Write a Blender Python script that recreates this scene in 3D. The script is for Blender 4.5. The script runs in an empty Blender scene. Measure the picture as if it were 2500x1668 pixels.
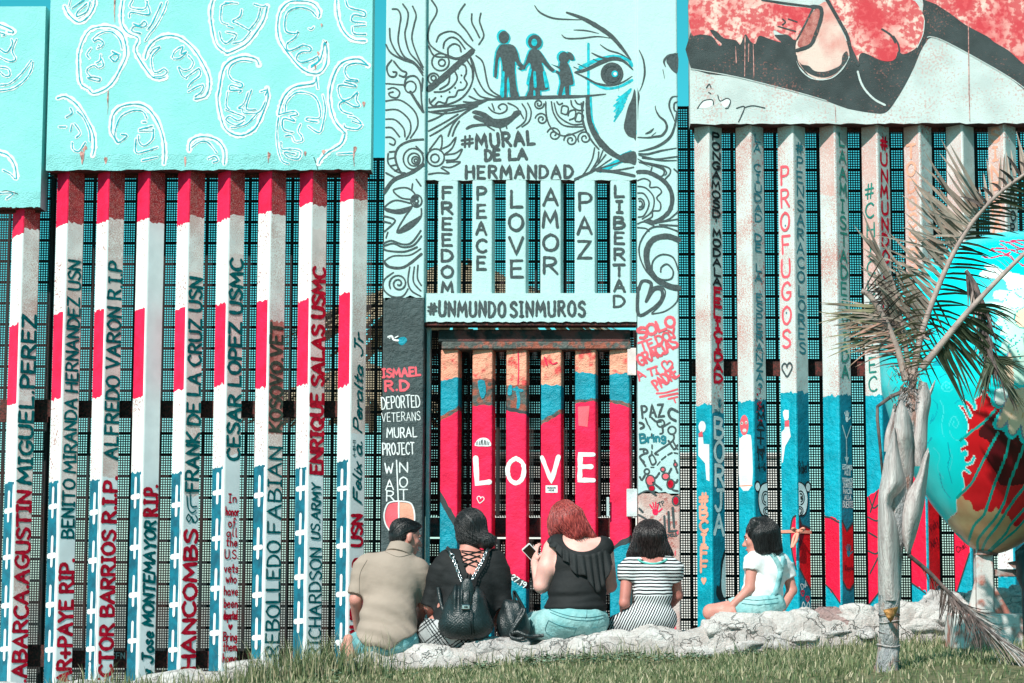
import bpy, math, random
import numpy as np
from mathutils import Vector, noise as mnoise
R = math.radians
random.seed(7); np.random.seed(7)
SC = bpy.context.scene
COL = SC.collection
# ---------------------------------------------------------------- camera
FPX = 5333.0                       # focal length in pixels of a 2500 px wide picture
CAM = np.array([0.0, 0.0, 1.6])
YAW, PITCH, ROLL = R(1.5), R(6.7), R(-0.17)
cam = bpy.data.cameras.new('camera'); cam_o = bpy.data.objects.new('camera', cam); COL.objects.link(cam_o)
cam.sensor_width = 36; cam.lens = 36 * FPX / 2500; cam.clip_end = 3000
from mathutils import Euler, Matrix
cam_o.matrix_world = Matrix.Translation(CAM) @ Euler((R(90) + PITCH, 0, YAW)).to_matrix().to_4x4() @ Matrix.Rotation(-ROLL, 4, 'Z')
SC.camera = cam_o
_M = np.array(cam_o.matrix_world)[:3, :3]
# ---------------------------------------------------------------- sun and sky
SUN_AZ, SUN_EL = R(27), R(42)      # left of the viewer's back, and up
to_sun = Vector((-math.sin(SUN_AZ) * math.cos(SUN_EL), -math.cos(SUN_AZ) * math.cos(SUN_EL), math.sin(SUN_EL)))
sun = bpy.data.lights.new('sun', 'SUN'); sun.energy = 4.2; sun.angle = R(0.5); sun.color = (1, .95, .89)
sun_o = bpy.data.objects.new('sun', sun); COL.objects.link(sun_o)
sun_o.rotation_euler = to_sun.to_track_quat('Z', 'Y').to_euler()
W = bpy.data.worlds.new('World'); SC.world = W; W.use_nodes = True
wn = W.node_tree.nodes; wl = W.node_tree.links
bg = wn['Background']; bg.inputs['Strength'].default_value = .115
sky = wn.new('ShaderNodeTexSky'); sky.sky_type = 'NISHITA'; sky.sun_disc = False
sky.sun_elevation = SUN_EL; sky.sun_rotation = math.atan2(to_sun.x, to_sun.y)
sky.air_density = 1.0; sky.dust_density = .6; sky.ozone_density = 1.0
# the air's turquoise cast: less red the bluer the sky, blue pulled towards green
sep = wn.new('ShaderNodeSeparateColor'); cmb = wn.new('ShaderNodeCombineColor'); wl.new(sky.outputs[0], sep.inputs[0])
def wmath(op, a, b, c=None):
    n = wn.new('ShaderNodeMath'); n.operation = op
    for i, v in enumerate((a, b, c)):
        if v is None: continue
        if isinstance(v, (int, float)): n.inputs[i].default_value = v
        else: wl.new(v, n.inputs[i])
    return n.outputs[0]
r_, g_, b_ = sep.outputs[0], sep.outputs[1], sep.outputs[2]
wl.new(wmath('MAXIMUM', wmath('MULTIPLY_ADD', b_, -.45, r_), wmath('MULTIPLY', r_, .14)), cmb.inputs[0])
wl.new(wmath('MULTIPLY', g_, 1.0), cmb.inputs[1]); wl.new(wmath('MULTIPLY_ADD', b_, .5, wmath('MULTIPLY', g_, .48)), cmb.inputs[2])
wl.new(cmb.outputs[0], bg.inputs[0])
SC.view_settings.view_transform = 'Standard'; SC.view_settings.look = 'None'
SC.view_settings.exposure = 0.45; SC.view_settings.gamma = 1
SC.render.engine = 'CYCLES'
SC.cycles.max_bounces = 6; SC.cycles.diffuse_bounces = 3; SC.cycles.glossy_bounces = 2; SC.cycles.transparent_max_bounces = 6

def at(px, py, Y):
    """the point at depth Y that the photograph shows at pixel (px, py) of 2500 x 1668"""
    d = _M @ np.array([(px - 1250) / FPX, -(py - 834) / FPX, -1.0])
    t = (Y - CAM[1]) / d[1]
    return CAM + t * d
# ---------------------------------------------------------------- zoom frames used while measuring the photograph
Z = dict(A=(0, 0, 2.5), B=(0, 400, 2.5), C=(0, 1041, 2.5), D=(900, 0, 2.9375), E=(900, 400, 2.9375), F=(900, 770, 2.9375),
         G=(830, 1168, 2.7647), H=(1660, 0, 2.7976), I=(1660, 500, 2.7976), J=(1660, 900, 2.7976), K=(1660, 1208, 2.7976),
         L=(2100, 560, 3.92), M=(2100, 960, 3.92), N=(2100, 1300, 4.26), O=(820, 1240, 3.92), P=(1260, 1200, 2.441),
         Q=(1690, 1200, 2.489), S=(920, 420, 2.24), T=(1540, 380, 2.133), X=(2000, 400, 3.136), o=(0, 0, 1.0))
def zp(k, x, y):
    a, b, s = Z[k]
    return (a + x / s, b + y / s)
def zpts(k, txt):
    """'x,y x,y ...' in frame k -> pixel list"""
    return [zp(k, *map(float, q.split(','))) for q in txt.split()]
# ---------------------------------------------------------------- materials
MATS = {}
def mat(name, rgb, rough=.65, var=.12, vs=9, rust=0, rs=60, bump=.25, bs=160, rustc=(.36, .075, .06), spec=.3, big=0, two=None, metal=0, streak=None, speck=0):
    """paint / plaster / cloth: base colour with soft blotches, optional rust flecks and a grainy bump"""
    if name in MATS: return MATS[name]
    m = bpy.data.materials.new(name); m.use_nodes = True; MATS[name] = m
    nt = m.node_tree; N = nt.nodes; L = nt.links; b = N['Principled BSDF']
    b.inputs['Roughness'].default_value = rough; b.inputs['Specular IOR Level'].default_value = spec; b.inputs['Metallic'].default_value = metal
    g = N.new('ShaderNodeNewGeometry'); pos = g.outputs['Position']
    if streak:
        mp = N.new('ShaderNodeMapping'); mp.inputs['Scale'].default_value = streak; L.new(pos, mp.inputs[0]); pos = mp.outputs[0]
    n1 = N.new('ShaderNodeTexNoise'); n1.inputs['Scale'].default_value = vs; n1.inputs['Detail'].default_value = 4; L.new(pos, n1.inputs['Vector'])
    r1 = N.new('ShaderNodeValToRGB'); L.new(n1.outputs['Fac'], r1.inputs[0])
    c2 = two if two else tuple(c * (1 - 2 * var) for c in rgb)
    c1 = rgb if two else tuple(min(1, c * (1 + var)) for c in rgb)
    r1.color_ramp.elements[0].position = .36; r1.color_ramp.elements[1].position = .62
    r1.color_ramp.elements[0].color = (*c2, 1); r1.color_ramp.elements[1].color = (*c1, 1)
    col = r1.outputs[0]
    def over(col, fac, c, amt):
        mx = N.new('ShaderNodeMix'); mx.data_type = 'RGBA'; mx.inputs[7].default_value = (*c, 1)
        ml = N.new('ShaderNodeMath'); ml.operation = 'MULTIPLY'; ml.inputs[1].default_value = amt
        L.new(fac, ml.inputs[0]); L.new(ml.outputs[0], mx.inputs[0]); L.new(col, mx.inputs[6]); return mx.outputs[2]
    if rust:
        n2 = N.new('ShaderNodeTexNoise'); n2.inputs['Scale'].default_value = rs; n2.inputs['Detail'].default_value = 3; L.new(pos, n2.inputs['Vector'])
        n3 = N.new('ShaderNodeTexNoise'); n3.inputs['Scale'].default_value = 3.1; n3.inputs['Detail'].default_value = 3; L.new(pos, n3.inputs['Vector'])
        ad = N.new('ShaderNodeMath'); ad.operation = 'MULTIPLY_ADD'; ad.inputs[1].default_value = .55; L.new(n3.outputs['Fac'], ad.inputs[0]); L.new(n2.outputs['Fac'], ad.inputs[2])
        r2 = N.new('ShaderNodeValToRGB'); t = 1.0 - .42 * rust
        r2.color_ramp.elements[0].position = max(.0, t - .07); r2.color_ramp.elements[1].position = min(1, t + .07)
        L.new(ad.outputs[0], r2.inputs[0]); col = over(col, r2.outputs[0], rustc, .85)
    if speck:  # pale specks: bumps catching grazing sun, put into the colour
        n4 = N.new('ShaderNodeTexNoise'); n4.inputs['Scale'].default_value = 240; n4.inputs['Detail'].default_value = 1; L.new(pos, n4.inputs['Vector'])
        r4 = N.new('ShaderNodeValToRGB'); r4.color_ramp.elements[0].position = .60; r4.color_ramp.elements[1].position = .68
        L.new(n4.outputs['Fac'], r4.inputs[0]); col = over(col, r4.outputs[0], (.85, .8, .76), speck)
    L.new(col, b.inputs['Base Color'])
    if bump:
        nb = N.new('ShaderNodeTexNoise'); nb.inputs['Scale'].default_value = bs; nb.inputs['Detail'].default_value = 3; L.new(pos, nb.inputs['Vector'])
        h = nb.outputs['Fac']
        if big:
            nb2 = N.new('ShaderNodeTexNoise'); nb2.inputs['Scale'].default_value = bs * .22; nb2.inputs['Detail'].default_value = 4; L.new(pos, nb2.inputs['Vector'])
            ma = N.new('ShaderNodeMath'); ma.operation = 'MULTIPLY_ADD'; ma.inputs[1].default_value = big; L.new(nb2.outputs['Fac'], ma.inputs[0]); L.new(h, ma.inputs[2]); h = ma.outputs[0]
        bp = N.new('ShaderNodeBump'); bp.inputs['Strength'].default_value = bump; bp.inputs['Distance'].default_value = .012
        L.new(h, bp.inputs['Height']); L.new(bp.outputs[0], b.inputs['Normal'])
    return m
# ---------------------------------------------------------------- mesh builder and scene tree
class MB:
    def __init__(s): s.v = []; s.f = []; s.m = []; s.mats = []
    def mi(s, m):
        if isinstance(m, str): m = MATS[m]
        if m not in s.mats: s.mats.append(m)
        return s.mats.index(m)
    def add(s, verts, faces, m):
        k = len(s.v); i = s.mi(m)
        s.v += [tuple(p) for p in verts]; s.f += [tuple(j + k for j in f) for f in faces]; s.m += [i] * len(faces)
    def box(s, a, b, m, bev=0):
        x0, y0, z0 = a; x1, y1, z1 = b
        if not bev:
            s.add([(x0,y0,z0),(x1,y0,z0),(x1,y1,z0),(x0,y1,z0),(x0,y0,z1),(x1,y0,z1),(x1,y1,z1),(x0,y1,z1)],
                  [(0,3,2,1),(4,5,6,7),(0,1,5,4),(1,2,6,5),(2,3,7,6),(3,0,4,7)], m); return
        c = bev; ring = lambda e, z: [(x0+c-e,y0-e+c,z) if 0 else p for p in ()]
        def loop(i, z):
            return [(x0+c,y0+i,z),(x1-c,y0+i,z),(x1-i,y0+c,z),(x1-i,y1-c,z),(x1-c,y1-i,z),(x0+c,y1-i,z),(x0+i,y1-c,z),(x0+i,y0+c,z)]
        vs = loop(c*.999, z0) + loop(0, z0 + c) + loop(0, z1 - c) + loop(c*.999, z1); fs = []
        for r in range(3):
            for j in range(8): fs.append((r*8+j, r*8+(j+1)%8, r*8+8+(j+1)%8, r*8+8+j))
        fs += [tuple(range(7,-1,-1)), tuple(range(24,32))]
        s.add(vs, fs, m)
    def tube(s, pts, rad, m, n=8, cap=True):
        pts = [np.array(p, float) for p in pts]; k = len(pts)
        if not hasattr(rad, '__len__'): rad = [rad] * k
        vs = []; fs = []; up = np.array([.13, .31, .94])
        for i, p in enumerate(pts):
            t = pts[min(i+1, k-1)] - pts[max(i-1, 0)]; t /= np.linalg.norm(t) + 1e-9
            a = np.cross(t, up); 
            if np.linalg.norm(a) < .1: a = np.cross(t, (1., 0, 0))
            a /= np.linalg.norm(a); b = np.cross(t, a); up = np.cross(a, t)
            for j in range(n):
                w = 2 * math.pi * j / n; vs.append(p + rad[i] * (math.cos(w) * a + math.sin(w) * b))
        for i in range(k-1):
            for j in range(n): fs.append((i*n+j, i*n+(j+1)%n, (i+1)*n+(j+1)%n, (i+1)*n+j))
        if cap: fs += [tuple(range(n-1,-1,-1)), tuple((k-1)*n+j for j in range(n))]
        s.add(vs, fs, m)
    def build(s, name, parent=None, smooth=False, label=None):
        me = bpy.data.meshes.new(name); me.from_pydata(s.v, [], s.f)
        for m in s.mats: me.materials.append(m)
        me.polygons.foreach_set('material_index', s.m)
        if smooth: me.polygons.foreach_set('use_smooth', [True] * len(s.f))
        me.update(); o = bpy.data.objects.new(name, me); COL.objects.link(o)
        if parent is not None: attach(o, parent)
        if label: o['label'] = label
        return o
def attach(o, parent):
    o.parent = parent
    par = parent; off = Vector((0, 0, 0))
    while par is not None: off += Vector(par.location); par = par.parent
    o.location = Vector(o.location) - off if o.type == 'EMPTY' else -off + Vector(o.get('_w', (0, 0, 0)))
def tag(o, label, cat, group=None, kind=None):
    if label: o['label'] = label
    if cat: o['category'] = cat
    if group: o['group'] = group
    if kind: o['kind'] = kind
    return o
def thing(name, loc, label, cat, group=None):
    o = bpy.data.objects.new(name, None); o.empty_display_size = .2; COL.objects.link(o); o.location = Vector([float(c) for c in loc])
    return tag(o, label, cat, group)
# ---------------------------------------------------------------- painted strokes
_lift = [0]
def lift():
    _lift[0] = (_lift[0] + 1) % 16
    return .0012 + .00022 * _lift[0]
def smooth(pts, n=5, closed=False):
    P = [np.array(p, float) for p in pts]
    if len(P) < 3: return P
    out = []; k = len(P)
    for i in range(k if closed else k-1):
        p0 = P[(i-1) % k] if closed or i else P[0]; p1 = P[i]; p2 = P[(i+1) % k]; p3 = P[(i+2) % k] if closed or i+2 < k else P[-1]
        for j in range(n):
            t = j / n
            out.append(.5 * ((2*p1) + (p2-p0)*t + (2*p0-5*p1+4*p2-p3)*t*t + (3*p1-p0-3*p2+p3)*t**3))
    out.append(P[0] if closed else P[-1])
    return out
def ribbon(mb, pts, w, mapf, m, taper=0, jit=.10, lf=None):
    P = [np.array(p, float) for p in pts]
    Q = [P[0]]
    for p in P[1:]:
        if np.linalg.norm(p - Q[-1]) > .15: Q.append(p)
    P = Q; k = len(P); lf = lift() if lf is None else lf
    if k == 1:
        c = P[0]; mb.add([mapf(c[0] + w/2*math.cos(a*math.pi/4), c[1] + w/2*math.sin(a*math.pi/4), lf) for a in range(8)], [tuple(range(8))], m); return
    vs = []; nrm = None
    for i in range(k):
        t = P[min(i+1, k-1)] - P[max(i-1, 0)]; l = np.linalg.norm(t); t = t / l if l > 1e-6 else np.array([1., 0])
        n = np.array([t[1], -t[0]])
        a = 1.0
        if 0 < i < k-1:                      # mitre
            e = P[i+1] - P[i]; e /= np.linalg.norm(e) + 1e-9; cs = abs(float(np.dot(n, (e[1], -e[0])))); a = 1 / max(cs, .72)
        s = i / (k-1); ww = w * .5 * a * (1 + random.uniform(-jit, jit))
        if taper == 1: ww *= .25 + .75 * math.sin(math.pi * min(1, .08 + .92*s))
        elif taper == 2: ww *= 1 - .8 * s
        elif taper == 3: ww *= .25 + .75 * s
        vs.append(P[i] + n * ww); vs.append(P[i] - n * ww)
    F = [(2*i, 2*i+1, 2*i+3, 2*i+2) for i in range(k-1)]
    b = len(vs)
    for e, dirn in ((0, -1), (k-1, 1)):      # round ends
        l, r = vs[2*e], vs[2*e+1]; c = (l + r) / 2; h = (l - r) / 2; t = np.array([-h[1], h[0]]) * 1.0
        q = P[1] - P[0] if e == 0 else P[-1] - P[-2]
        if np.dot(t, q) * dirn < 0: t = -t
        idx = [2*e]
        for j in (1, 2, 3): 
            a = math.pi * j / 4; vs.append(c + h * math.cos(a) + t * math.sin(a)); idx.append(len(vs)-1)
        idx.append(2*e+1); F.append(tuple(idx))
    nv = len(vs); lfs = [lf + .00016 * (min(i, 2*k)//2) / k for i in range(2*k)] + [lf + (.0 if i < 3 else .0002) for i in range(nv - 2*k)]
    mb.add([mapf(p[0], p[1], l) for p, l in zip(vs, lfs)], F, m)
def polyfill(mb, pts, mapf, m, lf=None):
    from mathutils.geometry import tessellate_polygon
    lf = lift() if lf is None else lf
    tri = tessellate_polygon([[Vector((p[0], p[1], 0)) for p in pts]])
    mb.add([mapf(p[0], p[1], lf) for p in pts], [tuple(t) for t in tri], m)
def disc(mb, c, rx, ry, mapf, m, n=24, rot=0, lf=None):
    ca, sa = math.cos(rot), math.sin(rot)
    polyfill(mb, [(c[0] + rx*math.cos(a)*ca - ry*math.sin(a)*sa, c[1] + rx*math.cos(a)*sa + ry*math.sin(a)*ca) for a in [2*math.pi*i/n for i in range(n)]], mapf, m, lf)
def ring(c, rx, ry=None, n=22, a0=0, a1=360):
    ry = ry or rx
    return [(c[0] + rx*math.cos(R(a0 + (a1-a0)*i/n)), c[1] + ry*math.sin(R(a0 + (a1-a0)*i/n))) for i in range(n+1)]
def spiral(c, r0, r1, turns, a0=0, n=34):
    return [(c[0] + (r0 + (r1-r0)*i/n)*math.cos(R(a0) + 2*math.pi*turns*i/n), c[1] + (r0 + (r1-r0)*i/n)*math.sin(R(a0) + 2*math.pi*turns*i/n)) for i in range(n+1)]
def plane_map(Y):
    return lambda px, py, lf: at(px, py, Y - lf)
def strokes(mb, k, txt, w, mapf, m, taper=0, sm=True, scale=True):
    """several polylines 'x,y x,y | x,y ...' of zoom frame k; w in zoom pixels; 'w:..' overrides the width of one line"""
    s = Z[k][2]
    for line in txt.split('|'):
        line = line.strip()
        if not line: continue
        ww = w
        if line.startswith('w'):
            h, line = line.split(':', 1); ww = float(h[1:])
        p = zpts(k, line)
        ribbon(mb, smooth(p) if sm else p, ww / s, mapf, m, taper)
# ---------------------------------------------------------------- brush alphabet (unit height, hand-drawn)
G_ = {
'A':'0,0 .34,1 .68,0|.12,.36 .56,.36','B':'.02,0 .02,1|~.02,1 .45,.95 .5,.75 .3,.55 .02,.53|~.02,.53 .5,.48 .6,.25 .4,.03 .02,0','C':'~.6,.85 .4,1 .12,.85 .0,.5 .12,.12 .38,.0 .6,.13',
'D':'.02,0 .02,1|~.02,1 .4,.93 .62,.6 .58,.3 .35,.04 .02,0','E':'.52,1 .03,1 .03,0 .55,.0|.03,.52 .44,.53','F':'.03,0 .03,1 .55,1|.03,.52 .44,.53',
'G':'~.6,.84 .4,1 .12,.85 .0,.5 .1,.14 .36,.0 .6,.16 .62,.42|.62,.43 .36,.43','H':'.02,0 .02,1|.6,0 .6,1|.02,.5 .6,.5','I':'.14,0 .14,1|.0,1 .28,1|.0,0 .28,0','i1':'.05,0 .05,1',
'J':'~.5,1 .5,.3 .4,.05 .2,.0 .04,.18|.25,1 .7,1','K':'.02,0 .02,1|.58,1 .04,.45 .6,0','L':'.03,1 .03,.0 .52,.02','M':'.0,0 .08,1 .4,.3 .72,1 .8,0','N':'.02,0 .02,1 .6,0 .6,1',
'O':'~.33,1 .08,.82 .0,.5 .09,.15 .33,.0 .56,.15 .65,.5 .57,.83 .33,1','P':'.03,0 .03,1|~.03,1 .42,.97 .56,.75 .42,.5 .03,.46','Q':'~.33,1 .08,.82 .0,.5 .09,.15 .33,.0 .56,.15 .65,.5 .57,.83 .33,1|.4,.28 .68,-.08',
'R':'.03,0 .03,1|~.03,1 .42,.97 .54,.76 .4,.54 .03,.5|.26,.5 .6,0','S':'~.54,.86 .36,1 .1,.92 .06,.7 .3,.54 .54,.36 .5,.1 .26,.0 .02,.13','T':'.0,1 .64,1|.32,1 .32,0',
'U':'~.02,1 .02,.35 .12,.06 .32,.0 .52,.08 .6,.35 .6,1','V':'0,1 .32,0 .64,1','W':'0,1 .2,0 .42,.7 .64,0 .84,1','X':'0,1 .6,0|.6,1 0,0','Y':'0,1 .31,.5 .62,1|.31,.5 .31,0','Z':'.02,1 .58,1 .0,0 .6,.02',
'1':'.0,.8 .16,1 .16,0','9':'~.45,.75 .3,1 .08,.9 .05,.65 .25,.52 .45,.7 .45,.4 .35,0','4':'.3,1 .0,.38 .5,.38|.36,.6 .36,0','6':'~.4,1 .1,.6 .04,.25 .24,.0 .46,.2 .34,.45 .08,.35','2':'~.04,.8 .2,1 .42,.88 .4,.6 .02,.02|.02,.02 .46,.02','7':'.0,1 .46,1 .14,0','8':'~.25,.52 .06,.75 .25,1 .44,.77 .25,.52 .02,.24 .25,.0 .48,.24 .25,.52',
'a':'~.42,.45 .22,.55 .04,.4 .04,.12 .2,.0 .4,.18 .43,.5 .42,.15 .5,.0','b':'.03,1 .03,0|~.03,.35 .22,.55 .42,.35 .38,.08 .2,.0 .03,.12','d':'~.4,.4 .2,.55 .03,.3 .1,.03 .3,.03 .41,.25|.42,1 .42,0','e':'~.05,.28 .4,.32 .36,.5 .2,.56 .04,.35 .08,.08 .24,.0 .42,.1',
'f':'~.42,.9 .28,1 .18,.85 .18,.4 .16,0|.03,.52 .36,.54','g':'~.4,.45 .2,.55 .04,.35 .15,.1 .38,.25 .42,.5 .4,-.1 .25,-.3 .05,-.2','h':'.03,1 .03,0|~.03,.35 .22,.54 .38,.42 .4,0','i':'.08,.55 .08,0|.09,.78 .1,.8','l':'~.05,1 .05,.15 .16,.0','m':'.02,.55 .02,0|~.02,.4 .17,.55 .28,.4 .28,0|~.28,.4 .44,.55 .55,.4 .56,0',
'n':'.02,.55 .02,0|~.02,.38 .2,.55 .36,.42 .37,0','o':'~.22,.56 .05,.45 .02,.2 .2,.0 .4,.15 .4,.4 .22,.56','p':'.03,.55 .03,-.35|~.03,.35 .22,.55 .42,.35 .35,.05 .2,.0 .03,.12','r':'.02,.55 .03,0|~.03,.3 .15,.5 .34,.54','s':'~.36,.48 .2,.56 .06,.42 .3,.22 .3,.05 .15,.0 .02,.1','t':'.16,.9 .16,.05 .3,.02|.0,.58 .34,.6',
'v':'0,.55 .18,0 .36,.55','w':'0,.55 .14,0 .28,.42 .42,0 .56,.55','x':'0,.55 .36,0|.36,.55 0,0','c':'~.36,.45 .22,.55 .04,.4 .04,.12 .2,.0 .36,.1','k':'.03,1 .03,0|.34,.55 .05,.25 .38,0','y':'0,.55 .2,.1|.38,.55 .08,-.3','u':'~.02,.55 .04,.1 .2,.0 .38,.2 .38,.55',
'.':'.04,.02 .07,.04','\'':'.05,1 .04,.78','+':'.0,.45 .56,.45|.28,.78 .28,.12','-':'.0,.48 .34,.48','#':'.16,0 .26,1|.44,0 .54,1|.0,.66 .7,.68|.0,.32 .68,.34','?':'~.02,.8 .2,1 .44,.85 .36,.6 .2,.45 .2,.25|.2,.03 .2,.0','!':'.05,1 .05,.28|.05,.03 .06,.0','¡':'.05,.7 .05,-.05|.05,.97 .06,1',
'@':'~.33,1 .08,.82 .0,.5 .09,.15 .33,.0 .56,.15 .65,.5 .57,.83 .33,1|.30,.5 .36,.5','*':'~.3,.1 .02,.6 .1,.95 .3,.75 .5,.95 .6,.6 .3,.1'}
def glyph(ch):
    out = []; mx = .1
    for s in G_[ch].split('|'):
        c = s.startswith('~'); s = s[1:] if c else s
        p = [tuple(map(float, q.split(','))) for q in s.split()]
        mx = max(mx, max(q[0] for q in p)); out.append((p, c))
    return out, mx
def text_line(mb, s, p0, p1, h, mapf, m, sw, gap=.2, jit=.03, slant=0):
    items = []; x = 0
    for ch in s:
        if ch == ' ': x += .38; continue
        g, w = glyph(ch); items.append((g, x)); x += w + gap
    Wt = max(x - gap, .1); p0 = np.array(p0, float); p1 = np.array(p1, float)
    d = p1 - p0; L = np.linalg.norm(d); e = d / L; up = np.array([e[1], -e[0]]); k = L / Wt
    for g, x in items:
        dj = random.uniform(-jit, jit) * h; lf = lift()
        for p, c in g:
            q = [p0 + e * ((a + x + slant*b) * k) + up * (b * h + dj + random.uniform(-jit, jit)*.5*h) + e * random.uniform(-jit, jit)*.5*h for a, b in p]
            if not c:
                w_ = []
                for u0, u1 in zip(q[:-1], q[1:]):
                    nseg = max(2, int(np.linalg.norm(u1 - u0) / max(h*.16, .8)))
                    w_ += [u0 + (u1 - u0)*i/nseg for i in range(nseg)]
                q = w_ + [q[-1]]
            ribbon(mb, smooth(q) if c else q, sw, mapf, m, 0, .17)
def text_stack(mb, s, xc, w, y0, y1, mapf, m, sw, fill=.74, jit=.05):
    n = len(s); ch = (y1 - y0) / n
    for i, c in enumerate(s):
        if c == ' ': continue
        yb = y0 + ch * (i + fill + (1-fill)/2); g, gw = glyph(c)
        ww = w * min(1, max(.45, gw / .62)) if c not in 'I1!?' else w * .5
        xx = xc + random.uniform(-jit, jit) * w
        text_line(mb, c, (xx - ww/2, yb), (xx + ww/2, yb), ch * fill, mapf, m, sw)
# ---------------------------------------------------------------- paints
mat('white', (.80, .80, .78), rough=.55, var=.03, rust=.10, bump=.35)
mat('cream', (.62, .655, .635), rough=.6, var=.03, rust=.36, rs=150, bump=.4, bs=190, rustc=(.52, .16, .12))
mat('cream_rust', (.66, .62, .60), rough=.65, var=.06, vs=6, rust=.62, rs=170, bump=.5, bs=190, rustc=(.62, .30, .25), speck=.3)
mat('grey_white', (.78, .76, .74), rough=.6, var=.06, rust=.36, rs=190, bump=.6, bs=200, rustc=(.50, .24, .19), speck=.4)
mat('pinkish', (.76, .64, .61), rough=.6, var=.10, vs=5, rust=.3, rs=150, bump=.6, bs=200, rustc=(.56, .30, .25), speck=.3)
mat('plain_grey', (.74, .76, .77), rough=.45, var=.03, bump=.15)
mat('crimson', (.88, .022, .085), spec=.12, rough=.55, var=.10, bump=.5, big=1.5)
mat('rust_red', (.40, .025, .03), rough=.7, var=.2, vs=30, bump=.7, rust=.3, speck=.55, two=(.24, .015, .02))
mat('rust_rose', (.55, .2, .17), rough=.7, var=.2, vs=25, bump=.7, two=(.36, .07, .06), speck=.3)
mat('navy_teal', (.01, .19, .27), rough=.5, var=.2, vs=14, bump=.5, two=(.012, .105, .155))
mat('edge_white', (.82, .83, .82), rough=.5, var=.02, bump=.2)
mat('letter_green', (.0, .105, .115), spec=.08, rough=.5, var=.2, vs=40, bump=.2)
mat('letter_red', (.46, .006, .025), spec=.08, rough=.5, var=.2, vs=40, bump=.2)
mat('letter_olive', (.05, .065, .05), spec=.08, rough=.6, var=.2, vs=40, bump=.3)
mat('letter_black', (.016, .02, .022), spec=.08, rough=.5, var=.1, bump=.2)
mat('letter_cyan', (.01, .16, .20), rough=.5, var=.1, bump=.2)
mat('letter_sea', (.015, .20, .16), rough=.5, var=.15, vs=50, bump=.2)
mat('letter_pale', (.45, .56, .56), rough=.6, var=.08, bump=.4, speck=.3)
mat('pink_red', (.82, .11, .14), rough=.5, var=.1, bump=.3)
mat('peach', (.82, .36, .25), rough=.55, var=.1, bump=.4)
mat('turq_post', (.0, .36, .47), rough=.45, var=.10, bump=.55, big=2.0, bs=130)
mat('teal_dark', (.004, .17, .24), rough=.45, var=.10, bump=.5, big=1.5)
mat('pale_teal', (.36, .47, .46), rough=.6, var=.08, vs=12, rust=.2, bump=.6, bs=200, speck=.35)  # pale teal paint on the right-hand faces of the right fence
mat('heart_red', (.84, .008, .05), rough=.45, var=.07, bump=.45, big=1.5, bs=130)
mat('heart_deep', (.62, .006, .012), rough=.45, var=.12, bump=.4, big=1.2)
mat('maroon', (.10, .005, .012), rough=.5)
mat('outline', (.035, .045, .048), rough=.6, bump=.3)
mat('rust_steel', (.045, .022, .018), rough=.75, var=.3, vs=12, rust=.5, bump=.5, rustc=(.16, .035, .03))
mat('mesh_steel', (.012, .022, .024), rough=.7, var=.3, vs=3, bump=0, two=(.03, .014, .012))
mat('turq_wall', (.235, .62, .61), rough=.65, var=.04, vs=5, rust=0, bump=.45, bs=190, big=.7, two=(.27, .65, .64))
mat('turq_rough', (.25, .62, .61), rough=.7, var=.04, bump=.9, bs=100, big=.8)
mat('turq_line', (.0, .38, .46), rough=.6, var=.15, vs=60, bump=.4)
mat('white_line', (.80, .83, .83), rough=.6, var=.05, bump=.6)
mat('pale_wall', (.475, .66, .65), rough=.65, var=.02, vs=6, rust=0, bump=.4, bs=210, big=.8)
mat('spray', (.055, .075, .078), rough=.6, var=.15, vs=60, bump=.4)
mat('spray_cyan', (.0, .45, .53), rough=.6, var=.15, vs=40, bump=.4)
mat('charcoal', (.060, .082, .084), rough=.55, var=.10, vs=6, bump=.8, big=2, bs=120)
mat('gate_teal', (.0, .27, .36), rough=.45, var=.1, bump=.6, big=2, bs=120)
mat('gate_peach', (.84, .36, .24), rough=.55, var=.08, rust=.38, rs=14, bump=.8, big=2, rustc=(.72, .04, .05), bs=110)
mat('gate_grey', (.11, .12, .11), rough=.6, var=.15, rust=.45, rs=20, bump=.8, big=2, rustc=(.4, .1, .06))
mat('gate_dark', (.02, .03, .03), rough=.6, var=.3, vs=8, rust=.5, rs=9, bump=.7, rustc=(.17, .05, .045))
mat('chalk', (.75, .77, .76), rough=.6, var=.06, bump=.3)
mat('sticker', (.78, .80, .80), rough=.4, var=.02, bump=0)

YP = 16.0; HD = .102; CH = .012        # post axis, half diagonal, rounded edge
FW = 48.0                               # width of a post face in picture pixels at its distance
def zat(py, px=1250, Y=YP - .05): return at(px, py, Y)[2]

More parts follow.
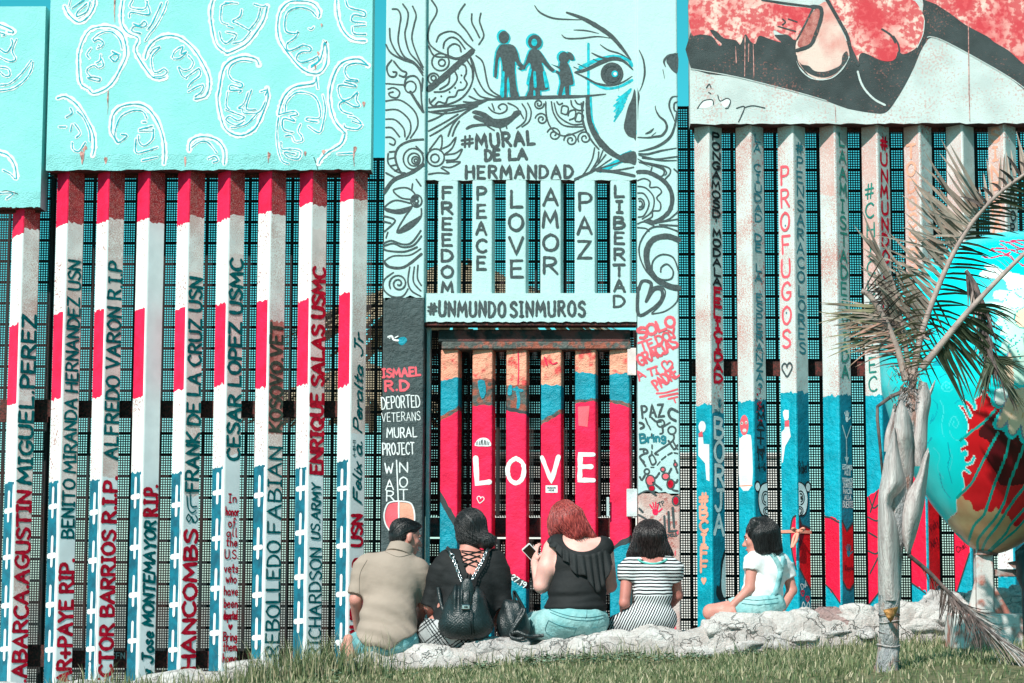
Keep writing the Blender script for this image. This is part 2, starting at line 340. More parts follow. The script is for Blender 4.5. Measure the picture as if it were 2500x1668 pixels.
class Post:
    """square tube standing edge-on; two faces show, each with its own painted bands"""
    def __init__(s, xl, ytop, ybot, yref=700):
        s.x = at(xl, yref, YP)[0] + HD; s.xl = xl; s.top = ytop; s.bot = ybot
        s.Y = YP
    def z(s, py): return at(s.xl + 34, py, s.Y - .05)[2]
    def face_pt(s, side, u, py, lf=0.0):
        a = np.array([s.x - HD, s.Y]) if side == 'l' else np.array([s.x + CH*.8, s.Y - HD + CH*.8])
        b = np.array([s.x - CH*.8, s.Y - HD + CH*.8]) if side == 'l' else np.array([s.x + HD, s.Y])
        n = np.array([-.7071, -.7071]) if side == 'l' else np.array([.7071, -.7071])
        q = a + (b - a) * u + n * lf
        return (q[0], q[1], s.z(py))
    def fmap(s, side): return lambda x, y, lf: s.face_pt(side, x / FW, y, lf)
    def body(s, left, right, chamfer):
        """bands: [(y_left, y_right, material)] = lower ends from the top down"""
        mb = MB(); U = 7
        def strip(pt, bands, nu, jit):
            top = [s.top] * nu
            for yl, yr, m in bands:
                last = yl >= s.bot
                bot = [s.bot if last else yl + (yr - yl) * i/(nu-1) + random.gauss(0, jit*.8) for i in range(nu)]
                mb.add([pt(i/(nu-1), y) for i, y in enumerate(top)] + [pt(i/(nu-1), y) for i, y in enumerate(bot)],
                       [(i, nu+i, nu+i+1, i+1) for i in range(nu-1)], m)
                top = bot
        strip(lambda u, y: s.face_pt('l', u, y), left, 9, 2.6)
        strip(lambda u, y: s.face_pt('r', u, y), right, 9, 2.6)
        c = CH * .8
        strip(lambda u, y: (s.x - c + u * c, s.Y - HD + c - u * c * .62, s.z(y)), chamfer, 2, 0)
        strip(lambda u, y: (s.x + u * c, s.Y - HD + c * .38 + u * c * .62, s.z(y)), chamfer, 2, 0)
        zt, zb = s.z(s.top), s.z(s.bot)
        mb.add([(s.x - HD, s.Y, zt), (s.x, s.Y + HD, zt), (s.x + HD, s.Y, zt), (s.x - HD, s.Y, zb), (s.x, s.Y + HD, zb), (s.x + HD, s.Y, zb)],
               [(0, 1, 4, 3), (1, 2, 5, 4)], 'rust_steel')
        return mb
def rail(x0, x1, y0, y1, parent, Y=16.13, m='rust_steel'):
    a = at((x0+x1)/2, y1, Y); b = at((x0+x1)/2, y0, Y)
    mb = MB(); mb.box((at(x0, y0, Y)[0], Y, a[2]), (at(x1, y0, Y)[0], Y + .06, b[2]), m); return mb.build('rail', parent)
# ---------------------------------------------------------------- left fence
def slab(x0, x1, y0, y1, Yf, th, m, m2=None, seed=1, name='steel_panel', edge=True):
    """a welded plate with a wavering lower edge, given by its picture rectangle"""
    mb = MB(); rnd = random.Random(seed); nx = 60
    zt = at((x0+x1)/2, y0, Yf)[2]; zb = at((x0+x1)/2, y1, Yf)[2]; xa = at(x0, (y0+y1)/2, Yf)[0]; xb = at(x1, (y0+y1)/2, Yf)[0]
    H = zt - zb; B = min(.12, H*.2)
    rows = [0, .25, .5, .75, 1]; vs = []; fs = []
    ed = [rnd.uniform(-.006, .006) if edge else 0 for _ in range(nx+1)]
    zs = [lambda i: zb + ed[i], lambda i: zb + B, lambda i: zt]
    for zf in zs:
        for i in range(nx+1): vs.append((xa + (xb-xa)*i/nx, Yf, zf(i)))
    n = nx + 1
    mb.add(vs[:2*n], [(i, i+1, n+i+1, n+i) for i in range(nx)], m2 or m)
    mb.add(vs[n:], [(i, i+1, n+i+1, n+i) for i in range(nx)], m)
    k = len(mb.v)
    und = [(v[0], Yf, v[2]) for v in vs[:n]] + [(v[0], Yf + th, zb + .004) for v in vs[:n]]
    mb.add(und, [(i, n+i, n+i+1, i+1) for i in range(nx)], 'rust_steel')
    mb.add([(xa, Yf, zt), (xa, Yf, zb), (xa, Yf+th, zb), (xa, Yf+th, zt), (xb, Yf, zt), (xb, Yf, zb), (xb, Yf+th, zb), (xb, Yf+th, zt)],
           [(0, 3, 2, 1), (4, 5, 6, 7), (3, 7, 6, 2), (0, 4, 7, 3)], m)
    return mb
fence_a = thing('border_fence', (at(60, 1700, YP)[0], YP, zat(1720)), 'short turquoise plate with one striped steel post at the far left edge', 'fence', 'painted fence sections')
fence_b = thing('border_fence', (at(500, 1700, YP)[0], YP, zat(1720)), 'turquoise face mural plate over eight red, white and blue striped posts', 'fence', 'painted fence sections')
LP = [26, 133, 232, 331, 429, 527, 628, 728, 828]
L_red1 = [(579,572),(552,548),(545,540),(540,535),(551,546),(540,535),(523,518),(503,497),(493,489)]
L_w1 = [796,766,760,756,756,744,736,735,718]; L_red2 = [990,977,972,972,955,943,948,943,945]; L_w2 = [1179,1177,1173,1155,1155,1143,1138,1143,1126]
R_red = [560,545,536,545,529,524,524,502,488]
R_mid = {0:[(980,'grey_white'),(1290,'pinkish'),(1500,'pinkish')], 1:[(630,'grey_white'),(1230,'pinkish')], 2:[(630,'grey_white'),(1165,'pinkish')], 3:[(980,'plain_grey')],
         4:[(665,'grey_white'),(1210,'pinkish')], 5:[(620,'grey_white'),(1110,'pinkish')], 6:[(784,'grey_white'),(1059,'rust_rose'),(1200,'pinkish')], 7:[(560,'grey_white'),(1160,'pinkish')], 8:[(810,'grey_white'),(1060,'pinkish')]}
crosses = {0:[(515),(800),(1095),(1360)],1:[490,790,1090,1365],2:[525,820,1130,1360,1560],3:[430,740,1030,1310],4:[480,795,1090,1365],5:[405,685,990,1262],6:[420,740,1030,1290],7:[380,650,920,1190],8:[380,730,1025,1320]}
RU = lambda a: a * FW
def up_text(mb, P, s, yb, yt, m, sw=8.5, u0=.08, u1=.92, slant=0, gap=.2):
    text_line(mb, s, (RU(u1), yb), (RU(u1), yt), RU(u1 - u0), P.fmap('r'), m, sw, gap=gap, slant=slant)
plab = ['striped post lettered with wide green capitals ending in Z', 'striped post with thin green capitals and a red line below', 'striped post with a large red line and green capitals above',
        'striped post with a bare grey upper right face', 'striped post with squarish red capitals near the grass', 'striped post with a column of small red handwritten words',
        'striped post with a rust stained patch midway down its right face', 'striped post with a tall red line starting high up', 'striped post with sloping green script beside the grey column']
def left_post(i):
    top = 500 if i == 0 else 404
    P = Post(LP[i], top, 1740)
    par = fence_a if i == 0 else fence_b
    lb = [(*L_red1[i], 'crimson'), (L_w1[i], L_w1[i]-4, 'white'), (L_red2[i], L_red2[i]-4, 'crimson'), (L_w2[i], L_w2[i]-3, 'white'), (1740, 1740, 'navy_teal')]
    rb = [(R_red[i], R_red[i], 'rust_red')] + [(y, y, m) for y, m in R_mid[i]] + [(1740, 1740, 'plain_grey')]
    cb = [(L_red1[i][1], L_red1[i][1], 'crimson'), (1740, 1740, 'edge_white')]
    o = P.body(lb, rb, cb).build('fence_post', par, label=plab[i])
    if o.get('label') is None: pass
    mb = MB(); ml = P.fmap('l')
    for c in crosses[i]:
        y = 1041 + c / 2.5; j = random.uniform(-1.5, 1.5)
        ribbon(mb, [(25+j, y-44), (24+j, y+24)], 11, ml, 'edge_white'); ribbon(mb, [(9, y+1), (40, y-1)], 13, ml, 'edge_white')
    ribbon(mb, [(46.5, y) for y in np.linspace(L_w2[i]+6, 1738, 26)], 4.5, ml, 'edge_white', jit=.5)
    mb.build('painted_crosses', o)
    return P, o
posts_l = [left_post(i) for i in range(9)]
def let(i): return MB(), posts_l[i][0], posts_l[i][1]
mb, P, o = let(0); up_text(mb, P, 'MIGUEL.PEREZ', 1180, 770, 'letter_green', 9); up_text(mb, P, 'C.ABARCA.AGUSTIN', 1700, 1201, 'letter_red', 9); mb.build('lettering', o)
mb, P, o = let(1); up_text(mb, P, 'BENITO MIRANDA HERNANDEZ USN', 1313, 638, 'letter_green', 6.5, .12, .88); up_text(mb, P, 'DAR+PAYE RIP.', 1697, 1367, 'letter_red', 9.5); mb.build('lettering', o)
mb, P, o = let(2); up_text(mb, P, 'ALFREDO VARON R.I.P', 1119, 640, 'letter_green', 7.5); up_text(mb, P, 'HECTOR BARRIOS R.I.P.', 1712, 1165, 'letter_red', 9.5); mb.build('lettering', o)
mb, P, o = let(3); up_text(mb, P, 'w Jose MONTEMAYOR', 1655, 1274, 'letter_green', 7.5, .15, .85, .12); up_text(mb, P, 'R.I.P.', 1259, 1186, 'letter_red', 9.5); mb.build('lettering', o)
mb, P, o = let(4); up_text(mb, P, 'FRANK DE LA CRUZ USN', 1199, 680, 'letter_green', 8); up_text(mb, P, 'HANCOMBS', 1634, 1296, 'letter_red', 10)
mr = P.fmap('r')
for q in ('8,1212 12,1240 25,1252 38,1246', '18,1205 22,1235 40,1236', '14,1256 8,1266 16,1274 22,1264 14,1256', '26,1262 30,1276', '38,1258 44,1268 36,1276 30,1268'):
    ribbon(mb, smooth(zpts('o', q)), 4, mr, 'letter_green')
mb.build('lettering', o)
mb, P, o = let(5); up_text(mb, P, 'CESAR LOPEZ USMC', 1122, 634, 'letter_green', 9)
for wd, c in (('In',445),('honor',525),('of',592),('all',652),('the',712),('U.S.',788),('vets',870),('who',935),('have',1010),('been',1085),('deported',1158),('Bring',1290),('them',1350),('home',1420)):
    y = 1041 + c/2.5 + 8; k = min(44, 10 * len(wd) + 4)
    text_line(mb, wd, (24-k/2, y), (24+k/2, y), 21, P.fmap('r'), 'letter_red', 3.6, jit=.04)
def heart(mb, c, s, mapf, m, w=0, rot=0):
    h = [(0,.9),(-.55,.35),(-.85,-.1),(-.8,-.5),(-.45,-.75),(-.1,-.55),(0,-.25),(.1,-.55),(.45,-.75),(.8,-.5),(.85,-.1),(.55,.35)]
    ca, sa = math.cos(rot), math.sin(rot)
    p = [(c[0] + s*(x*ca - y*sa), c[1] + s*(x*sa + y*ca)) for x, y in h]
    if w: ribbon(mb, smooth(p, 3, True), w, mapf, m)
    else: polyfill(mb, [tuple(q) for q in smooth(p, 3, True)[:-1]], mapf, m)
heart(mb, (25, 1041+1225/2.5), 9, P.fmap('r'), 'letter_red'); mb.build('lettering', o)
mb, P, o = let(6); up_text(mb, P, 'KOSOVO.VET', 1053, 790, 'letter_olive', 8.5); up_text(mb, P, 'FABIAN', 1301, 1093, 'letter_green', 6, .05, .95); up_text(mb, P, 'REBOLLEDO', 1602, 1322, 'letter_green', 6, .05, .95); mb.build('lettering', o)
mb, P, o = let(7); up_text(mb, P, 'ENRIQUE SALAS USMC', 1156, 655, 'letter_red', 10); up_text(mb, P, 'US.ARMY', 1317, 1182, 'letter_green', 5, .2, .8, .1); up_text(mb, P, 'RICHARDSON', 1602, 1339, 'letter_green', 5, .1, .92); mb.build('lettering', o)
mb, P, o = let(8); up_text(mb, P, 'Felix a. Peralta Jr', 1229, 820, 'letter_green', 5.5, .16, .74, .3, .12); up_text(mb, P, 'USN', 1333, 1259, 'letter_red', 8.5, .1, .85); up_text(mb, P, 'MURILL', 1567, 1415, 'letter_red', 8.5, .1, .85)
up_text(mb, P, '4-81-11', 1115, 1076, 'letter_green', 2, .12, .3)
ribbon(mb, ring((24, 1380), 15), 7, P.fmap('r'), 'letter_red'); disc(mb, (24, 1380), 5, 5, P.fmap('r'), 'letter_red'); mb.build('lettering', o)
rail(0, 118, 975, 1030, fence_a); rail(119, 872, 978, 1018, fence_b); rail(0, 118, 1575, 1628, fence_a)
rb_ = rail(119, 872, 1590, 1632, fence_b); rail(0, 96, 505, 520, fence_a, 15.97); rail(133, 902, 413, 432, fence_b, 16.03)
mb = MB(); text_line(mb, 'EFN', (272, 1608), (304, 1608), 14, plane_map(16.13), 'letter_pale', 2.2); mb.build('scratched_mark', rb_)
# ---------------------------------------------------------------- turquoise plates with painted heads
FACES_B = '''480,330 500,260 540,190 600,165 680,165 740,200 765,260 770,340 730,430 690,500 640,545 570,570 540,545 500,520 485,480 480,400 480,330|575,250 570,235 620,200 680,195 730,240 745,300|575,255 600,240 630,260 620,285 595,295|w4:600,275 605,280|555,295 530,330 545,355|615,335 610,370 585,385|620,360 630,400 600,415 575,400 540,415 530,440 550,465|535,475 570,470 610,480 600,495 540,480|670,350 700,330 725,345 700,375 670,350|685,315 730,335
750,0 740,80 745,150 780,200 845,235 825,300 850,360 920,460 960,480 1010,470|1020,10 1000,70 950,160 910,210 885,250|w7:810,0 795,45 880,55 900,10|890,0 915,75 890,90 800,75 790,105|815,145 850,155 880,130 895,150 870,165 820,160 805,190 860,205|985,20 930,140 900,180
885,355 900,300 940,250 1000,220 1070,220 1130,250 1190,310 1240,390 1275,470 1275,540 1250,590 1190,605|915,330 940,300 975,290 930,340 925,390 940,440 975,435 1000,420 1020,440 990,465 940,470|1050,350 1070,310 1115,285 1105,330 1140,315 1100,355 1060,360|1150,340 1180,380 1160,420 1120,430 1090,410 1110,460 1140,480|1140,470 1180,440 1215,420 1220,460 1170,500 1150,530|1150,560 1200,530 1240,520 1230,560 1190,590
1300,0 1285,70 1295,170 1320,270 1370,315 1400,320 1500,270 1560,200 1610,120 1630,40|1420,15 1360,30 1350,60 1350,130 1390,150|1375,15 1450,20|1475,60 1465,100 1420,130 1450,145 1520,185|1340,195 1350,240 1380,265 1420,235|1380,195 1440,210 1430,240|1390,160 1420,170|1550,25 1600,40 1620,35|1590,50 1570,120 1520,185|1420,265 1480,250 1530,190
1945,105 1950,70 1910,20 1830,5 1760,15 1710,70 1695,150 1700,220 1720,270 1770,340 1830,410 1890,445 1950,445 1990,390 1995,300 1980,260 1970,310 1950,370 1900,410|1930,100 1890,60 1820,45 1760,70 1740,120 1745,190 1800,205 1820,195 1800,230 1750,270 1760,310 1820,290 1850,275 1895,290 1890,315 1850,315 1820,330 1810,360 1840,380 1900,365 1940,345 1940,375 1900,400|1885,175 1900,180 1915,165
2055,0 2060,90 2090,180 2150,240 2230,250|2110,0 2130,45 2220,70 2225,100 2160,90 2150,130 2230,140|2150,165 2160,205 2230,210|2160,160 2230,155
1580,395 1560,360 1480,345 1400,375 1360,430 1340,540 1330,610 1350,720 1380,790 1440,825 1500,820 1560,780 1600,700 1635,600 1630,540|1540,375 1470,370 1410,400 1395,450 1420,490 1475,510 1470,535 1410,520 1405,550 1470,550 1460,565|1390,560 1380,640 1400,670|1515,565 1490,630 1455,660 1480,665 1490,690 1580,685 1620,620|1535,550 1505,640 1510,670 1560,670|1590,560 1630,550 1620,580|1380,670 1430,690 1490,715 1450,735 1400,710 1380,735 1440,765 1490,740|1410,780 1500,760 1570,690
1930,480 1910,510 1800,530 1740,580 1710,650 1700,700|1930,470 1940,540|1740,680 1750,620 1800,570 1860,565 1920,590 1950,650 1950,720 1880,720 1875,735 1940,745|1700,700 1790,680 1815,700 1770,710 1800,740 1730,725 1730,790 1790,810|1700,720 1690,800 1695,900 1720,980 1760,1000|1835,760 1820,800 1840,830 1845,860 1800,865 1780,830 1740,830|1715,870 1720,910 1780,910 1835,925 1820,970 1760,960 1735,930 1800,940|1880,770 1950,810 1975,740 1985,660 1970,580
2245,400 2190,360 2100,375 2050,430 2015,540 2015,640 2045,740 2095,800 2105,820 2080,880 2000,930 1960,970 1945,1000|2245,400 2180,385 2120,400 2105,440 2130,480 2180,490 2175,500 2110,490|2100,500 2165,520 2160,530 2075,520 2065,560 2090,610 2140,600 2180,565 2175,610 2195,645 2160,650 2100,620 2070,640 2090,680 2150,700|2130,710 2170,720 2205,755 2150,740|2100,760 2110,780 2180,790 2210,765|2060,940 2150,935
350,600 400,590 470,640 530,730 570,820 575,900 565,950|430,660 440,690 405,715|470,680 510,720 545,800 550,860|440,760 430,800|455,755 490,810 465,840|440,870 445,910 480,925 520,870|360,775 400,775
720,870 680,810 680,770 690,700 740,650 830,635 900,660 960,740 995,840 1005,930 1000,1000|895,720 870,680 810,675 740,710 710,770 700,830 720,870 775,830 740,820|870,745 890,745|850,790 890,780 930,770|850,800 930,800|845,830 850,870 880,890 930,850 935,790|830,850 830,930 900,920 960,900|870,980 960,960
1155,920 1160,870 1200,840 1260,835 1330,860 1370,920 1370,1000|1170,900 1220,865 1270,870 1320,930|1270,970 1310,955 1330,980 1300,990
395,40 420,90 480,135 540,100 575,40 580,0|430,0 420,40|510,0 440,50|550,10 530,70 470,100 475,70 530,20'''
FACES_A = '''0,150 70,180 80,200 50,195|0,200 30,210 15,220|0,300 40,320 75,270 70,240|100,240 75,310 95,360 60,375 0,350|0,410 50,420 60,460 30,465 0,440|0,555 80,540 150,490 190,430 200,380|0,520 60,510 130,450 190,370
0,930 50,950 90,1010 100,1090|20,1040 60,1060 90,1090|0,1180 80,1180 40,1215'''
def plate(parent, x0, x1, y0, y1, faces, seed):
    Yf = 15.85
    mb = slab(x0, x1, y0, y1, Yf, .2, 'turq_wall', 'turq_rough', seed)
    mb.box((at(x0, y0, Yf)[0], Yf - .004, at(x0, y1, Yf)[2] + .1), (at(x0, y0, Yf)[0] + .0, Yf, 0), 'turq_rough') if 0 else None
    pl = mb.build('mural_panel', parent)
    for f in faces.split('\n'):
        fb = MB(); mp = plane_map(Yf)
        inner = lambda px, py, lf: at(px, py, Yf - lf * .5)
        lines = f.split('|')
        base = lift
        for j, ln in enumerate(lines):
            ln = ln.split(':')[-1]
            pts = smooth(zpts('A', ln))
            ribbon(fb, pts, (36 if j == 0 else 20) / 2.5, lambda px, py, lf: at(px, py, Yf - .0008 - lf * .3), 'white_line', jit=.25)
        for j, ln in enumerate(lines):
            ln = ln.split(':')[-1]; pts = smooth(zpts('A', ln))
            ribbon(fb, pts, 6.6 / 2.5, lambda px, py, lf: at(px, py, Yf - .003 - lf * .3), 'turq_line', jit=.45)
        fb.build('painted_face', pl)
    return pl
plate(fence_a, -70, 105, 16, 507, FACES_A, 3)
pb = plate(fence_b, 119, 908, -90, 415, FACES_B, 4)
# rust weeps, a crack and blisters along the edges of the plate
mat('rust_stain', (.55, .26, .23), rough=.7, var=.3, vs=40, bump=.3)
fb = MB(); mp = plane_map(15.85)
for x, y, h, w in ((200,375,26,9),(206,362,10,12),(258,388,12,8),(452,385,22,6),(655,372,26,5),(658,376,10,7),(865,366,40,4),(867,362,8,8),(888,252,9,8),(785,60,6,5),(776,128,8,6),(770,160,12,4),(280,0,55,4),(264,222,28,4),(262,240,40,2.5),(790,370,6,12),(745,372,8,8)):
    ribbon(fb, [(x, y), (x + random.uniform(-2, 2), y + h*.5), (x, y + h)], w, mp, 'rust_stain', taper=2, jit=.4)
strokes(fb, 'A', '1940,1040 1930,1000 1915,960|0,1175 40,1165 110,1185', 5, mp, 'outline')
fb.build('rust_stain', pb)
# ---------------------------------------------------------------- right fence
fence_c = thing('border_fence', (at(2100, 1500, YP)[0], YP, zat(1600)), 'fence under the red clenched fist mural, its posts cream above and turquoise below', 'fence', 'painted fence sections')
RP = [1697, 1799, 1902, 2005, 2108, 2212, 2316, 2419]
Rb = [(990, 1007), (981, 977), (961, 957), (966, 964), (966, 966), (966, 966), (966, 966), (966, 966)]
rlab = ['cream and turquoise post nearest the centre gate, peach capitals on its left face', 'post with a painted wrestler in a red mask', 'post with large pink capitals and a heart outline', 'post with green capitals and a red heart low down',
        'post with green capitals left and red capitals right', 'post with peach capitals, half hidden by the palm', 'unlettered speckled cream post behind the palm frond', 'post with peach capitals at the right picture edge']
posts_r = []
for i, x in enumerate(RP):
    P = Post(x, 296, 1620, 640); bl, br = Rb[i]
    if i == 3: lb = [(470, 480, 'cream_rust'), (bl, bl, 'cream'), (1259, 1272, 'turq_post'), (1428, 1470, 'heart_red'), (1620, 1620, 'turq_post')]; rb = [(br, br, 'pale_teal'), (1620, 1620, 'teal_dark')]
    elif i == 4: lb = [(bl-260, bl-270, 'cream_rust'), (bl, bl, 'cream'), (1212, 1190, 'turq_post'), (1478, 1432, 'heart_red'), (1620, 1620, 'turq_post')]; rb = [(br, br, 'pale_teal'), (1190, 1190, 'teal_dark'), (1420, 1420, 'heart_deep'), (1620, 1620, 'teal_dark')]
    elif i == 5: lb = [(bl-260, bl-270, 'cream_rust'), (bl, bl, 'cream'), (1150, 1150, 'turq_post'), (1422, 1448, 'heart_red'), (1620, 1620, 'turq_post')]; rb = [(br, br, 'pale_teal'), (1150, 1150, 'teal_dark'), (1452, 1428, 'heart_deep'), (1620, 1620, 'teal_dark')]
    elif i == 6: lb = [(bl-260, bl-270, 'cream_rust'), (bl, bl, 'cream'), (1200, 1200, 'turq_post'), (1455, 1350, 'heart_red'), (1620, 1620, 'turq_post')]; rb = [(br, br, 'pale_teal'), (1620, 1620, 'teal_dark')]
    elif i == 7: lb = [(bl-260, bl-270, 'cream_rust'), (bl, bl, 'cream'), (1300, 1300, 'turq_post'), (1408, 1408, 'white'), (1620, 1620, 'turq_post')]; rb = [(br, br, 'pale_teal'), (1620, 1620, 'teal_dark')]
    else: lb = [(bl, bl - 3, 'cream'), (1620, 1620, 'turq_post')]; rb = [(br, br, 'pale_teal'), (1620, 1620, 'teal_dark')]
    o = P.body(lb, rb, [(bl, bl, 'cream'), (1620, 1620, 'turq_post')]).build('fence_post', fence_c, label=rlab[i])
    posts_r.append((P, o))
def hand(mb, c, s, mapf, m, rot=0, five=True):
    ca, sa = math.cos(rot), math.sin(rot); T = lambda x, y: (c[0] + s*(x*ca - y*sa), c[1] + s*(x*sa + y*ca))
    polyfill(mb, [T(*q) for q in ((-.4,-.1),(-.3,-.3),(.1,-.35),(.4,-.2),(.42,.2),(.2,.55),(-.15,.55),(-.38,.25))], mapf, m)
    for a, b in (((-.32,-.4),(-.62,-.95)),((-.1,-.48),(-.2,-1.2)),((.12,-.46),(.2,-1.22)),((.34,-.36),(.55,-1.02)),((.5,.1),(.95,-.25))):
        ribbon(mb, [T(*a), T((a[0]+b[0])/2, (a[1]+b[1])/2), T(*b)], .2*s, mapf, m, jit=.2)
# post 1
P, o = posts_r[0]; mr, ml = P.fmap('r'), P.fmap('l'); mb = MB()
text_stack(mb, "PONGAMOSD'MODALA", 23, 30, 322, 700, mr, 'letter_black', 6); text_stack(mb, 'FELICIDAD', 24, 32, 700, 937, mr, 'letter_red', 8)
text_stack(mb, 'BORJA', 25, 36, 1015, 1308, mr, 'letter_pale', 9, .84); text_stack(mb, '#BCIFF', 25, 27, 1202, 1400, ml, 'peach', 8, .8)
heart(mb, (24, 1418), 11, ml, 'peach'); hand(mb, (28, 988), 13, mr, 'letter_cyan'); text_line(mb, 'SAX', (8, 1007), (30, 1007), 7, mr, 'letter_cyan', 2)
mb.build('lettering', o); mb = MB()
disc(mb, (22, 1042), 13, 14, ml, 'chalk'); polyfill(mb, [(9, 1058), (22, 1052), (25, 1066), (10, 1066)], ml, 'pink_red')
polyfill(mb, [(8, 1067), (25, 1067), (27, 1084), (47, 1086), (47, 1176), (36, 1172), (32, 1132), (8, 1112)], ml, 'chalk')
polyfill(mb, [tuple(q) for q in smooth([(48, 1338), (30, 1372), (24, 1428), (12, 1430), (10, 1452), (24, 1466), (48, 1462)], 4)], mr, 'letter_black')
polyfill(mb, [tuple(q) for q in smooth([(48, 1352), (36, 1380), (30, 1430), (38, 1456), (48, 1458)], 4)], mr, 'letter_pale')
mb.build('painted_figure', o)
# post 2: wrestler and half a bear's head
P, o = posts_r[1]; mr, ml = P.fmap('r'), P.fmap('l'); mb = MB()
text_stack(mb, 'LA CIUDAD DE LA ESPERANZA?', 22, 27, 326, 958, mr, 'letter_cyan', 4.2); text_stack(mb, 'MMATTH', 24, 28, 985, 1108, mr, 'letter_black', 4.5); 
text_line(mb, '19', (8, 1124), (30, 1124), 24, mr, 'letter_black', 3.5); text_line(mb, '4-6', (12, 1150), (42, 1148), 18, mr, 'letter_black', 3)
for _ in range(26): disc(mb, (random.gauss(22, 6), random.gauss(985, 26)), random.uniform(1, 3.5), random.uniform(1, 4), mr, 'letter_red', 8)
mb.build('lettering', o); mb = MB()
polyfill(mb, [tuple(q) for q in smooth([(6, 1070), (20, 1062), (36, 1062), (46, 1076), (46, 1186), (3, 1186), (3, 1074)], 3, True)][:-1], ml, 'chalk')
ribbon(mb, [(3, 1186), (46, 1186)], 3, ml, 'peach'); disc(mb, (21, 1038), 15, 25, ml, 'pink_red')
disc(mb, (13, 1033), 4.5, 4, ml, 'cream'); disc(mb, (28, 1032), 4.5, 4, ml, 'cream'); disc(mb, (22, 1051), 7, 4.5, ml, 'cream')
for x in (13, 28): disc(mb, (x, 1033), 1.8, 1.8, ml, 'letter_black')
mb.build('painted_wrestler', o)
mat('bear_pale', (.72, .78, .78), rough=.6, bump=.3)
def bear(mb, mp, fl):
    X = lambda x: x if not fl else FW - x
    disc(mb, (X(8), 1188), 13, 14, mp, 'letter_black'); disc(mb, (X(8), 1189), 9, 10, mp, 'bear_pale'); 
    polyfill(mb, [(X(q[0]), q[1]) for q in smooth([(48, 1176), (24, 1182), (10, 1206), (10, 1232), (22, 1258), (48, 1262)], 5)], mp, 'letter_black')
    polyfill(mb, [(X(q[0]), q[1]) for q in smooth([(48, 1179), (26, 1186), (13, 1208), (13, 1231), (24, 1254), (48, 1259)], 5)], mp, 'bear_pale')
    for r in (15, 9): ribbon(mb, [(X(a), b) for a, b in ring((40, 1216), r, r*1.1, 16, 90, 290)], 3.5, mp, 'letter_black')
    for r in (13, 7): ribbon(mb, [(X(a), b) for a, b in ring((44, 1248), r, r*.8, 14, 90, 290)], 3.2, mp, 'letter_black')
    disc(mb, (X(38), 1216), 4, 5, mp, 'letter_black')
mb = MB(); bear(mb, mr, False)
for k in range(5): ribbon(mb, [(16, 1214+k*9), (26, 1212+k*9)], .9, mr, 'letter_black')
mb.build('painted_bear', o)
# post 3
P, o = posts_r[2]; mr, ml = P.fmap('r'), P.fmap('l'); mb = MB()
text_stack(mb, 'PROFUGOS', 24, 29, 398, 856, ml, 'pink_red', 6.5); text_stack(mb, '#PENSARACOLORES', 22, 28, 345, 868, mr, 'letter_cyan', 4.6)
heart(mb, (24, 902), 20, ml, 'spray', 5)
for y in (551, 764): disc(mb, (24, y), 2.2, 2.6, ml, 'letter_cyan')
text_line(mb, 'Robert', (4, 1158), (46, 1152), 30, mr, 'letter_black', 2.2); text_line(mb, 'Dul', (8, 1440), (30, 1430), 14, mr, 'chalk', 2)
for x, y in ((12, 1448), (32, 1462)): heart(mb, (x, y), 8, mr, 'heart_red', 3)
for sx in (-1, 1): ribbon(mb, smooth([(25, 1486), (25+sx*10, 1470), (25+sx*16, 1482), (25+sx*6, 1488)]), 3, mr, 'chalk')
mb.build('lettering', o); mb = MB()
polyfill(mb, [(2, 1054), (12, 1048), (15, 1036), (28, 1036), (34, 1066), (14, 1090), (6, 1128), (2, 1130)], ml, 'chalk'); polyfill(mb, [(14, 1028), (29, 1026), (29, 1042), (14, 1042)], ml, 'pink_red')
polyfill(mb, [(8, 1005), (14, 1000), (28, 1002), (28, 1020), (24, 1026), (14, 1026), (9, 1014)], ml, 'chalk'); mb.build('painted_arm', o)
mb = MB(); bear(mb, mr, True); mb.build('painted_bear', o); mb = MB()
for w, mm in ((0, 'heart_red'), (5, 'outline')):
    a = smooth([(47, 1260), (36, 1268), (29, 1300), (34, 1350), (47, 1390)]); b = smooth([(1, 1262), (12, 1282), (47, 1292), (47, 1438), (20, 1412), (1, 1390)], 1)
    if not w: polyfill(mb, [tuple(q) for q in a], ml, 'heart_red'); polyfill(mb, [tuple(q) for q in b], mr, 'heart_deep'); polyfill(mb, [(1, 1264), (14, 1286), (30, 1290), (10, 1330), (1, 1340)], mr, 'maroon')
    else: ribbon(mb, a, 5, ml, mm); ribbon(mb, [(1, 1260), (12, 1282), (47, 1290)], 5, mr, mm); ribbon(mb, [(1, 1388), (20, 1412), (47, 1440)], 5, mr, mm)
mb.build('painted_heart', o)
# post 4
P, o = posts_r[3]; mr, ml = P.fmap('r'), P.fmap('l'); mb = MB()
text_stack(mb, 'LAAMISTADESVIDA', 24, 27, 322, 928, mr, 'letter_sea', 5.5)
hand(mb, (28, 1022), 15, mr, 'chalk')
for q in ('8,1040 24,1072 24,1118', '44,1040 24,1072', '24,1110 24,1124'): ribbon(mb, zpts('o', q), 3.6, mr, 'letter_pale')
polyfill(mb, [(15, 1116), (33, 1116), (24, 1134)], mr, 'letter_pale')
for wd, y, k in (('ESTAMOS', 1146, 40), ('AQUI', 1160, 26), ('YVAMOS', 1178, 44), ('JUNTOS', 1191, 40), ('HACIA', 1205, 36), ('ALLA', 1220, 28), ('¡SUERTE', 1239, 44)):
    text_line(mb, wd, (26-k/2, y), (26+k/2, y), 11 if wd != '¡SUERTE' else 15, mr, 'chalk', 1.9)
hand(mb, (26, 1350), 17, mr, 'teal_dark'); text_line(mb, 'Kopelu', (10, 1392), (44, 1392), 12, mr, 'maroon', 1.8)
mb.build('lettering', o); mb = MB()
lfh = .0008
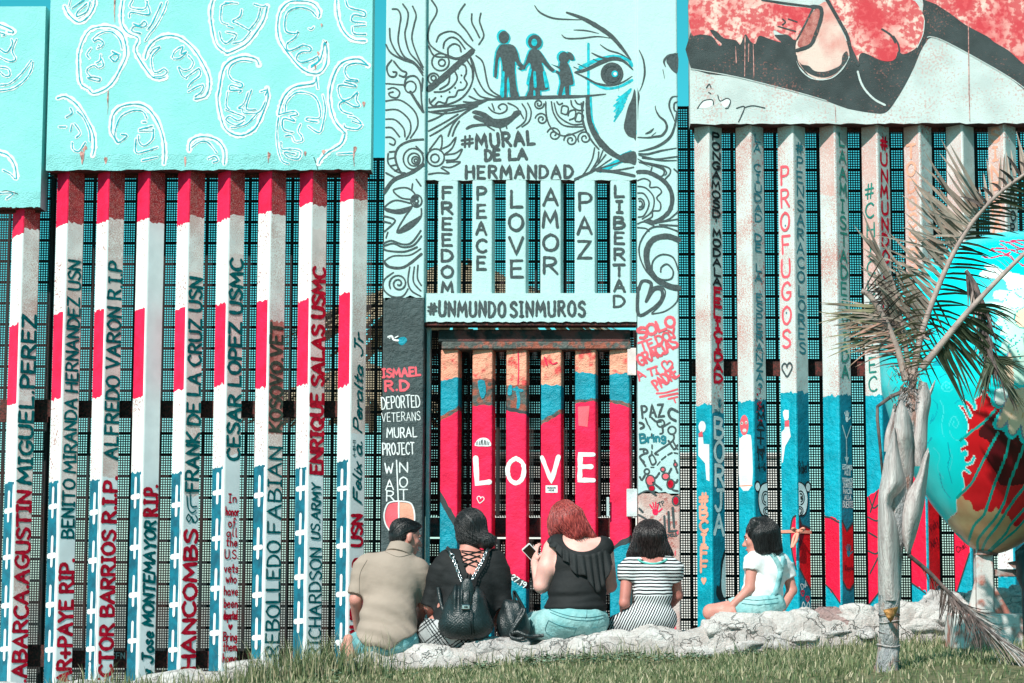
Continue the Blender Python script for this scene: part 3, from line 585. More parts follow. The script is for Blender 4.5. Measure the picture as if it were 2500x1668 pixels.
polyfill(mb, [(1, 1274), (20, 1298), (47, 1278), (47, 1424), (30, 1438), (16, 1436), (1, 1418)], mr, 'heart_deep', lfh)
for q in ('1,1272 20,1296 47,1276', '1,1420 16,1438 30,1440 47,1426'): ribbon(mb, zpts('o', q), 5, mr, 'outline')
for q in ('0,1261 20,1264 47,1276', '1,1428 18,1440 47,1472'): ribbon(mb, zpts('o', q), 4, ml, 'outline')
mb.build('painted_heart', o)
# posts 5-8
P, o = posts_r[4]; mr, ml = P.fmap('r'), P.fmap('l'); mb = MB()
text_stack(mb, '#CHICUARTEC', 25, 26, 443, 962, ml, 'letter_sea', 4.6); text_stack(mb, '#UNMUNDOSINMUROS', 22, 28, 330, 962, mr, 'letter_red', 7)
mb.build('lettering', o); mb = MB()
for q in ('6,1212 20,1240 40,1230', '2,1262 30,1272 46,1262', '4,1300 30,1312', '10,1250 34,1200', '2,1345 26,1352 44,1340', '6,1400 40,1352', '1,1477 24,1456 47,1434'): ribbon(mb, smooth(zpts('o', q)), 4, ml, 'outline')
mb.build('painted_heart', o)
P, o = posts_r[5]; mr, ml = P.fmap('r'), P.fmap('l'); mb = MB()
text_stack(mb, 'TODOSSOMOS', 24, 27, 348, 770, ml, 'peach', 6.5); text_line(mb, 'Vicky', (10, 1300), (44, 1280), 18, mr, 'maroon', 2); text_line(mb, 'N41', (12, 1340), (42, 1330), 20, mr, 'maroon', 2)
for a, b, mp in (((0, 1424), (47, 1450), ml), ((0, 1454), (47, 1430), mr)): ribbon(mb, [a, b], 4, mp, 'outline')
mb.build('lettering', o)
P, o = posts_r[6]; ml = P.fmap('l'); mb = MB(); ribbon(mb, [(0, 1457), (47, 1352)], 4, ml, 'outline'); text_line(mb, 'Chel', (10, 1350), (38, 1336), 14, ml, 'maroon', 1.8); mb.build('painted_heart', o)
P, o = posts_r[7]; mr, ml = P.fmap('r'), P.fmap('l'); mb = MB()
text_stack(mb, 'SINEDAD', 23, 28, 308, 618, ml, 'peach', 6.5); text_stack(mb, 'ELAMOR', 24, 22, 385, 575, mr, 'letter_black', 5); mb.build('lettering', o)
rail(1690, 2560, 883, 918, fence_c); rail(1690, 2560, 306, 321, fence_c, 16.03); rail(1690, 2560, 1530, 1562, fence_c)
# ---------------------------------------------------------------- fist mural
mat('fist_ground', (.56, .62, .60), rough=.7, var=.06, vs=5, rust=.25, rs=60, bump=.5, bs=190, rustc=(.56, .36, .33))
mat('fist_dark', (.052, .066, .067), rough=.65, var=.12, vs=8, bump=.8, bs=160, rust=.12, rustc=(.3, .12, .1))
mat('fist_red', (.84, .58, .50), rough=.65, vs=4.5, two=(.68, .085, .095), bump=.5, bs=190, rust=.62, rs=30, rustc=(.60, .04, .055))
mat('fist_pale', (.84, .62, .54), rough=.65, vs=4, two=(.74, .20, .17), bump=.8, bs=170)
YF = 15.85
pf = slab(1684, 2600, -90, 302, YF, .2, 'fist_ground', None, 6).build('mural_panel', fence_c)
mp = plane_map(YF); fb = MB()
def pg(txt, m, sm=2): polyfill(fb, [tuple(q) for q in smooth(zpts('H', txt), sm, True)[:-1]] if sm else zpts('H', txt), mp, m)
def layer(dz): return lambda px, py, lf: at(px, py, YF - dz - lf * .25)
mp = layer(.0006); pg('75,215 400,225 800,235 960,100 1160,300 1640,200 1640,-120 1760,-120 2000,100 2480,470 2480,700 2250,530 1990,380 1800,280 1720,255 1680,290 1640,360 1600,460 1540,580 1480,680 1430,750 1390,775 1330,775 1150,745 1000,690 830,640 560,570 350,520 75,470', 'fist_dark')
mp = layer(.0018); pg('75,-40 300,-60 560,0 720,40 900,60 870,120 830,200 790,275 740,240 690,230 640,205 650,250 690,290 600,262 540,245 515,300 480,280 450,235 430,265 410,305 380,275 300,260 250,215 205,205 240,260 285,300 265,310 220,250 140,235 75,225', 'fist_red', 3)
pg('1000,-30 1300,-60 1570,-10 1640,60 1672,140 1660,230 1620,320 1560,360 1520,370 1490,350 1475,395 1440,418 1370,412 1260,362 1225,380 1215,430 1180,340 1140,240 1080,140', 'fist_red', 3)
pg('1660,-40 2480,-60 2480,520 2350,440 2250,350 2150,290 2100,250 1950,170 1850,95 1750,30', 'fist_red', 3)
mp = layer(.003); pg('980,15 930,60 870,160 805,260 790,340 810,430 860,500 930,538 990,540 1060,510 1120,450 1155,390 1150,330 1120,240 1070,140 1010,30', 'fist_pale', 3)
mp = layer(.0042); pg('800,400 830,440 880,450 920,485 990,490 1050,470 1100,440 1110,380 1140,350 1150,400 1110,460 1060,505 990,530 920,520 850,480', 'fist_dark', 3)
pg('965,75 920,65 860,165 805,290 820,325 880,320 925,240 965,130', 'rust_rose', 3)
strokes(fb, 'H', 'w14:560,0 720,22 900,45|w26:900,45 960,55 965,120 930,230 890,310 800,345|w12:905,60 860,160 800,270|w24:1000,-10 1080,130 1140,240 1165,330 1215,440|w9:795,380 810,440 870,510|w12:1460,250 1490,300 1500,350|1380,200 1440,240 1470,290', 14, mp, 'fist_dark')
strokes(fb, 'H', 'w9:800,420 830,480 890,530 960,545 1040,530 1110,470 1155,390|w14:1215,490 1235,560 1270,620 1330,680 1400,718|w6:75,470 350,518 560,568 830,638 1000,688|w6:1690,255 1720,252 1800,278 1990,378 2250,528 2400,640|w6:1670,140 1660,235 1620,325', 8, mp, 'fist_ground')
for q in ('445,250 442,520', '470,300 468,420', '500,290 505,520', '1970,180 1975,640 1980,830', '1060,730 1065,835', '380,320 385,430'): ribbon(fb, zpts('H', q), 2, mp, 'rust_stain', jit=.5)
for _ in range(150):
    x, y = zp('H', *random.choice([(random.uniform(120, 780), random.uniform(60, 240)), (random.uniform(1100, 1600), random.uniform(20, 330)), (random.uniform(1800, 2350), random.uniform(0, 330))]))
strokes(fb, 'H', '700,130 720,150 700,170|740,130 800,150|670,180 740,200 790,215', 9, mp, 'fist_dark')
mp = layer(.0015); pg('120,735 165,690 215,685 230,705 200,735 150,740', 'chalk', 2); pg('255,655 290,690 330,670 345,695 310,740 280,700', 'chalk', 2)
strokes(fb, 'H', '120,740 160,690 220,682 228,715|258,650 275,690 320,672 345,690 330,735 310,740|385,740 440,728 420,790 400,832|440,735 500,722 580,738|180,600 200,575 212,600|195,630 210,640', 7, layer(.003), 'outline')
fb.build('painted_fist', pf)
# ---------------------------------------------------------------- centre portal: two columns, mural panel, slats, lintel
portal = thing('gate_portal', (at(1300, 1600, 15.9)[0], 15.9, zat(1600)), 'pale green gateway of two columns, a face mural and lettered slats', 'gateway')
def colm(xl, xr, yt, yb, Y, bands, name, label, seed):
    """square column with a gently lumpy front, painted in bands"""
    mb = MB(); rnd = random.Random(seed); xa = at(xl, 700, Y)[0]; xb = at(xr, 700, Y)[0]; top = yt; nu = 10; c = .012
    X = [xa, xa + c*.3, xa + c] + [xa + c + (xb-xa-2*c)*i/6 for i in range(1, 6)] + [xb - c, xb - c*.3, xb]
    D = [c, c*.3, 0] + [0]*5 + [0, c*.3, c]; n = len(X)
    for yb_, m in bands:
        rows = max(2, int((yb_ - top) / 40)); vs = []
        for r in range(rows + 1):
            py = top + (yb_ - top) * r / rows
            for i in range(n): vs.append((X[i], Y + D[i], at((xl+xr)/2, py + (rnd.uniform(-9, 9) if r == rows and yb_ < yb else 0), Y)[2]))
        mb.add(vs, [(r*n+i, (r+1)*n+i, (r+1)*n+i+1, r*n+i+1) for r in range(rows) for i in range(n-1)], m)
        zt, zb = at((xl+xr)/2, top, Y)[2], at((xl+xr)/2, yb_, Y)[2]
        mb.add([(xa, Y+c, zt), (xa, Y+.3, zt), (xa, Y+.3, zb), (xa, Y+c, zb), (xb, Y+c, zt), (xb, Y+.3, zt), (xb, Y+.3, zb), (xb, Y+c, zb)], [(0, 1, 2, 3), (4, 7, 6, 5), (1, 5, 6, 2)], m)
        top = yb_
    return mb.build(name, portal, label=label)
mat('stained_wall', (.62, .50, .46), rough=.7, vs=7, two=(.52, .27, .23), bump=.6, bs=120, rust=.25, rs=30); YC = 15.80; YPN = 15.84
cl = colm(936, 1036, -90, 1700, YC, [(727, 'pale_wall'), (1700, 'charcoal')], 'column', 'left column, pale with curls above and charcoal with chalk writing below', 11)
cr = colm(1556, 1657, -90, 1700, 15.815, [(1205, 'pale_wall'), (1700, 'stained_wall')], 'column', 'right column covered in black scrolls and pink handwriting', 12)
mb = slab(1037, 1554, -90, 440, YPN, .16, 'pale_wall', None, 13)
pp = mb.build('mural_panel', portal)
SL = [(497,640),(742,887),(983,1130),(1232,1380),(1478,1625),(1735,1877)]
words = [('FREEDOM', 148, 932, 562, 85), ('PEACE', 150, 765, 808, 76), ('LOVE', 170, 825, 1058, 108), ('AMOR', 155, 795, 1303, 112), ('PAZ', 185, 690, 1550, 108), ('LIBERTAD', 138, 1032, 1796, 84)]
mb = MB(); zb = at(1300, 787, YPN)[2]; zt = at(1300, 716, YPN)[2]
lm = slab(1037, 1554, 716, 786, YPN - .005, .17, 'pale_wall', None, 14); lin = lm.build('lintel', portal)
mb = MB(); mb.box((at(1037, 790, YPN)[0], YPN + .01, at(1300, 794, YPN)[2]), (at(1554, 790, YPN)[0], YPN + .16, at(1300, 786, YPN)[2] - .001), 'rust_steel'); mb.build('lintel_flange', lin)
slat_rot = R(5)
for (a, b), (wd, y0, y1, xc, ww) in zip(SL, words):
    xa, xb = 900 + a/2.9375, 900 + b/2.9375; ya, yb = 440, 718
    A = at(xa, 580, YPN); B = at(xb, 580, YPN); zt, zb = at(1300, ya, YPN)[2], at(1300, yb, YPN)[2]
    w = B[0] - A[0]; mb = MB()
    c = .01; prof = [(0, .15), (0, c), (c*.3, c*.3), (c, 0), (w*.5, -.002), (w - c, 0), (w - c*.3, c*.3), (w, c), (w + .016, .15)]
    vs = [(A[0] + x, YPN + .002 + y, z) for z in (zt, zb) for x, y in prof]; n = len(prof)
    mb.add(vs, [(i, n+i, n+i+1, i+1) for i in range(n-1)], 'pale_wall')
    s_o = mb.build('slat', portal)
    mb = MB(); mp = plane_map(YPN - .001); k = (y1 - y0) / len(wd)
    text_stack(mb, wd, 900 + xc/2.9375, ww/2.9375*.9, 400 + y0/2.9375, 400 + (y1+12)/2.9375, mp, 'spray', 6.6, .70, .03)
    mb.build('lettering', s_o)
# lettering and drawings on panel and lintel
mp = plane_map(YPN); mpl = plane_map(YPN - .006)
mb = MB()
q = lambda x, y: zp('D', x, y)
text_line(mb, '#', q(672, 1060), q(752, 1050), 26, mp, 'spray', 6, gap=.1); text_line(mb, 'MURAL', q(772, 1065), q(1190, 1030), 32, mp, 'spray', 7.8, .3)
text_line(mb, 'DE', q(838, 1153), q(940, 1148), 25, mp, 'spray', 8, .25); text_line(mb, 'LA', q(1008, 1143), q(1132, 1140), 24, mp, 'spray', 8, .2)
text_line(mb, 'HERMANDAD', q(698, 1278), q(1462, 1276), 29, mp, 'spray', 7.2, .32); mb.build('lettering', pp)
mb = MB(); q = lambda x, y: zp('E', x, y)
text_line(mb, '#', q(428, 1080), q(485, 1080), 26, mpl, 'spray', 6); text_line(mb, 'UNMUNDO', q(505, 1092), q(978, 1095), 35, mpl, 'spray', 6.8, .34); text_line(mb, 'SINMUROS', q(1018, 1095), q(1548, 1090), 35, mpl, 'spray', 6.8, .34); mb.build('lettering', lin)
# face mural
cy = MB(); lay = lambda dz: (lambda px, py, lf: at(px, py, YPN - dz - lf * .3))
mc = lay(.0006)
strokes(cy, 'D', '1540,475 1640,430 1760,405 1860,430 1885,470|w20:1560,560 1680,630 1790,625 1890,575|w18:1576,315 1576,690|w22:1590,690 1600,860 1640,960|w15:1880,640 1780,720|w13:1870,665 1760,760|w14:1855,690 1775,770|w12:1850,710 1760,800|w14:1840,730 1775,810|w12:1830,760 1765,840|w12:1820,780 1760,870|w10:1880,650 1850,690|w10:1820,700 1790,690|w40:1868,905 1885,945 1905,950|w22:1890,955 1960,938|w36:1690,1210 1790,1160 1880,1125|w20:1660,1230 1740,1200|w14:1510,480 1600,440|w14:1500,500 1570,470|w16:1800,1120 1880,1085', 26, mc, 'spray_cyan')
def P_(mb, k, txt, mapf, m, n=3): polyfill(mb, [tuple(c) for c in smooth(zpts(k, txt), n, True)[:-1]], mapf, m)
def fam(mb, mapf, m, dx, dy, g):
    sh = lambda t: ' '.join('%g,%g' % (float(a.split(',')[0]) + dx, float(a.split(',')[1]) + dy) for a in t.split())
    man = '900,550 905,470 915,380 940,330 965,318 1010,318 1045,330 1070,380 1085,440 1125,485 1110,500 1070,470 1050,440 1050,540 1065,650 1080,700 1020,705 1010,600 1000,545 990,600 990,695 950,700 958,600 960,480 945,410 930,430 925,490 918,555'
    wom = '1150,370 1185,350 1225,362 1260,410 1300,470 1335,500 1310,515 1265,470 1240,450 1265,530 1290,640 1230,650 1235,700 1200,700 1195,650 1180,652 1180,700 1130,695 1150,650 1155,560 1165,480 1150,450 1120,490 1090,505 1075,490 1120,460'
    kid = '1370,450 1400,440 1430,455 1455,520 1470,605 1440,612 1440,680 1412,680 1408,620 1395,640 1385,682 1358,680 1375,600 1365,540 1340,520 1350,505 1368,515 1370,495 1310,460 1365,478'
    for t in (man, wom, kid): P_(mb, 'D', sh(t), mapf, m, 2)
    for c, rx, ry in (((970, 268), 38*g, 46*g), ((1192, 302), 50*g, 52*g), ((1400, 415), 38*g, 42*g)): disc(mb, zp('D', c[0]+dx, c[1]+dy), rx/2.9375, ry/2.9375, mapf, m, 20, lf=lift())
    P_(mb, 'D', sh('1425,378 1455,380 1475,425 1440,428'), mapf, m, 2)
fam(cy, lay(.0004), 'spray_cyan', -10, -4, 1.12); fam(cy, lay(.0004), 'spray_cyan', 10, 8, 1.0)
for t in ('965,520 960,690', '1190,520 1195,620', '1160,500 1140,600', '1260,520 1275,620'): ribbon(cy, zpts('D', t), 7, lay(.0042), 'spray_cyan')
disc(cy, zp('D', 1188, 305), 7, 9, lay(.0042), 'spray_cyan'); disc(cy, zp('D', 1765, 530), 8, 8, lay(.0052), 'spray_cyan')
cy.build('painted_cyan_accents', pp)
fm = MB(); ms = lay(.0018); fam(fm, ms, 'spray', 0, 0, 1.0); fm.build('painted_family', pp)
sp = MB()
strokes(sp, 'D', 'w22:450,800 560,790 640,775 740,750 850,715 1000,708|w26:850,715 1000,708 1200,700 1400,695 1550,690 1700,675', 24, ms, 'spray', 1)
strokes(sp, 'D', 'w13:1190,40 1230,90 1320,130 1440,140 1530,142|w34:1420,90 1530,130 1640,190 1740,260 1820,350 1880,430|w10:1470,215 1560,220 1650,240|w12:1385,250 1420,275 1520,275 1640,262 1740,275|w11:1660,320 1720,360 1800,385 1880,430|w14:1600,380 1680,415 1780,420|w11:1640,440 1700,420|w30:1480,520 1560,500 1680,442 1760,420 1830,440 1895,500|w13:1470,480 1530,508|w12:1500,458 1570,492|w12:1610,425 1680,452|w16:1480,520 1560,560 1640,600 1730,612 1820,590 1890,545|w5:1792,600 1794,655', 12, ms, 'spray', 1)
disc(sp, zp('D', 1745, 530), 28, 28, ms, 'spray'); 
ribbon(sp, [zp('D', *c) for c in ring((1745, 530), 56, 56)], 3, lay(.0045), 'charcoal'); disc(sp, zp('D', 1768, 530), 4, 4, lay(.0062), 'chalk', lf=0)
P_(sp, 'D', '1905,640 1918,700 1918,990 1900,990 1860,975 1830,920 1840,850 1860,770 1890,700', ms, 'spray')
strokes(sp, 'D', 'w30:1570,700 1575,780 1590,880 1640,980 1720,1070 1800,1130|1540,730 1530,840 1550,920 1600,1010 1650,1070|1560,740 1570,860 1600,950 1660,1050|w18:1630,1000 1700,1080 1780,1130', 13, ms, 'spray')
P_(sp, 'D', '1780,1130 1850,1095 1915,1090 1915,1180 1870,1170 1820,1165', ms, 'spray')
strokes(sp, 'D', '1630,1215 1720,1190 1800,1165 1880,1120|w24:1640,1222 1760,1232 1905,1262|1720,1230 1820,1215 1900,1200|w10:1620,1060 1600,1150 1540,1250 1500,1285|w10:1650,1090 1640,1150 1590,1230|w10:1700,1110 1660,1160 1600,1220|w9:1740,1140 1680,1180 1630,1215|w9:1680,1080 1645,1170|w18:1480,1285 1560,1250 1640,1210', 12, ms, 'spray')
P_(sp, 'D', '695,918 740,892 830,885 800,872 750,845 765,825 830,850 790,828 740,810 765,790 840,810 895,850 960,850 1020,830 1040,800 1075,790 1095,800 1085,820 1050,850 1000,895 940,920 880,905 800,905 740,915 705,930', ms, 'spray', 2)
strokes(sp, 'D', '860,770 890,800 940,815 985,795 990,760 960,745 930,765 945,785|885,745 900,790|940,915 950,950|985,895 990,920|850,905 900,935|1000,740 1060,770 1100,830 1110,850|1100,745 1130,800 1120,870 1060,920|1140,740 1165,800 1150,870 1100,910', 11, ms, 'spray')
strokes(sp, 'D', '430,800 520,815 640,800 760,760 850,718|430,772 600,760 720,745|440,975 520,930 620,860 700,800 780,760|430,940 540,880 640,820|570,975 600,900 650,840 720,790|600,975 620,920 650,870|480,700 440,740|430,870 500,840 560,800|720,690 790,720 850,715|755,635 800,690 880,710|680,730 740,735 800,725', 12, ms, 'spray')
strokes(sp, 'D', '720,395 750,450 780,560 830,650 900,690 950,700|770,400 820,450 850,590 880,650 950,695|690,410 740,490 745,560|w44:430,640 520,570 620,480 740,370|w18:560,400 640,420 740,365|485,300 510,250 580,225 640,245 700,310 760,360|535,345 545,300 590,268 640,285 690,350|570,395 570,345 610,315 650,330 662,370|640,455 690,470 700,520 685,560 705,600 680,640 640,650 620,690 570,700 550,740 500,730 470,760 440,740 435,710|610,500 635,560 600,620 540,655 470,660|580,540 570,600 510,640|730,420 752,520 730,620 670,700 580,745 470,765|690,30 650,90 645,150 700,220 745,290|740,100 740,160 770,220 795,270|805,95 795,150 810,200 825,260 790,320|450,0 488,60 480,110 440,180 425,260 440,320 500,370 600,410|430,330 470,400 560,410', 12, ms, 'spray')
for c, r in (((515, 445), 62), ((525, 450), 24), ((465, 565), 40), ((465, 560), 18), ((480, 1130), 62), ((475, 1135), 30)): ribbon(sp, [zp('D', *p) for p in ring(c, r, r)], 4, ms, 'spray')
for x, y in ((640, 490), (665, 540), (660, 590), (620, 630), (580, 660), (520, 690)): disc(sp, zp('D', x, y), 2.5, 2.5, ms, 'spray', 8)
strokes(sp, 'D', '435,1075 470,1030 520,970 525,1040 510,1080|520,1070 580,1040 625,985 600,1060 540,1110|545,1110 620,1100 670,1070 630,1140 555,1150|560,1165 620,1160 655,1165 590,1200 530,1195|520,1205 545,1220 575,1245 500,1240 430,1250', 12, ms, 'spray')
strokes(sp, 'D', '1270,730 1275,830 1310,920 1400,975 1540,930|1310,730 1330,820 1400,900 1540,910|1330,740 1360,830 1450,890 1530,890|1350,730 1365,750 1390,740|1380,800 1390,760 1430,770 1420,820 1380,810|1430,830 1440,800 1480,790 1480,840 1440,860|1480,860 1500,810 1540,830 1520,870 1485,870|1450,720 1460,760 1500,790 1540,790|1480,720 1500,745 1540,750|1525,740 1535,850 1560,940', 11, ms, 'spray')
for c, r, a in (((1220, 745), 38, 0), ((1240, 855), 46, 190), ((1330, 965), 52, 200), ((1450, 1005), 50, 180), ((1550, 990), 52, 150)): ribbon(sp, [zp('D', *p) for p in spiral(c, r, 8, 1.6, a)], 3.8, ms, 'spray')
sp.build('painted_scrollwork', pp)
# right column drawing
md = plane_map(15.815); sp = MB()
strokes(sp, 'D', 'w14:1940,360 1970,430 1980,520 1965,600 1942,655|w18:1930,985 2000,988 2060,980 2105,970 2138,920 2125,870 2085,835 2060,790 2055,760|w16:1985,960 2020,945 2045,920|w14:2030,975 2060,950|w16:2216,385 2150,400 2118,440 2130,480|w12:2110,500 2122,562|w20:2210,800 2195,900 2160,985 2080,1045 1990,1075 1935,1085|w13:2218,690 2172,700 2155,760 2180,830 2205,900|2218,730 2192,742 2192,790 2218,800|w14:1935,1100 2000,1105 2100,1080 2218,1060|w13:1935,1110 2000,1130 2100,1150 2218,1150|w13:1930,1140 2000,1175 2090,1190 2135,1235 2120,1260|1935,1160 2020,1200', 12, md, 'spray', 1)
P_(sp, 'D', '2150,405 2216,385 2216,520 2180,510 2150,470 2135,440', md, 'spray')
P_(sp, 'D', '1930,640 1945,690 1935,760 1930,870 1928,640', md, 'spray')
strokes(sp, 'T', '36,130 70,120 100,135 100,165 140,165 160,190 135,220 155,250 150,285 115,290 110,320 70,340|36,160 80,170 120,220 110,290 60,330|36,195 70,200 95,250 70,310 40,320|w22:36,85 100,90 180,140 215,210 200,290 130,345 90,340|45,35 110,50 170,75 165,105 130,110|70,35 190,60 205,90 180,120|60,12 130,18 248,4|248,290 190,335 120,345|248,330 130,350|248,365 150,360|w30:250,440 190,420 120,435 84,490 88,570 130,640 200,680 250,690|248,395 170,370 100,380 50,450 45,520 80,600 130,645|248,600 220,530 160,515 115,550 115,610 160,645 210,640 220,600 190,565 160,580 155,605|w18:40,700 60,655 100,660 105,690 80,760|w18:80,760 120,700 160,700 160,750 110,800 40,828 38,690|105,690 150,680 180,710 160,770 110,820|248,690 240,760 180,810 110,825|36,355 70,345 120,365|36,375 80,380 95,395|110,60 100,100|248,90 225,70', 8, md, 'spray')
for r in (22, 12): ribbon(sp, [zp('T', *p) for p in ring((48, 252), r, r*1.3, 16, -110, 110)], 4, md, 'spray')
sp.build('painted_scrollwork', cr)
sp = MB(); q = lambda x, y: zp('F', x, y)
for s, a, b, h, sw in (('SOLO', (1948, 170), (2205, 72), 74, 20), ('TE', (1955, 258), (2050, 225), 62, 15), ('DOY', (2075, 210), (2215, 150), 62, 15), ('GRACIAS', (1950, 365), (2222, 225), 78, 17), ('A', (1942, 468), (1985, 440), 62, 13), ('TI', (2010, 435), (2080, 415), 50, 13), ('PADRE', (2072, 540), (2225, 430), 76, 15)):
    text_line(sp, s, q(*a), q(*b), h/2.9375, md, 'pink_red', sw/2.9375*1.1, .12)
heart(sp, q(2140, 360), 15, md, 'pink_red', 4.5)
strokes(sp, 'F', 'w14:2065,560 2130,555 2215,530|w16:2090,585 2215,560|w14:2150,600 2215,585|w12:2190,600 2200,625', 14, md, 'pink_red')
text_line(sp, 'PAZ', q(1962, 735), q(2118, 722), 29, md, 'spray', 5.2, .25); text_line(sp, 'Bring', q(1948, 915), q(2128, 900), 21, md, 'letter_cyan', 5, .2); text_line(sp, 'TP', q(2085, 1375), q(2125, 1355), 10, md, 'spray', 2.2)
text_line(sp, 'CHOLO', zp('G', 2205, 398), zp('G', 2275, 388), 7, md, 'spray', 2.2)
sp.build('lettering', cr)
sp = MB()
strokes(sp, 'F', 'w18:2215,690 2170,670 2150,700 2165,735 2200,755|2030,735 2060,760 2095,760|w12:1985,740 2000,780|w12:2008,790 2022,820|w12:2030,850 2030,880|2105,790 2110,840 2090,850|2112,800 2160,770|2185,850 2180,900 2060,985 2075,1000|2180,900 2215,960|2150,900 2190,960 2215,930|w18:1945,770 1968,780 1972,800 1950,812|1945,960 1985,960 2000,985 1960,1000 1945,1020 1975,1050|1950,1030 1985,1080|w12:2010,1015 2035,1000 2060,1050 2032,1070 2010,1015|w10:2032,930 2032,955|w10:2030,975 2030,1000|w10:2100,1035 2130,1010|w10:2145,1000 2175,985|w10:2190,985 2215,990|w10:2070,1075 2090,1050|w10:2025,1090 2045,1090|w15:1985,1140 1960,1180 1945,1160|w15:2000,1145 2050,1170 2085,1130|w15:1995,1200 2020,1260 2060,1290|w15:2040,1200 2100,1250|w15:2110,1140 2130,1170 2170,1100|w15:2150,1170 2200,1200 2215,1180|w15:2150,1210 2180,1250 2215,1260|2195,1040 2200,1080 2215,1130|1940,1385 1965,1410|w12:1935,1430 1990,1460|w16:2120,1440 2125,1560|w16:2150,1410 2155,1550|w18:2180,1380 2190,1520|2150,1550 2210,1545|w12:1935,1285 1990,1260 2050,1265', 14, md, 'spray')
for c, r in (((2095, 775), 26), ((2175, 825), 28), ((1995, 1120), 18), ((1985, 975), 14)): ribbon(sp, [q(*p) for p in ring(c, r)], 4.4, md, 'spray')
for c, rx, ry, m in (((2020, 1185), 32, 38, 'pink_red'), ((2130, 1155), 26, 24, 'pink_red'), ((2165, 1210), 26, 34, 'letter_red'), ((2110, 1105), 16, 16, 'pink_red'), ((2200, 1070), 12, 14, 'pink_red'), ((2030, 1240), 20, 18, 'letter_red'), ((2203, 1330), 24, 34, 'letter_red')):
    disc(sp, q(*c), rx/2.94, ry/2.94, md, m, 14); ribbon(sp, [q(*p) for p in ring(c, rx, ry)], 3.6, md, 'spray')
hand(sp, q(2055, 1405), 18, md, 'crimson', -.1)
for _ in range(14): disc(sp, (random.uniform(1630, 1655), random.uniform(1290, 1560)), random.uniform(1, 5), random.uniform(2, 8), md, 'pink_red', 8)
sp.build('painted_stick_figures', cr)
# left column drawing
md = plane_map(YC); sp = MB()
strokes(sp, 'D', '170,65 210,70 230,120 220,200 212,300 250,400 330,450 388,520|245,30 282,90 275,170 260,250 290,370 350,440 390,500|315,45 340,110 325,180 310,280 350,400 390,480|150,205 160,300 220,400 300,440 370,490|124,320 160,380 250,430 330,460 388,540|165,430 130,480 145,540 185,550 200,520 175,515|180,440 230,500 270,520 255,550 220,540|255,620 270,560 330,545 370,600 378,720 390,800|w20:300,660 350,740 390,800|124,600 250,610|140,640 180,630 222,660 205,700 160,695 145,670 175,660|124,725 230,720 330,800 352,900 300,990|124,790 210,790 290,860 300,940 270,1000|124,855 190,860 250,920 260,980|124,915 170,920 220,980|124,985 160,985 190,1010 180,1040 150,1030|w16:390,1000 300,1010 220,1050 190,1120 210,1200 240,1250|140,1100 140,1170 200,1230 260,1240|150,1090 200,1085|w10:140,1140 190,1130|w10:155,1190 205,1180|w10:185,1225 220,1210|124,1240 200,1280|w26:112,1380 180,1290 300,1240 390,1180|388,560 380,650|340,1050 390,1100', 12, md, 'spray')
for c, r in (((300, 625), 40), ((320, 1140), 72), ((325, 1145), 44), ((335, 1150), 26), ((338, 1152), 12)): ribbon(sp, [zp('D', *p) for p in ring(c, r, r*1.05)], 4, md, 'spray')
strokes(sp, 'S', '185,150 130,140 90,100 150,85 190,100 215,130|195,185 140,225 60,215 45,190 100,155 180,170|190,195 150,250 110,330 180,310 238,250 243,200|190,100 195,65|215,40 240,75|36,240 100,265 42,325|36,270 75,280|36,390 80,375 140,395 190,385 240,320|36,405 90,390 140,410 200,400 243,350|36,418 60,430 150,435 220,410|w16:38,490 70,520 150,520 243,450|38,490 90,460 180,455 240,420|180,520 170,600 190,650 240,680|205,520 200,600 240,650|225,510 222,580 243,620|90,550 40,590 36,640 80,680 140,680 170,640|60,330 50,360', 9, md, 'spray')
P_(sp, 'S', '45,195 100,205 170,190 195,185 140,225 60,215', md, 'spray'); P_(sp, 'S', '110,330 150,290 200,260 240,240 180,310', md, 'spray')
for r, a0, a1 in ((30, 0, 360), (20, 60, 300), (10, 0, 360)): ribbon(sp, [zp('S', *p) for p in ring((216, 158), r, r*1.1, 20, a0, a1)], 4, md, 'spray')
ribbon(sp, [zp('S', *p) for p in spiral((118, 610), 52, 8, 1.9, 150)], 4, md, 'spray')
sp.build('painted_scrollwork', cl)
sp = MB()
for s, a, b, h, sw, m in (('ISMAEL', (102, 445), (370, 430), 58, 13, 'pink_red'), ('R.D', (118, 540), (285, 535), 68, 15, 'pink_red'), ('DEPORTED', (95, 672), (368, 655), 85, 6.5, 'chalk'), ('VETERANS', (96, 765), (370, 752), 62, 4.5, 'chalk'), ('MURAL', (132, 878), (345, 870), 68, 7, 'chalk'), ('PROJECT', (102, 1002), (328, 995), 82, 7, 'chalk')):
    text_line(sp, s, q(*a), q(*b), h/2.9375, md, m, sw/2.9375*1.2, .22)
strokes(sp, 'F', '200,1040 206,1180 212,1330', 9, md, 'chalk')
for s, x, y0 in (('W', 145, 1135), ('A', 150, 1250), ('R', 155, 1330), ('N', 250, 1125), ('O', 250, 1232), ('T', 250, 1322)): text_line(sp, s, q(x-28, y0), q(x+28, y0), 24, md, 'chalk', 3.2)
sp.build('lettering', cl)
sp = MB(); c0 = (220, 1450)
P_(sp, 'F', '216,1335 150,1345 125,1380 112,1440 125,1500 150,1545 216,1455', md, 'pink_red', 3); P_(sp, 'F', '216,1335 290,1345 318,1380 328,1450 318,1510 290,1550 216,1455', md, 'peach', 3)
P_(sp, 'F', '216,1455 150,1545 216,1560 290,1550', md, 'gate_teal', 2)
strokes(sp, 'F', 'w10:216,1332 150,1342 122,1380 110,1440 122,1500 150,1545|w10:216,1332 290,1342 320,1380 330,1450 320,1510 290,1550|w10:216,1335 216,1455|w10:216,1455 150,1545|w10:216,1455 290,1550', 10, plane_map(YC - .004), 'chalk')
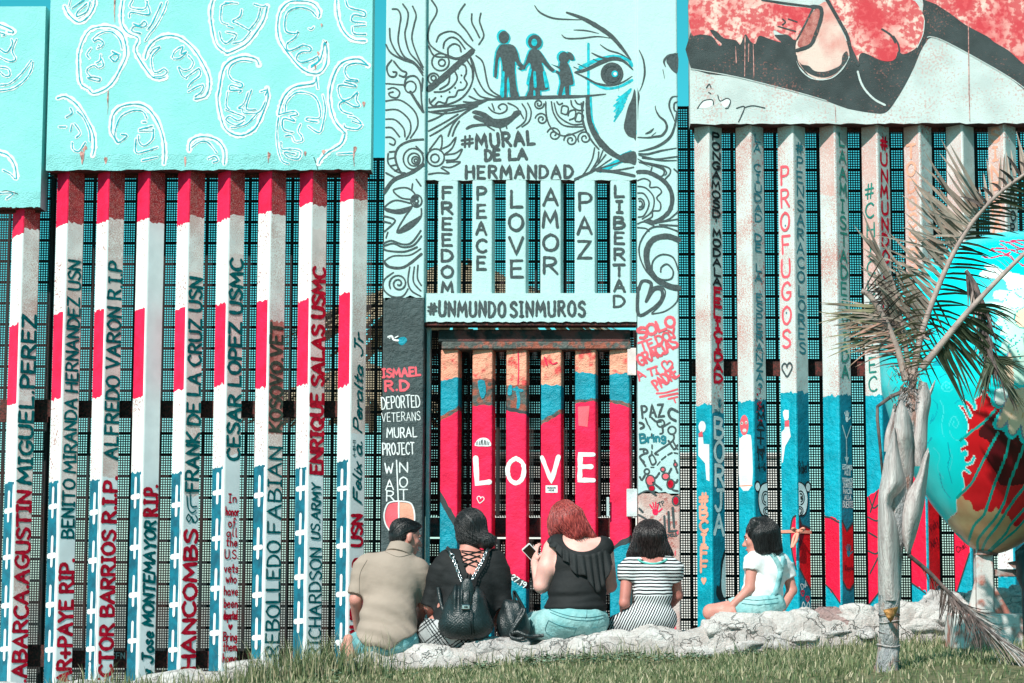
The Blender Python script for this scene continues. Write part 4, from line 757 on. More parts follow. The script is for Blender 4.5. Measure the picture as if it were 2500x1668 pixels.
strokes(sp, 'F', 'w14:140,155 165,150 180,175 210,180|w9:190,160 210,150|w9:160,150 150,165', 10, md, 'chalk'); P_(sp, 'F', '215,165 260,155 275,185 240,215 215,200', md, 'gate_teal')
sp.build('painted_emblem', cl)
# ---------------------------------------------------------------- the gate under the lintel
YG = 15.92
gate = thing('gate', (at(1300, 1600, YG)[0], YG, zat(1600)), 'steel gate with a big red heart and white letters painted across its six posts', 'gate')
hd = MB(); zt, zm, zb = (at(1300, 770 + y/2.9375, YG)[2] for y in (100, 192, 248)); xa, xb = at(900 + 497/2.9375, 820, YG)[0], at(900 + 1880/2.9375, 820, YG)[0]
hd.box((xa, YG + .02, zm + .001), (xb, YG + .2, zt), 'gate_dark', .008); hd.box((xa + .03, YG - .035, zb), (xb, YG + .15, zm), 'gate_grey', .008); hd.build('header', gate)
GP = [(512,640),(740,886),(984,1132),(1234,1381),(1480,1629),(1728,1872)]
# heart outline in F pixels: (post) -> list of (y_left, y_right, material) lower ends
GB = [[(472,440,'gate_peach'),(722,652,'gate_teal'),(760,682,'gate_grey'),(1262,1470,'crimson'),(1340,1550,'outline'),(2700,2700,'gate_teal')],
      [(452,452,'gate_peach'),(622,622,'gate_grey'),(652,644,'gate_grey'),(1660,1900,'crimson'),(2700,2700,'gate_teal')],
      [(498,500,'gate_peach'),(650,690,'gate_grey'),(682,716,'outline'),(1828,1913,'crimson'),(1876,1965,'outline'),(2700,2700,'gate_teal')],
      [(495,500,'gate_peach'),(755,670,'gate_teal'),(788,704,'gate_grey'),(2000,1930,'crimson'),(2700,2700,'gate_teal')],
      [(405,420,'gate_peach'),(604,594,'gate_teal'),(630,614,'gate_grey'),(1760,1700,'crimson'),(2700,2700,'gate_teal')],
      [(425,410,'gate_peach'),(600,630,'gate_teal'),(622,658,'gate_grey'),(1665,1575,'crimson'),(1695,1625,'outline'),(2700,2700,'gate_teal')]]
glab = ['gate post at the left jamb', 'gate post lettered L', 'gate post lettered O', 'gate post lettered V with a small white sticker', 'gate post lettered E', 'gate post at the right jamb without a letter']
fy = lambda y: 770 + y / 2.9375
for k, ((a, b), bands) in enumerate(zip(GP, GB)):
    xa, xb = at(900 + a/2.9375, 1100, YG)[0], at(900 + b/2.9375, 1100, YG)[0]; mb = MB()
    w = (xb - xa); cs, sn = math.cos(R(7)), math.sin(R(7)); side = .15; c = .012
    wf = w / cs
    T = lambda u, v: (xa + u*cs + v*sn, YG + v*cs - u*sn * (1) + w*sn*.5)
    prof = [(0, side), (0, c), (c*.3, c*.3), (c, 0)] + [(c + (wf-2*c)*i/6, 0) for i in range(1, 6)] + [(wf-c, 0), (wf-c*.3, c*.3), (wf, c), (wf, side)]; n = len(prof)
    top = [248] * n
    for yl, yr, m in bands:
        bot = [yl + (yr-yl)*min(1, max(0, p[0]/wf)) + (random.uniform(-7, 7) if yl < 2600 else 0) for p in prof]
        vs = [(*T(*p), at(1300, fy(y), YG)[2]) for p, y in zip(prof, top)] + [(*T(*p), at(1300, fy(y), YG)[2]) for p, y in zip(prof, bot)]
        mb.add(vs, [(i, n+i, n+i+1, i+1) for i in range(n-1)], m); top = bot
    zt_, zb_ = at(1300, fy(248), YG)[2], at(1300, fy(2700), YG)[2]
    mb.add([(*T(*prof[0]), zt_), (*T(*prof[-1]), zt_), (*T(*prof[-1]), zb_), (*T(*prof[0]), zb_)], [(0, 1, 2, 3)], 'rust_steel')
    g_o = mb.build('gate_post', gate, label=glab[k])
    x0p = 900 + a/2.9375
    def gm(px, py, lf, xa=xa, wf=wf, T=T):
        X = at(px, 1100, YG)[0]; u = (X - xa) / math.cos(R(7)); q_ = T(u, -lf - .0005); return (q_[0], q_[1], at(1300, py, YG)[2])
    mb = MB()
    if k == 1:
        text_line(mb, 'L', q(772, 1205), q(868, 1200), 62, gm, 'chalk', 12, jit=.02); heart(mb, q(803, 1322), 10, gm, 'chalk', 1.8, .2); mb.build('lettering', g_o)
        mb = MB(); P_(mb, 'F', '760,935 775,900 800,882 840,880 868,900 878,938 820,940', gm, 'sticker', 2)
        for j in range(9): ribbon(mb, [q(772+j*11, 930), q(774+j*11+random.uniform(-4, 4), 892+abs(j-4)*4)], 1.5, lambda a, b, l: gm(a, b, l+.002), 'letter_black')
        mb.build('sticker', g_o)
    if k == 2:
        text_line(mb, 'O', q(998, 1200), q(1116, 1200), 60, gm, 'chalk', 10.5, jit=.02); 
        text_line(mb, '.27.19', zp('G', 1140, 668), zp('G', 1244, 740), 13, gm, 'chalk', 2.6); mb.build('lettering', g_o)
        mb = MB(); strokes(mb, 'F', 'w30:1015,510 1010,560|w24:1060,520 1075,600 1070,660|w20:1040,530 1100,540', 20, gm, 'gate_teal'); strokes(mb, 'F', 'w8:1070,260 1075,380 1070,500', 8, gm, 'crimson'); mb.build('paint_patches', g_o)
    if k == 3:
        text_line(mb, 'V', q(1252, 1195), q(1368, 1190), 60, gm, 'chalk', 10.5, jit=.02); mb.build('lettering', g_o)
        mb = MB(); polyfill(mb, [q(1270, 1220), q(1355, 1220), q(1355, 1272), q(1270, 1272)], gm, 'sticker')
        for s, y, x0, x1 in (('HUMANO', 1243, 1283, 1343), ('MOVE', 1261, 1292, 1332)): text_line(mb, s, q(x0, y), q(x1, y), 4, lambda a, b, l: gm(a, b, l+.002), 'letter_black', .8)
        mb.build('sticker', g_o)
        mb = MB(); strokes(mb, 'F', 'w10:1300,330 1320,350 1350,340|w10:1260,300 1280,360', 10, gm, 'crimson'); mb.build('paint_patches', g_o)
    if k == 4:
        text_line(mb, 'E', q(1508, 1185), q(1612, 1188), 63, gm, 'chalk', 12, jit=.02); mb.build('lettering', g_o)
        mb = MB(); polyfill(mb, [q(1500, 655), q(1585, 650), q(1570, 800), q(1505, 790)], gm, 'pink_red'); mb.build('paint_patches', g_o)
    if k == 1:
        mb = MB(); P_(mb, 'F', '780,470 830,470 840,560 810,600 790,540', gm, 'gate_teal', 2); mb.build('paint_patches', g_o)
mat('peel', (.62, .68, .68), rough=.6, bump=.4)
for y0, y1, x0, x1, m in ((1245, 1445, 1850, 1925, 'peel'), (236, 432, 1856, 1918, 'pinkish'), (1305, 1445, 1706, 1726, 'letter_pale')):  # peeling paper patches on the gate, built as thin plates
    mb = MB(); a, b = at(*q(x0, y1), YG - .01), at(*q(x1, y0), YG - .01); mb.box((a[0], YG - .03, a[2]), (b[0], YG - .02, b[2]), m, .003); mb.build('paper_patch', gate)
a = at(1300, fy(1590), 16.1)[2]; b = at(1300, fy(1450), 16.1)[2]
mb = MB(); mb.box((at(1039, 1290, 16.1)[0], 16.11, a), (at(1552, 1290, 16.1)[0], 16.17, b), 'gate_dark', .004); mb.build('rail', gate)
mb = MB(); mb.box((at(1039, 1290, 16.0)[0], YG + .05, at(1300, 1700, 16)[2]), (at(1048, 1290, 16.0)[0], YG + .18, at(1300, 800, 16)[2]), 'letter_pale', .004); mb.build('jamb', gate)
# ---------------------------------------------------------------- steel mesh screens behind the posts
mat('mesh_rust', (.075, .028, .026), rough=.8, var=.3, vs=6, bump=0)
def screen(x0, x1, y0, y1, Y, label, back=False):
    """woven bars: upright wires, flat cross bars and every eighth cross bar heavy"""
    mb = MB(); xa, xb = at(x0, (y0+y1)/2, Y)[0], at(x1, (y0+y1)/2, Y)[0]; zt, zb = at((x0+x1)/2, y0, Y)[2], at((x0+x1)/2, y1, Y)[2]
    s = Y / FPX; n = int((xb - xa) / (5.9 * s)); bw = 2.5 * s
    def bx(ax, ay, az, bx_, by, bz): mb.box((ax, ay, az), (bx_, by, bz), 'mesh_steel')
    for i in range(n + 1):
        x = xa + (xb - xa - bw) * i / n; w = bw * (2.6 if i % 6 == 5 else 1); bx(x, Y, zb, min(x + w, xb), Y + .006, zt)
    z = zt; k = 0
    while z > zb + .02:
        h = (7.5 if k % 8 == 0 else 2.5) * s; bx(xa, Y + .0065, z - h, xb, Y + .014, z); z -= h + (3.45 * s); k += 1
    if back:                                   # a second, rustier layer a hand's breadth behind
        for i in range(n + 1):
            x = xa + (xb - xa - bw) * i / n + (1.6 + .8*math.sin(i*.37)) * s; mb.box((x, Y + .11, zb), (x + bw*1.1, Y + .116, zt), 'mesh_rust')
        z = zt - .004; k = 0
        while z > zb + .02:
            h = (12 if k % 5 == 0 else 3.0) * s; mb.box((xa, Y + .1165, z - h), (xb, Y + .124, z), 'mesh_rust'); z -= h + 3.2 * s; k += 1
    for x in (xa, xb - .02): bx(x, Y + .0145, zb, x + .02, Y + .03, zt)
    o = mb.build('mesh_screen'); tag(o, label, 'mesh screen', 'steel mesh screens behind the posts'); return o
screen(-60, 113, 380, 1720, 16.40, 'dark steel mesh panel behind the leftmost striped post')
screen(114, 938, 386, 1720, 16.40, 'wide dark steel mesh panel behind the eight red, white and blue posts')
screen(1030, 1560, 430, 760, 16.42, 'steel mesh panel behind the pale slats lettered with six words')
screen(1040, 1556, 806, 1262, 16.42, 'steel mesh panel behind the upper part of the red heart gate', True)
screen(1040, 1556, 1316, 1720, 16.42, 'steel mesh panel behind the foot of the red heart gate', True)
screen(1652, 2560, 258, 1620, 16.40, 'wide dark steel mesh panel behind the cream and turquoise posts')
# ---------------------------------------------------------------- ground, lawn, stone kerb wall, what lies beyond
XC = at(1250, 1615, 13.8)[0]
def lawn_z(x, y):
    """the lawn climbs away from the camera and to the right"""
    z = CAM[2] - .415 + .0585 * (x - XC) + .05 * (y - 13.8)
    return z + .06 * math.exp(-((x - 1.95)**2 + (y - 11.6)**2)/1.2) + .018 * math.sin(x*1.7 + y*.6) + .012 * math.sin(x*3.9 - y*2.3 + 1)
def lawn_zn(x, y): return CAM[2] - .415 + .0585 * (x - XC) + .05 * (y - 13.8) + .018*np.sin(x*1.7 + y*.6) + .012*np.sin(x*3.9 - y*2.3 + 1) + .06*np.exp(-((x - 1.95)**2 + (y - 11.6)**2)/1.2)
mat('soil', (.17, .15, .08), rough=.95, vs=14, two=(.07, .085, .035), bump=1.0, bs=60, big=2)
mat('dirt', (.38, .35, .31), rough=.95, vs=2, var=.15, bump=.5, bs=30)
mat('far_sand', (.55, .51, .45), rough=.95, vs=.6, var=.1, bump=0)
mb = MB(); xs = np.linspace(-6, 6, 97); ys = np.linspace(-2, 13.98, 90)
mb.add([(x, y, lawn_z(x, y) - .012) for y in ys for x in xs], [(j*97+i, j*97+i+1, (j+1)*97+i+1, (j+1)*97+i) for j in range(89) for i in range(96)], 'soil')
tag(mb.build('lawn', smooth=True), 'short sloping lawn in front of the stone kerb', 'lawn', kind='structure')
mb = MB(); z0 = CAM[2] - 1.12; g = 600
mb.add([(-g, 13.9, z0), (g, 13.9, z0), (g, 17.2, z0), (-g, 17.2, z0), (-g, 2500, z0 - 3), (g, 2500, z0 - 3)], [(0, 1, 2, 3), (3, 2, 5, 4)], 'dirt')
mb.add([(-g, 13.9, z0 - .9), (g, 13.9, z0 - .9), (g, -900, z0 - 1.4), (-g, -900, z0 - 1.4)], [(3, 2, 1, 0)], 'soil')
tag(mb.build('ground'), 'bare dirt running under the fence to the far side', 'ground', kind='structure')
# ---------------------------------------------------------------- stones
def stone_mat(name, c1, c2, seed):
    """pale broken stone: mottled, crazed with dark cracks, faceted"""
    m = bpy.data.materials.new(name); m.use_nodes = True; MATS[name] = m; N = m.node_tree.nodes; L = m.node_tree.links; b = N['Principled BSDF']; b.inputs['Roughness'].default_value = .92; b.inputs['Specular IOR Level'].default_value = .15
    g = N.new('ShaderNodeNewGeometry'); n0 = N.new('ShaderNodeTexNoise'); n0.inputs['Scale'].default_value = 6; n0.inputs['Detail'].default_value = 4; L.new(g.outputs['Position'], n0.inputs['Vector'])
    wp = N.new('ShaderNodeVectorMath'); wp.operation = 'MULTIPLY_ADD'; wp.inputs[1].default_value = (.45, .45, .45); L.new(n0.outputs['Color'], wp.inputs[0]); L.new(g.outputs['Position'], wp.inputs[2])
    vo = N.new('ShaderNodeTexVoronoi'); vo.feature = 'DISTANCE_TO_EDGE'; vo.inputs['Scale'].default_value = 3.8; L.new(wp.outputs[0], vo.inputs['Vector'])
    cr = N.new('ShaderNodeValToRGB'); cr.color_ramp.elements[0].position = .0; cr.color_ramp.elements[1].position = .02; cr.color_ramp.elements[0].color = (.10, .075, .06, 1); cr.color_ramp.elements[1].color = (1, 1, 1, 1); L.new(vo.outputs['Distance'], cr.inputs[0])
    n1 = N.new('ShaderNodeTexNoise'); n1.inputs['Scale'].default_value = 11; n1.inputs['Detail'].default_value = 6; n1.inputs['Roughness'].default_value = .65; L.new(g.outputs['Position'], n1.inputs['Vector'])
    r1 = N.new('ShaderNodeValToRGB'); r1.color_ramp.elements[0].position = .36; r1.color_ramp.elements[1].position = .60; r1.color_ramp.elements[0].color = (*c2, 1); r1.color_ramp.elements[1].color = (*c1, 1); L.new(n1.outputs['Fac'], r1.inputs[0])
    mx = N.new('ShaderNodeMix'); mx.data_type = 'RGBA'; mx.blend_type = 'MULTIPLY'; mx.inputs[0].default_value = .32; L.new(r1.outputs[0], mx.inputs[6]); L.new(cr.outputs[0], mx.inputs[7]); L.new(mx.outputs[2], b.inputs['Base Color'])
    n2 = N.new('ShaderNodeTexNoise'); n2.inputs['Scale'].default_value = 20; n2.inputs['Detail'].default_value = 7; n2.inputs['Roughness'].default_value = .7; L.new(g.outputs['Position'], n2.inputs['Vector'])
    ad = N.new('ShaderNodeMath'); ad.operation = 'MULTIPLY_ADD'; ad.inputs[1].default_value = .5; L.new(cr.outputs[0], ad.inputs[0]); L.new(n2.outputs['Fac'], ad.inputs[2])
    bp = N.new('ShaderNodeBump'); bp.inputs['Strength'].default_value = 1; bp.inputs['Distance'].default_value = .05; L.new(ad.outputs[0], bp.inputs['Height']); L.new(bp.outputs[0], b.inputs['Normal'])
stone_mat('stone', (.80, .74, .71), (.66, .59, .56), 1); stone_mat('stone_pink', (.52, .35, .33), (.40, .25, .24), 2); stone_mat('stone_grey', (.74, .68, .66), (.46, .41, .395), 3)
stone_mat('mortar', (.70, .63, .60), (.52, .45, .42), 4)
TOPL = [(-400, 1740), (100, 1668), (330, 1655), (500, 1632), (600, 1618), (760, 1618), (880, 1606), (1000, 1585), (1140, 1574), (1260, 1560), (1370, 1566), (1480, 1548), (1600, 1536), (1720, 1523), (1800, 1508), (1900, 1498), (1960, 1490), (2080, 1484), (2160, 1478), (2240, 1464), (2330, 1452), (2400, 1446), (2500, 1438), (2900, 1410)]
def topline(px): return float(np.interp(px, [p[0] for p in TOPL], [p[1] for p in TOPL]))
YS = 13.86
def kerb_top(px, Y=YS): return at(px, topline(px), YS)[2]
kerb = thing('stone_wall', (at(1300, 1600, YS)[0], YS, at(1300, 1620, YS)[2]), 'low kerb wall of pale rough stones along the top of the lawn', 'stone wall')
mb = MB(); pxs = np.arange(-380, 2900, 20)
vs = []; 
for px in pxs:
    x = at(px, 1560, YS)[0]; zt = kerb_top(px) - .025 - .012*math.sin(px*.05); zb = lawn_z(x, YS) - .12
    vs += [(x, YS - .02, zb), (x, YS - .015 + .02*math.sin(px*.11), zt - .06), (x, YS + .05, zt), (x, YS + .48, zt - .01), (x, YS + .52, zt - .8)]
mb.add(vs, [(5*i+j, 5*i+5+j, 5*i+6+j, 5*i+1+j) for i in range(len(pxs)-1) for j in range(4)], 'mortar'); mb.build('mortar_bed', kerb, smooth=True)
def rock(c, r, seed, m, parent, flat=.8, name='stone', label=None, n=52):
    """a broken boulder: sphere cut by random planes, with roughness"""
    rnd = random.Random(seed); planes = []
    for _ in range(16):
        v = Vector((rnd.gauss(0, 1), rnd.gauss(0, 1), rnd.gauss(0, 1))).normalized(); planes.append((v, rnd.uniform(.55, .85)))
    planes += [(Vector((rnd.uniform(-.2, .2), rnd.uniform(-.2, .1), 1)).normalized(), flat), (Vector((rnd.uniform(-.25, .25), -1, rnd.uniform(-.1, .25))).normalized(), rnd.uniform(.7, .85))]
    off = Vector((rnd.uniform(0, 90), rnd.uniform(0, 90), rnd.uniform(0, 90))); vs = []
    for i in range(n//2 + 1):
        for j in range(n):
            th = math.pi * i / (n//2); ph = 2*math.pi * j / n
            d = Vector((math.sin(th)*math.cos(ph), math.sin(th)*math.sin(ph), math.cos(th))); t = 1.0
            for v, k in planes:
                q_ = d.dot(v)
                if q_ > .05: t = min(t, k / q_) if k / q_ > t - .5 else t
            t = t + .05 * mnoise.noise(d * 2.2 + off) + .05 * abs(mnoise.noise(d * 4.3 + off)) + .045 * mnoise.noise(d * 9 + off) + .025 * mnoise.noise(d * 21 + off)
            vs.append((c[0] + d.x*t*r[0], c[1] + d.y*t*r[1], c[2] + d.z*t*r[2]))
    mb = MB(); mb.add(vs, [(i*n+j, (i+1)*n+j, (i+1)*n+(j+1) % n, i*n+(j+1) % n) for i in range(n//2) for j in range(n)], m)
    return mb.build(name, parent, smooth=True, label=label)
rnd = random.Random(21)
ST = [(-330,150,0),(-160,170,0),(20,170,0),(210,150,0),(420,190,0),(610,130,0),(770,110,0),(900,150,0),(1040,160,0),(1200,175,1),(1345,120,0),(1420,120,0),(1500,160,0),(1610,150,0),(1760,110,0),(1820,190,0),(1915,120,0),(1975,80,0),(2030,130,2),(2110,110,0),(2210,130,0),(2310,160,1),(2420,130,0),(2520,130,1),(2640,150,0),(2790,160,0)]
for i, (px, w, kind) in enumerate(ST):
    zt = kerb_top(px); x = at(px, 1560, YS)[0]; rx = w / 2 / 382 * 1.26; rz = rnd.uniform(.10, .14); ry = rnd.uniform(.17, .20)
    rock((x, YS + .14, zt - rz * .62), (rx, ry, rz), 100 + i, ['stone', 'stone_grey', 'stone_pink'][kind], kerb, label='reddish stone' if kind == 2 else None)
for i in range(44):                                    # lower course and chinking stones
    px = -300 + i * 73 + rnd.uniform(-25, 25); x = at(px, 1590, YS)[0]; zt = kerb_top(px); rz = rnd.uniform(.06, .10)
    zz = zt - .15 - rnd.uniform(0, .05)
    rock((x, YS + .06, zz), (rnd.uniform(.10, .20), .13, rz), 300 + i, rnd.choice(['stone', 'stone', 'stone', 'stone_grey']), kerb)
for i in range(16):                                    # back row carrying the sitters' legs
    px = -200 + i * 190; x = at(px, 1560, YS)[0]; rock((x, YS + .42, kerb_top(px) - .11), (.27, .16, .10), 500 + i, 'stone', kerb)
# ---------------------------------------------------------------- grass
def grass_mat(name, cols):
    m = bpy.data.materials.new(name); m.use_nodes = True; MATS[name] = m; N = m.node_tree.nodes; L = m.node_tree.links; b = N['Principled BSDF']
    g = N.new('ShaderNodeNewGeometry'); r = N.new('ShaderNodeValToRGB'); L.new(g.outputs['Random Per Island'], r.inputs[0])
    el = r.color_ramp.elements
    while len(el) < len(cols): el.new(.5)
    for i, (p, c) in enumerate(cols): el[i].position = p; el[i].color = (*c, 1)
    L.new(r.outputs[0], b.inputs['Base Color']); b.inputs['Roughness'].default_value = .55; b.inputs['Specular IOR Level'].default_value = .25
    return m
grass_mat('grass_blades', [(0, (.045, .075, .03)), (.4, (.10, .135, .06)), (.65, (.17, .195, .09)), (.84, (.34, .30, .18)), (1, (.52, .44, .31))])
grass_mat('weed_leaves', [(0, (.07, .13, .075)), (.6, (.13, .20, .12)), (1, (.22, .30, .2))])
def blades(n, xr, yr, hr, wr, seed, dens=None, lean=.5):
    r = np.random.RandomState(seed); x = r.uniform(*xr, n*3); y = r.uniform(*yr, n*3)
    if dens is not None: k = r.rand(n*3) < dens(x, y); x, y = x[k], y[k]
    x, y = x[:n], y[:n]; n = len(x); z = lawn_zn(x, y) - .012; h = r.uniform(*hr, n) * (.55 + .9*r.rand(n)**2); w = r.uniform(*wr, n)
    a = r.uniform(0, 2*np.pi, n); l = r.uniform(.05, lean, n) * h; dx, dy = np.cos(a)*l, np.sin(a)*l; b = r.uniform(0, np.pi, n); wx, wy = np.cos(b)*w, np.sin(b)*w*.6
    V = np.empty((n, 5, 3))
    V[:, 0] = np.stack([x - wx, y - wy, z], 1); V[:, 1] = np.stack([x + wx, y + wy, z], 1)
    V[:, 2] = np.stack([x + wx*.7 + dx*.35, y + wy*.7 + dy*.35, z + h*.6], 1); V[:, 3] = np.stack([x - wx*.7 + dx*.35, y - wy*.7 + dy*.35, z + h*.6], 1)
    V[:, 4] = np.stack([x + dx, y + dy, z + h*.97], 1)
    return V
def blade_mesh(name, Vs, m):
    V = np.concatenate(Vs); n = len(V); me = bpy.data.meshes.new(name); me.vertices.add(n*5); me.vertices.foreach_set('co', V.reshape(-1))
    loops = (np.arange(n)[:, None]*5 + np.array([[0, 1, 2, 3, 3, 2, 4]])).reshape(-1); me.loops.add(n*7); me.loops.foreach_set('vertex_index', loops)
    st = (np.arange(n)[:, None]*7 + np.array([[0, 4]])).reshape(-1); me.polygons.add(n*2); me.polygons.foreach_set('loop_start', st); me.materials.append(m); me.update(calc_edges=True); me.validate()
    o = bpy.data.objects.new(name, me); COL.objects.link(o); return o
patch = lambda x, y: np.clip(.62 + .5*np.sin(x*2.3 + 1.1)*np.sin(y*3.1 + x) + .2*np.sin(x*7), .12, 1)
edge = lambda x, y: (y > 13.55 - .0*x) * 1.0
V = [blades(70000, (-3.6, 3.9), (11.6, 13.84), (.022, .045), (.0022, .0045), 1, patch, .8), blades(9000, (-4.2, 4.2), (9.6, 11.6), (.03, .06), (.003, .005), 2, None, .8),
     blades(1700, (-2.9, 3.9), (13.62, 13.88), (.05, .12), (.002, .004), 3, lambda x, y: np.clip(.45 + .6*np.sin(x*5.3)*np.sin(x*2.1), 0.03, 1), .7),
     blades(5200, (.9, 3.9), (11.9, 13.8), (.05, .08), (.0025, .0045), 6, None, .6),
     blades(1500, (-2.2, -1.0), (13.55, 13.9), (.14, .26), (.0022, .004), 4, lambda x, y: np.clip(np.exp(-((x + 1.62)/.33)**2), 0, 1), .6), blades(500, (-3.2, -1.9), (13.4, 13.8), (.08, .16), (.0022, .004), 5, None, .6)]
tag(blade_mesh('grass', V, MATS['grass_blades']), 'dry olive grass blades covering the lawn', 'grass', kind='stuff')
rw = np.random.RandomState(9); L_ = []
for cx, cy in [(rw.normal(.05, .55), rw.uniform(13.1, 13.62)) for _ in range(85)]:
    for _ in range(8):
        x, y = cx + rw.normal(0, .035), cy + rw.normal(0, .035); z = lawn_z(x, y) + rw.uniform(.015, .05); s = rw.uniform(.008, .016); a = rw.uniform(0, 6.28); t = rw.uniform(-.5, .5)
        c, sn = math.cos(a)*s, math.sin(a)*s
        L_.append([(x - c, y - sn, z), (x + c*.2 + sn, y + sn*.2 - c, z + t*s), (x + c, y + sn, z + s*.4), (x + c*.2 - sn, y + sn*.2 + c, z - t*s), (x - c*1.02, y - sn*1.02, z + .001)])
tag(blade_mesh('clover', [np.array(L_)], MATS['weed_leaves']), 'low patch of grey-green clover in front of the kerb', 'clover', kind='stuff')
# ---------------------------------------------------------------- beyond the fence: thatched shade and a pale wall seen through the mesh
mat('straw', (.52, .42, .28), rough=.9, vs=30, two=(.2, .14, .09), bump=.5, streak=(8, 8, .6))
mat('wood_pole', (.28, .2, .14), rough=.85, vs=10, bump=.4)
def palapa(px, Y, ytop, yrim, w, label):
    a = at(px, yrim, Y); top = at(px, ytop, Y); root = thing('thatched_parasol', (a[0], Y, z0 - .1), label, 'parasol', 'thatched parasols beyond the fence')
    mb = MB(); mb.tube([(a[0], Y, z0 - .1), (a[0], Y, top[2] - .1)], .06, 'wood_pole'); mb.build('pole', root)
    mb = MB(); r = random.Random(int(px))
    for k in range(420):
        t = 2*math.pi*r.random(); q_ = r.random()**.6; R0 = .05 + .8*w*q_; p0 = np.array((a[0] + R0*math.cos(t), Y + R0*math.sin(t), top[2] + (a[2] - top[2])*q_*.8 + .05)); R1 = R0 + .35*w
        p1 = np.array((a[0] + R1*math.cos(t + .03), Y + R1*math.sin(t + .03), p0[2] - .36*(top[2] - a[2]) - r.uniform(.02, .12))); s = np.array((-math.sin(t), math.cos(t), 0)) * .035
        mb.add([p0 - s, p0 + s, p1 + s*.8, p1 - s*.8], [(0, 1, 2, 3)], 'straw')
    mb.build('thatch', root)
palapa(1120, 21, 640, 812, 1.5, 'straw parasol seen through the mesh at the left of the gate')
palapa(880, 24, 890, 1010, 1.2, 'low straw parasol seen through the mesh beside the grey column')
def wallp(x0, x1, y0, y1, Y, name, label, m):
    mb = MB(); a, b = at(x0, y1, Y), at(x1, y0, Y); mb.box((a[0], Y, z0 - .3), (b[0], Y + .3, b[2]), m, .02)
    mb.box((a[0] - .05, Y - .05, b[2] + .002), (b[0] + .05, Y + .35, b[2] + .09), m, .02); tag(mb.build(name), label, 'wall')
mat('far_wall', (.72, .66, .62), rough=.9, vs=1, var=.06, bump=0)
wallp(1150, 1900, 1120, 1500, 34, 'boundary_wall', 'pale wall far beyond the gate, seen through the mesh', 'far_wall')
# ---------------------------------------------------------------- painted egg on its steel stand
mat('egg_cyan', (.0, .72, .75), rough=.28, var=.08, vs=2.5, bump=0, spec=.5); mat('egg_sky', (.0, .72, .78), rough=.28, var=.03, bump=0, spec=.5)
mat('egg_pale', (.52, .74, .64), rough=.3, var=.05, bump=0, spec=.5); mat('egg_cloud', (.72, .86, .80), rough=.3, var=.03, bump=0, spec=.5)
mat('egg_red', (.85, .014, .025), rough=.28, vs=5, two=(.62, .008, .015), bump=0, spec=.5); mat('egg_maroon', (.055, .005, .008), rough=.28, vs=4, two=(.13, .006, .012), bump=0, spec=.5)
mat('egg_tan', (.72, .48, .26), rough=.3, vs=6, two=(.62, .26, .14), bump=0, spec=.5); mat('egg_teal', (.0, .38, .34), rough=.3, var=.05, bump=0, spec=.5)
mat('egg_peach', (.82, .62, .46), rough=.3, vs=6, two=(.80, .46, .34), bump=0, spec=.5); mat('egg_crimson', (.62, .02, .09), rough=.3, bump=0, spec=.5)
mat('egg_white', (.80, .86, .83), rough=.3, bump=0, spec=.5); mat('egg_violet', (.26, .30, .42), rough=.3, bump=0, spec=.5); mat('egg_light', (.06, .76, .80), rough=.28, var=.03, bump=0, spec=.5); mat('egg_blue', (.0, .44, .56), rough=.28, bump=0, spec=.5)
YE = 13.3
ebot = at(2407, 1352, YE); etop = at(2520, 572, YE); eax = etop - ebot; EH = np.linalg.norm(eax); eax /= EH
egg = thing('egg_sculpture', (ebot[0], YE, lawn_z(ebot[0], YE)), 'giant painted egg, turquoise with red feathers, on a white steel stand', 'sculpture')
prof_t = [0, .004, .02, .045, .08, .16, .3, .45, .58, .7, .8, .9, .96, .99, 1]; prof_r = [0, .028, .062, .098, .135, .215, .315, .385, .412, .402, .36, .265, .165, .08, 0]
NR, NS = 330, 560
tt = np.concatenate([np.linspace(0, .04, 30)[:-1], np.linspace(.04, .97, NR - 58), np.linspace(.97, 1, 30)[1:]])
from numpy import interp
def sm_prof(t):
    # smooth monotone interpolation of the squared radius keeps both poles round
    return np.sqrt(np.maximum(0, np.interp(t, np.linspace(0, 1, 401), np.convolve(np.pad(np.interp(np.linspace(0, 1, 401), prof_t, np.array(prof_r)**2), 10, mode='reflect', reflect_type='odd'), np.hanning(21)/np.hanning(21).sum(), 'valid'))))
rr = sm_prof(tt) * EH; rr[0] = rr[-1] = 0.0005
e1 = np.cross(eax, (0, 1, 0)); e1 /= np.linalg.norm(e1); e2 = np.cross(eax, e1)
ph = np.linspace(0, 2*np.pi, NS, endpoint=False)
EV = ebot + tt[:, None, None]*EH*eax + rr[:, None, None]*(np.cos(ph)[None, :, None]*e1 + np.sin(ph)[None, :, None]*e2)
nr = len(tt); idx = np.arange(nr*NS).reshape(nr, NS); a = idx[:-1]; b = idx[1:]
EF = np.stack([a, np.roll(a, -1, 1), np.roll(b, -1, 1), b], -1).reshape(-1, 4); ev = EV.reshape(-1, 3)
ec = ev[EF].mean(1); front = ec[:, 1] < YE + .25
d = (ec - CAM) @ _M; epx = np.stack([1250 + FPX * d[:, 0] / -d[:, 2], 834 - FPX * d[:, 1] / -d[:, 2]], 1)
emats = ['egg_cyan']; eidx = np.zeros(len(EF), int)
def in_poly(P, poly):
    x, y = P[:, 0], P[:, 1]; r = np.zeros(len(P), bool); poly = np.asarray(poly); q_ = np.roll(poly, -1, 0)
    for (x0, y0), (x1, y1) in zip(poly, q_):
        c = (y0 > y) != (y1 > y)
        if y1 != y0: r ^= c & (x < (x1 - x0) * (y - y0) / (y1 - y0) + x0)
    return r
def epaint(sel, m):
    if m not in emats: emats.append(m)
    eidx[sel & front] = emats.index(m)
def egg_poly(k, txt, m, sm=3):
    p = zpts(k, txt); epaint(in_poly(epx, smooth(p, sm, True)[:-1] if sm else p), m)
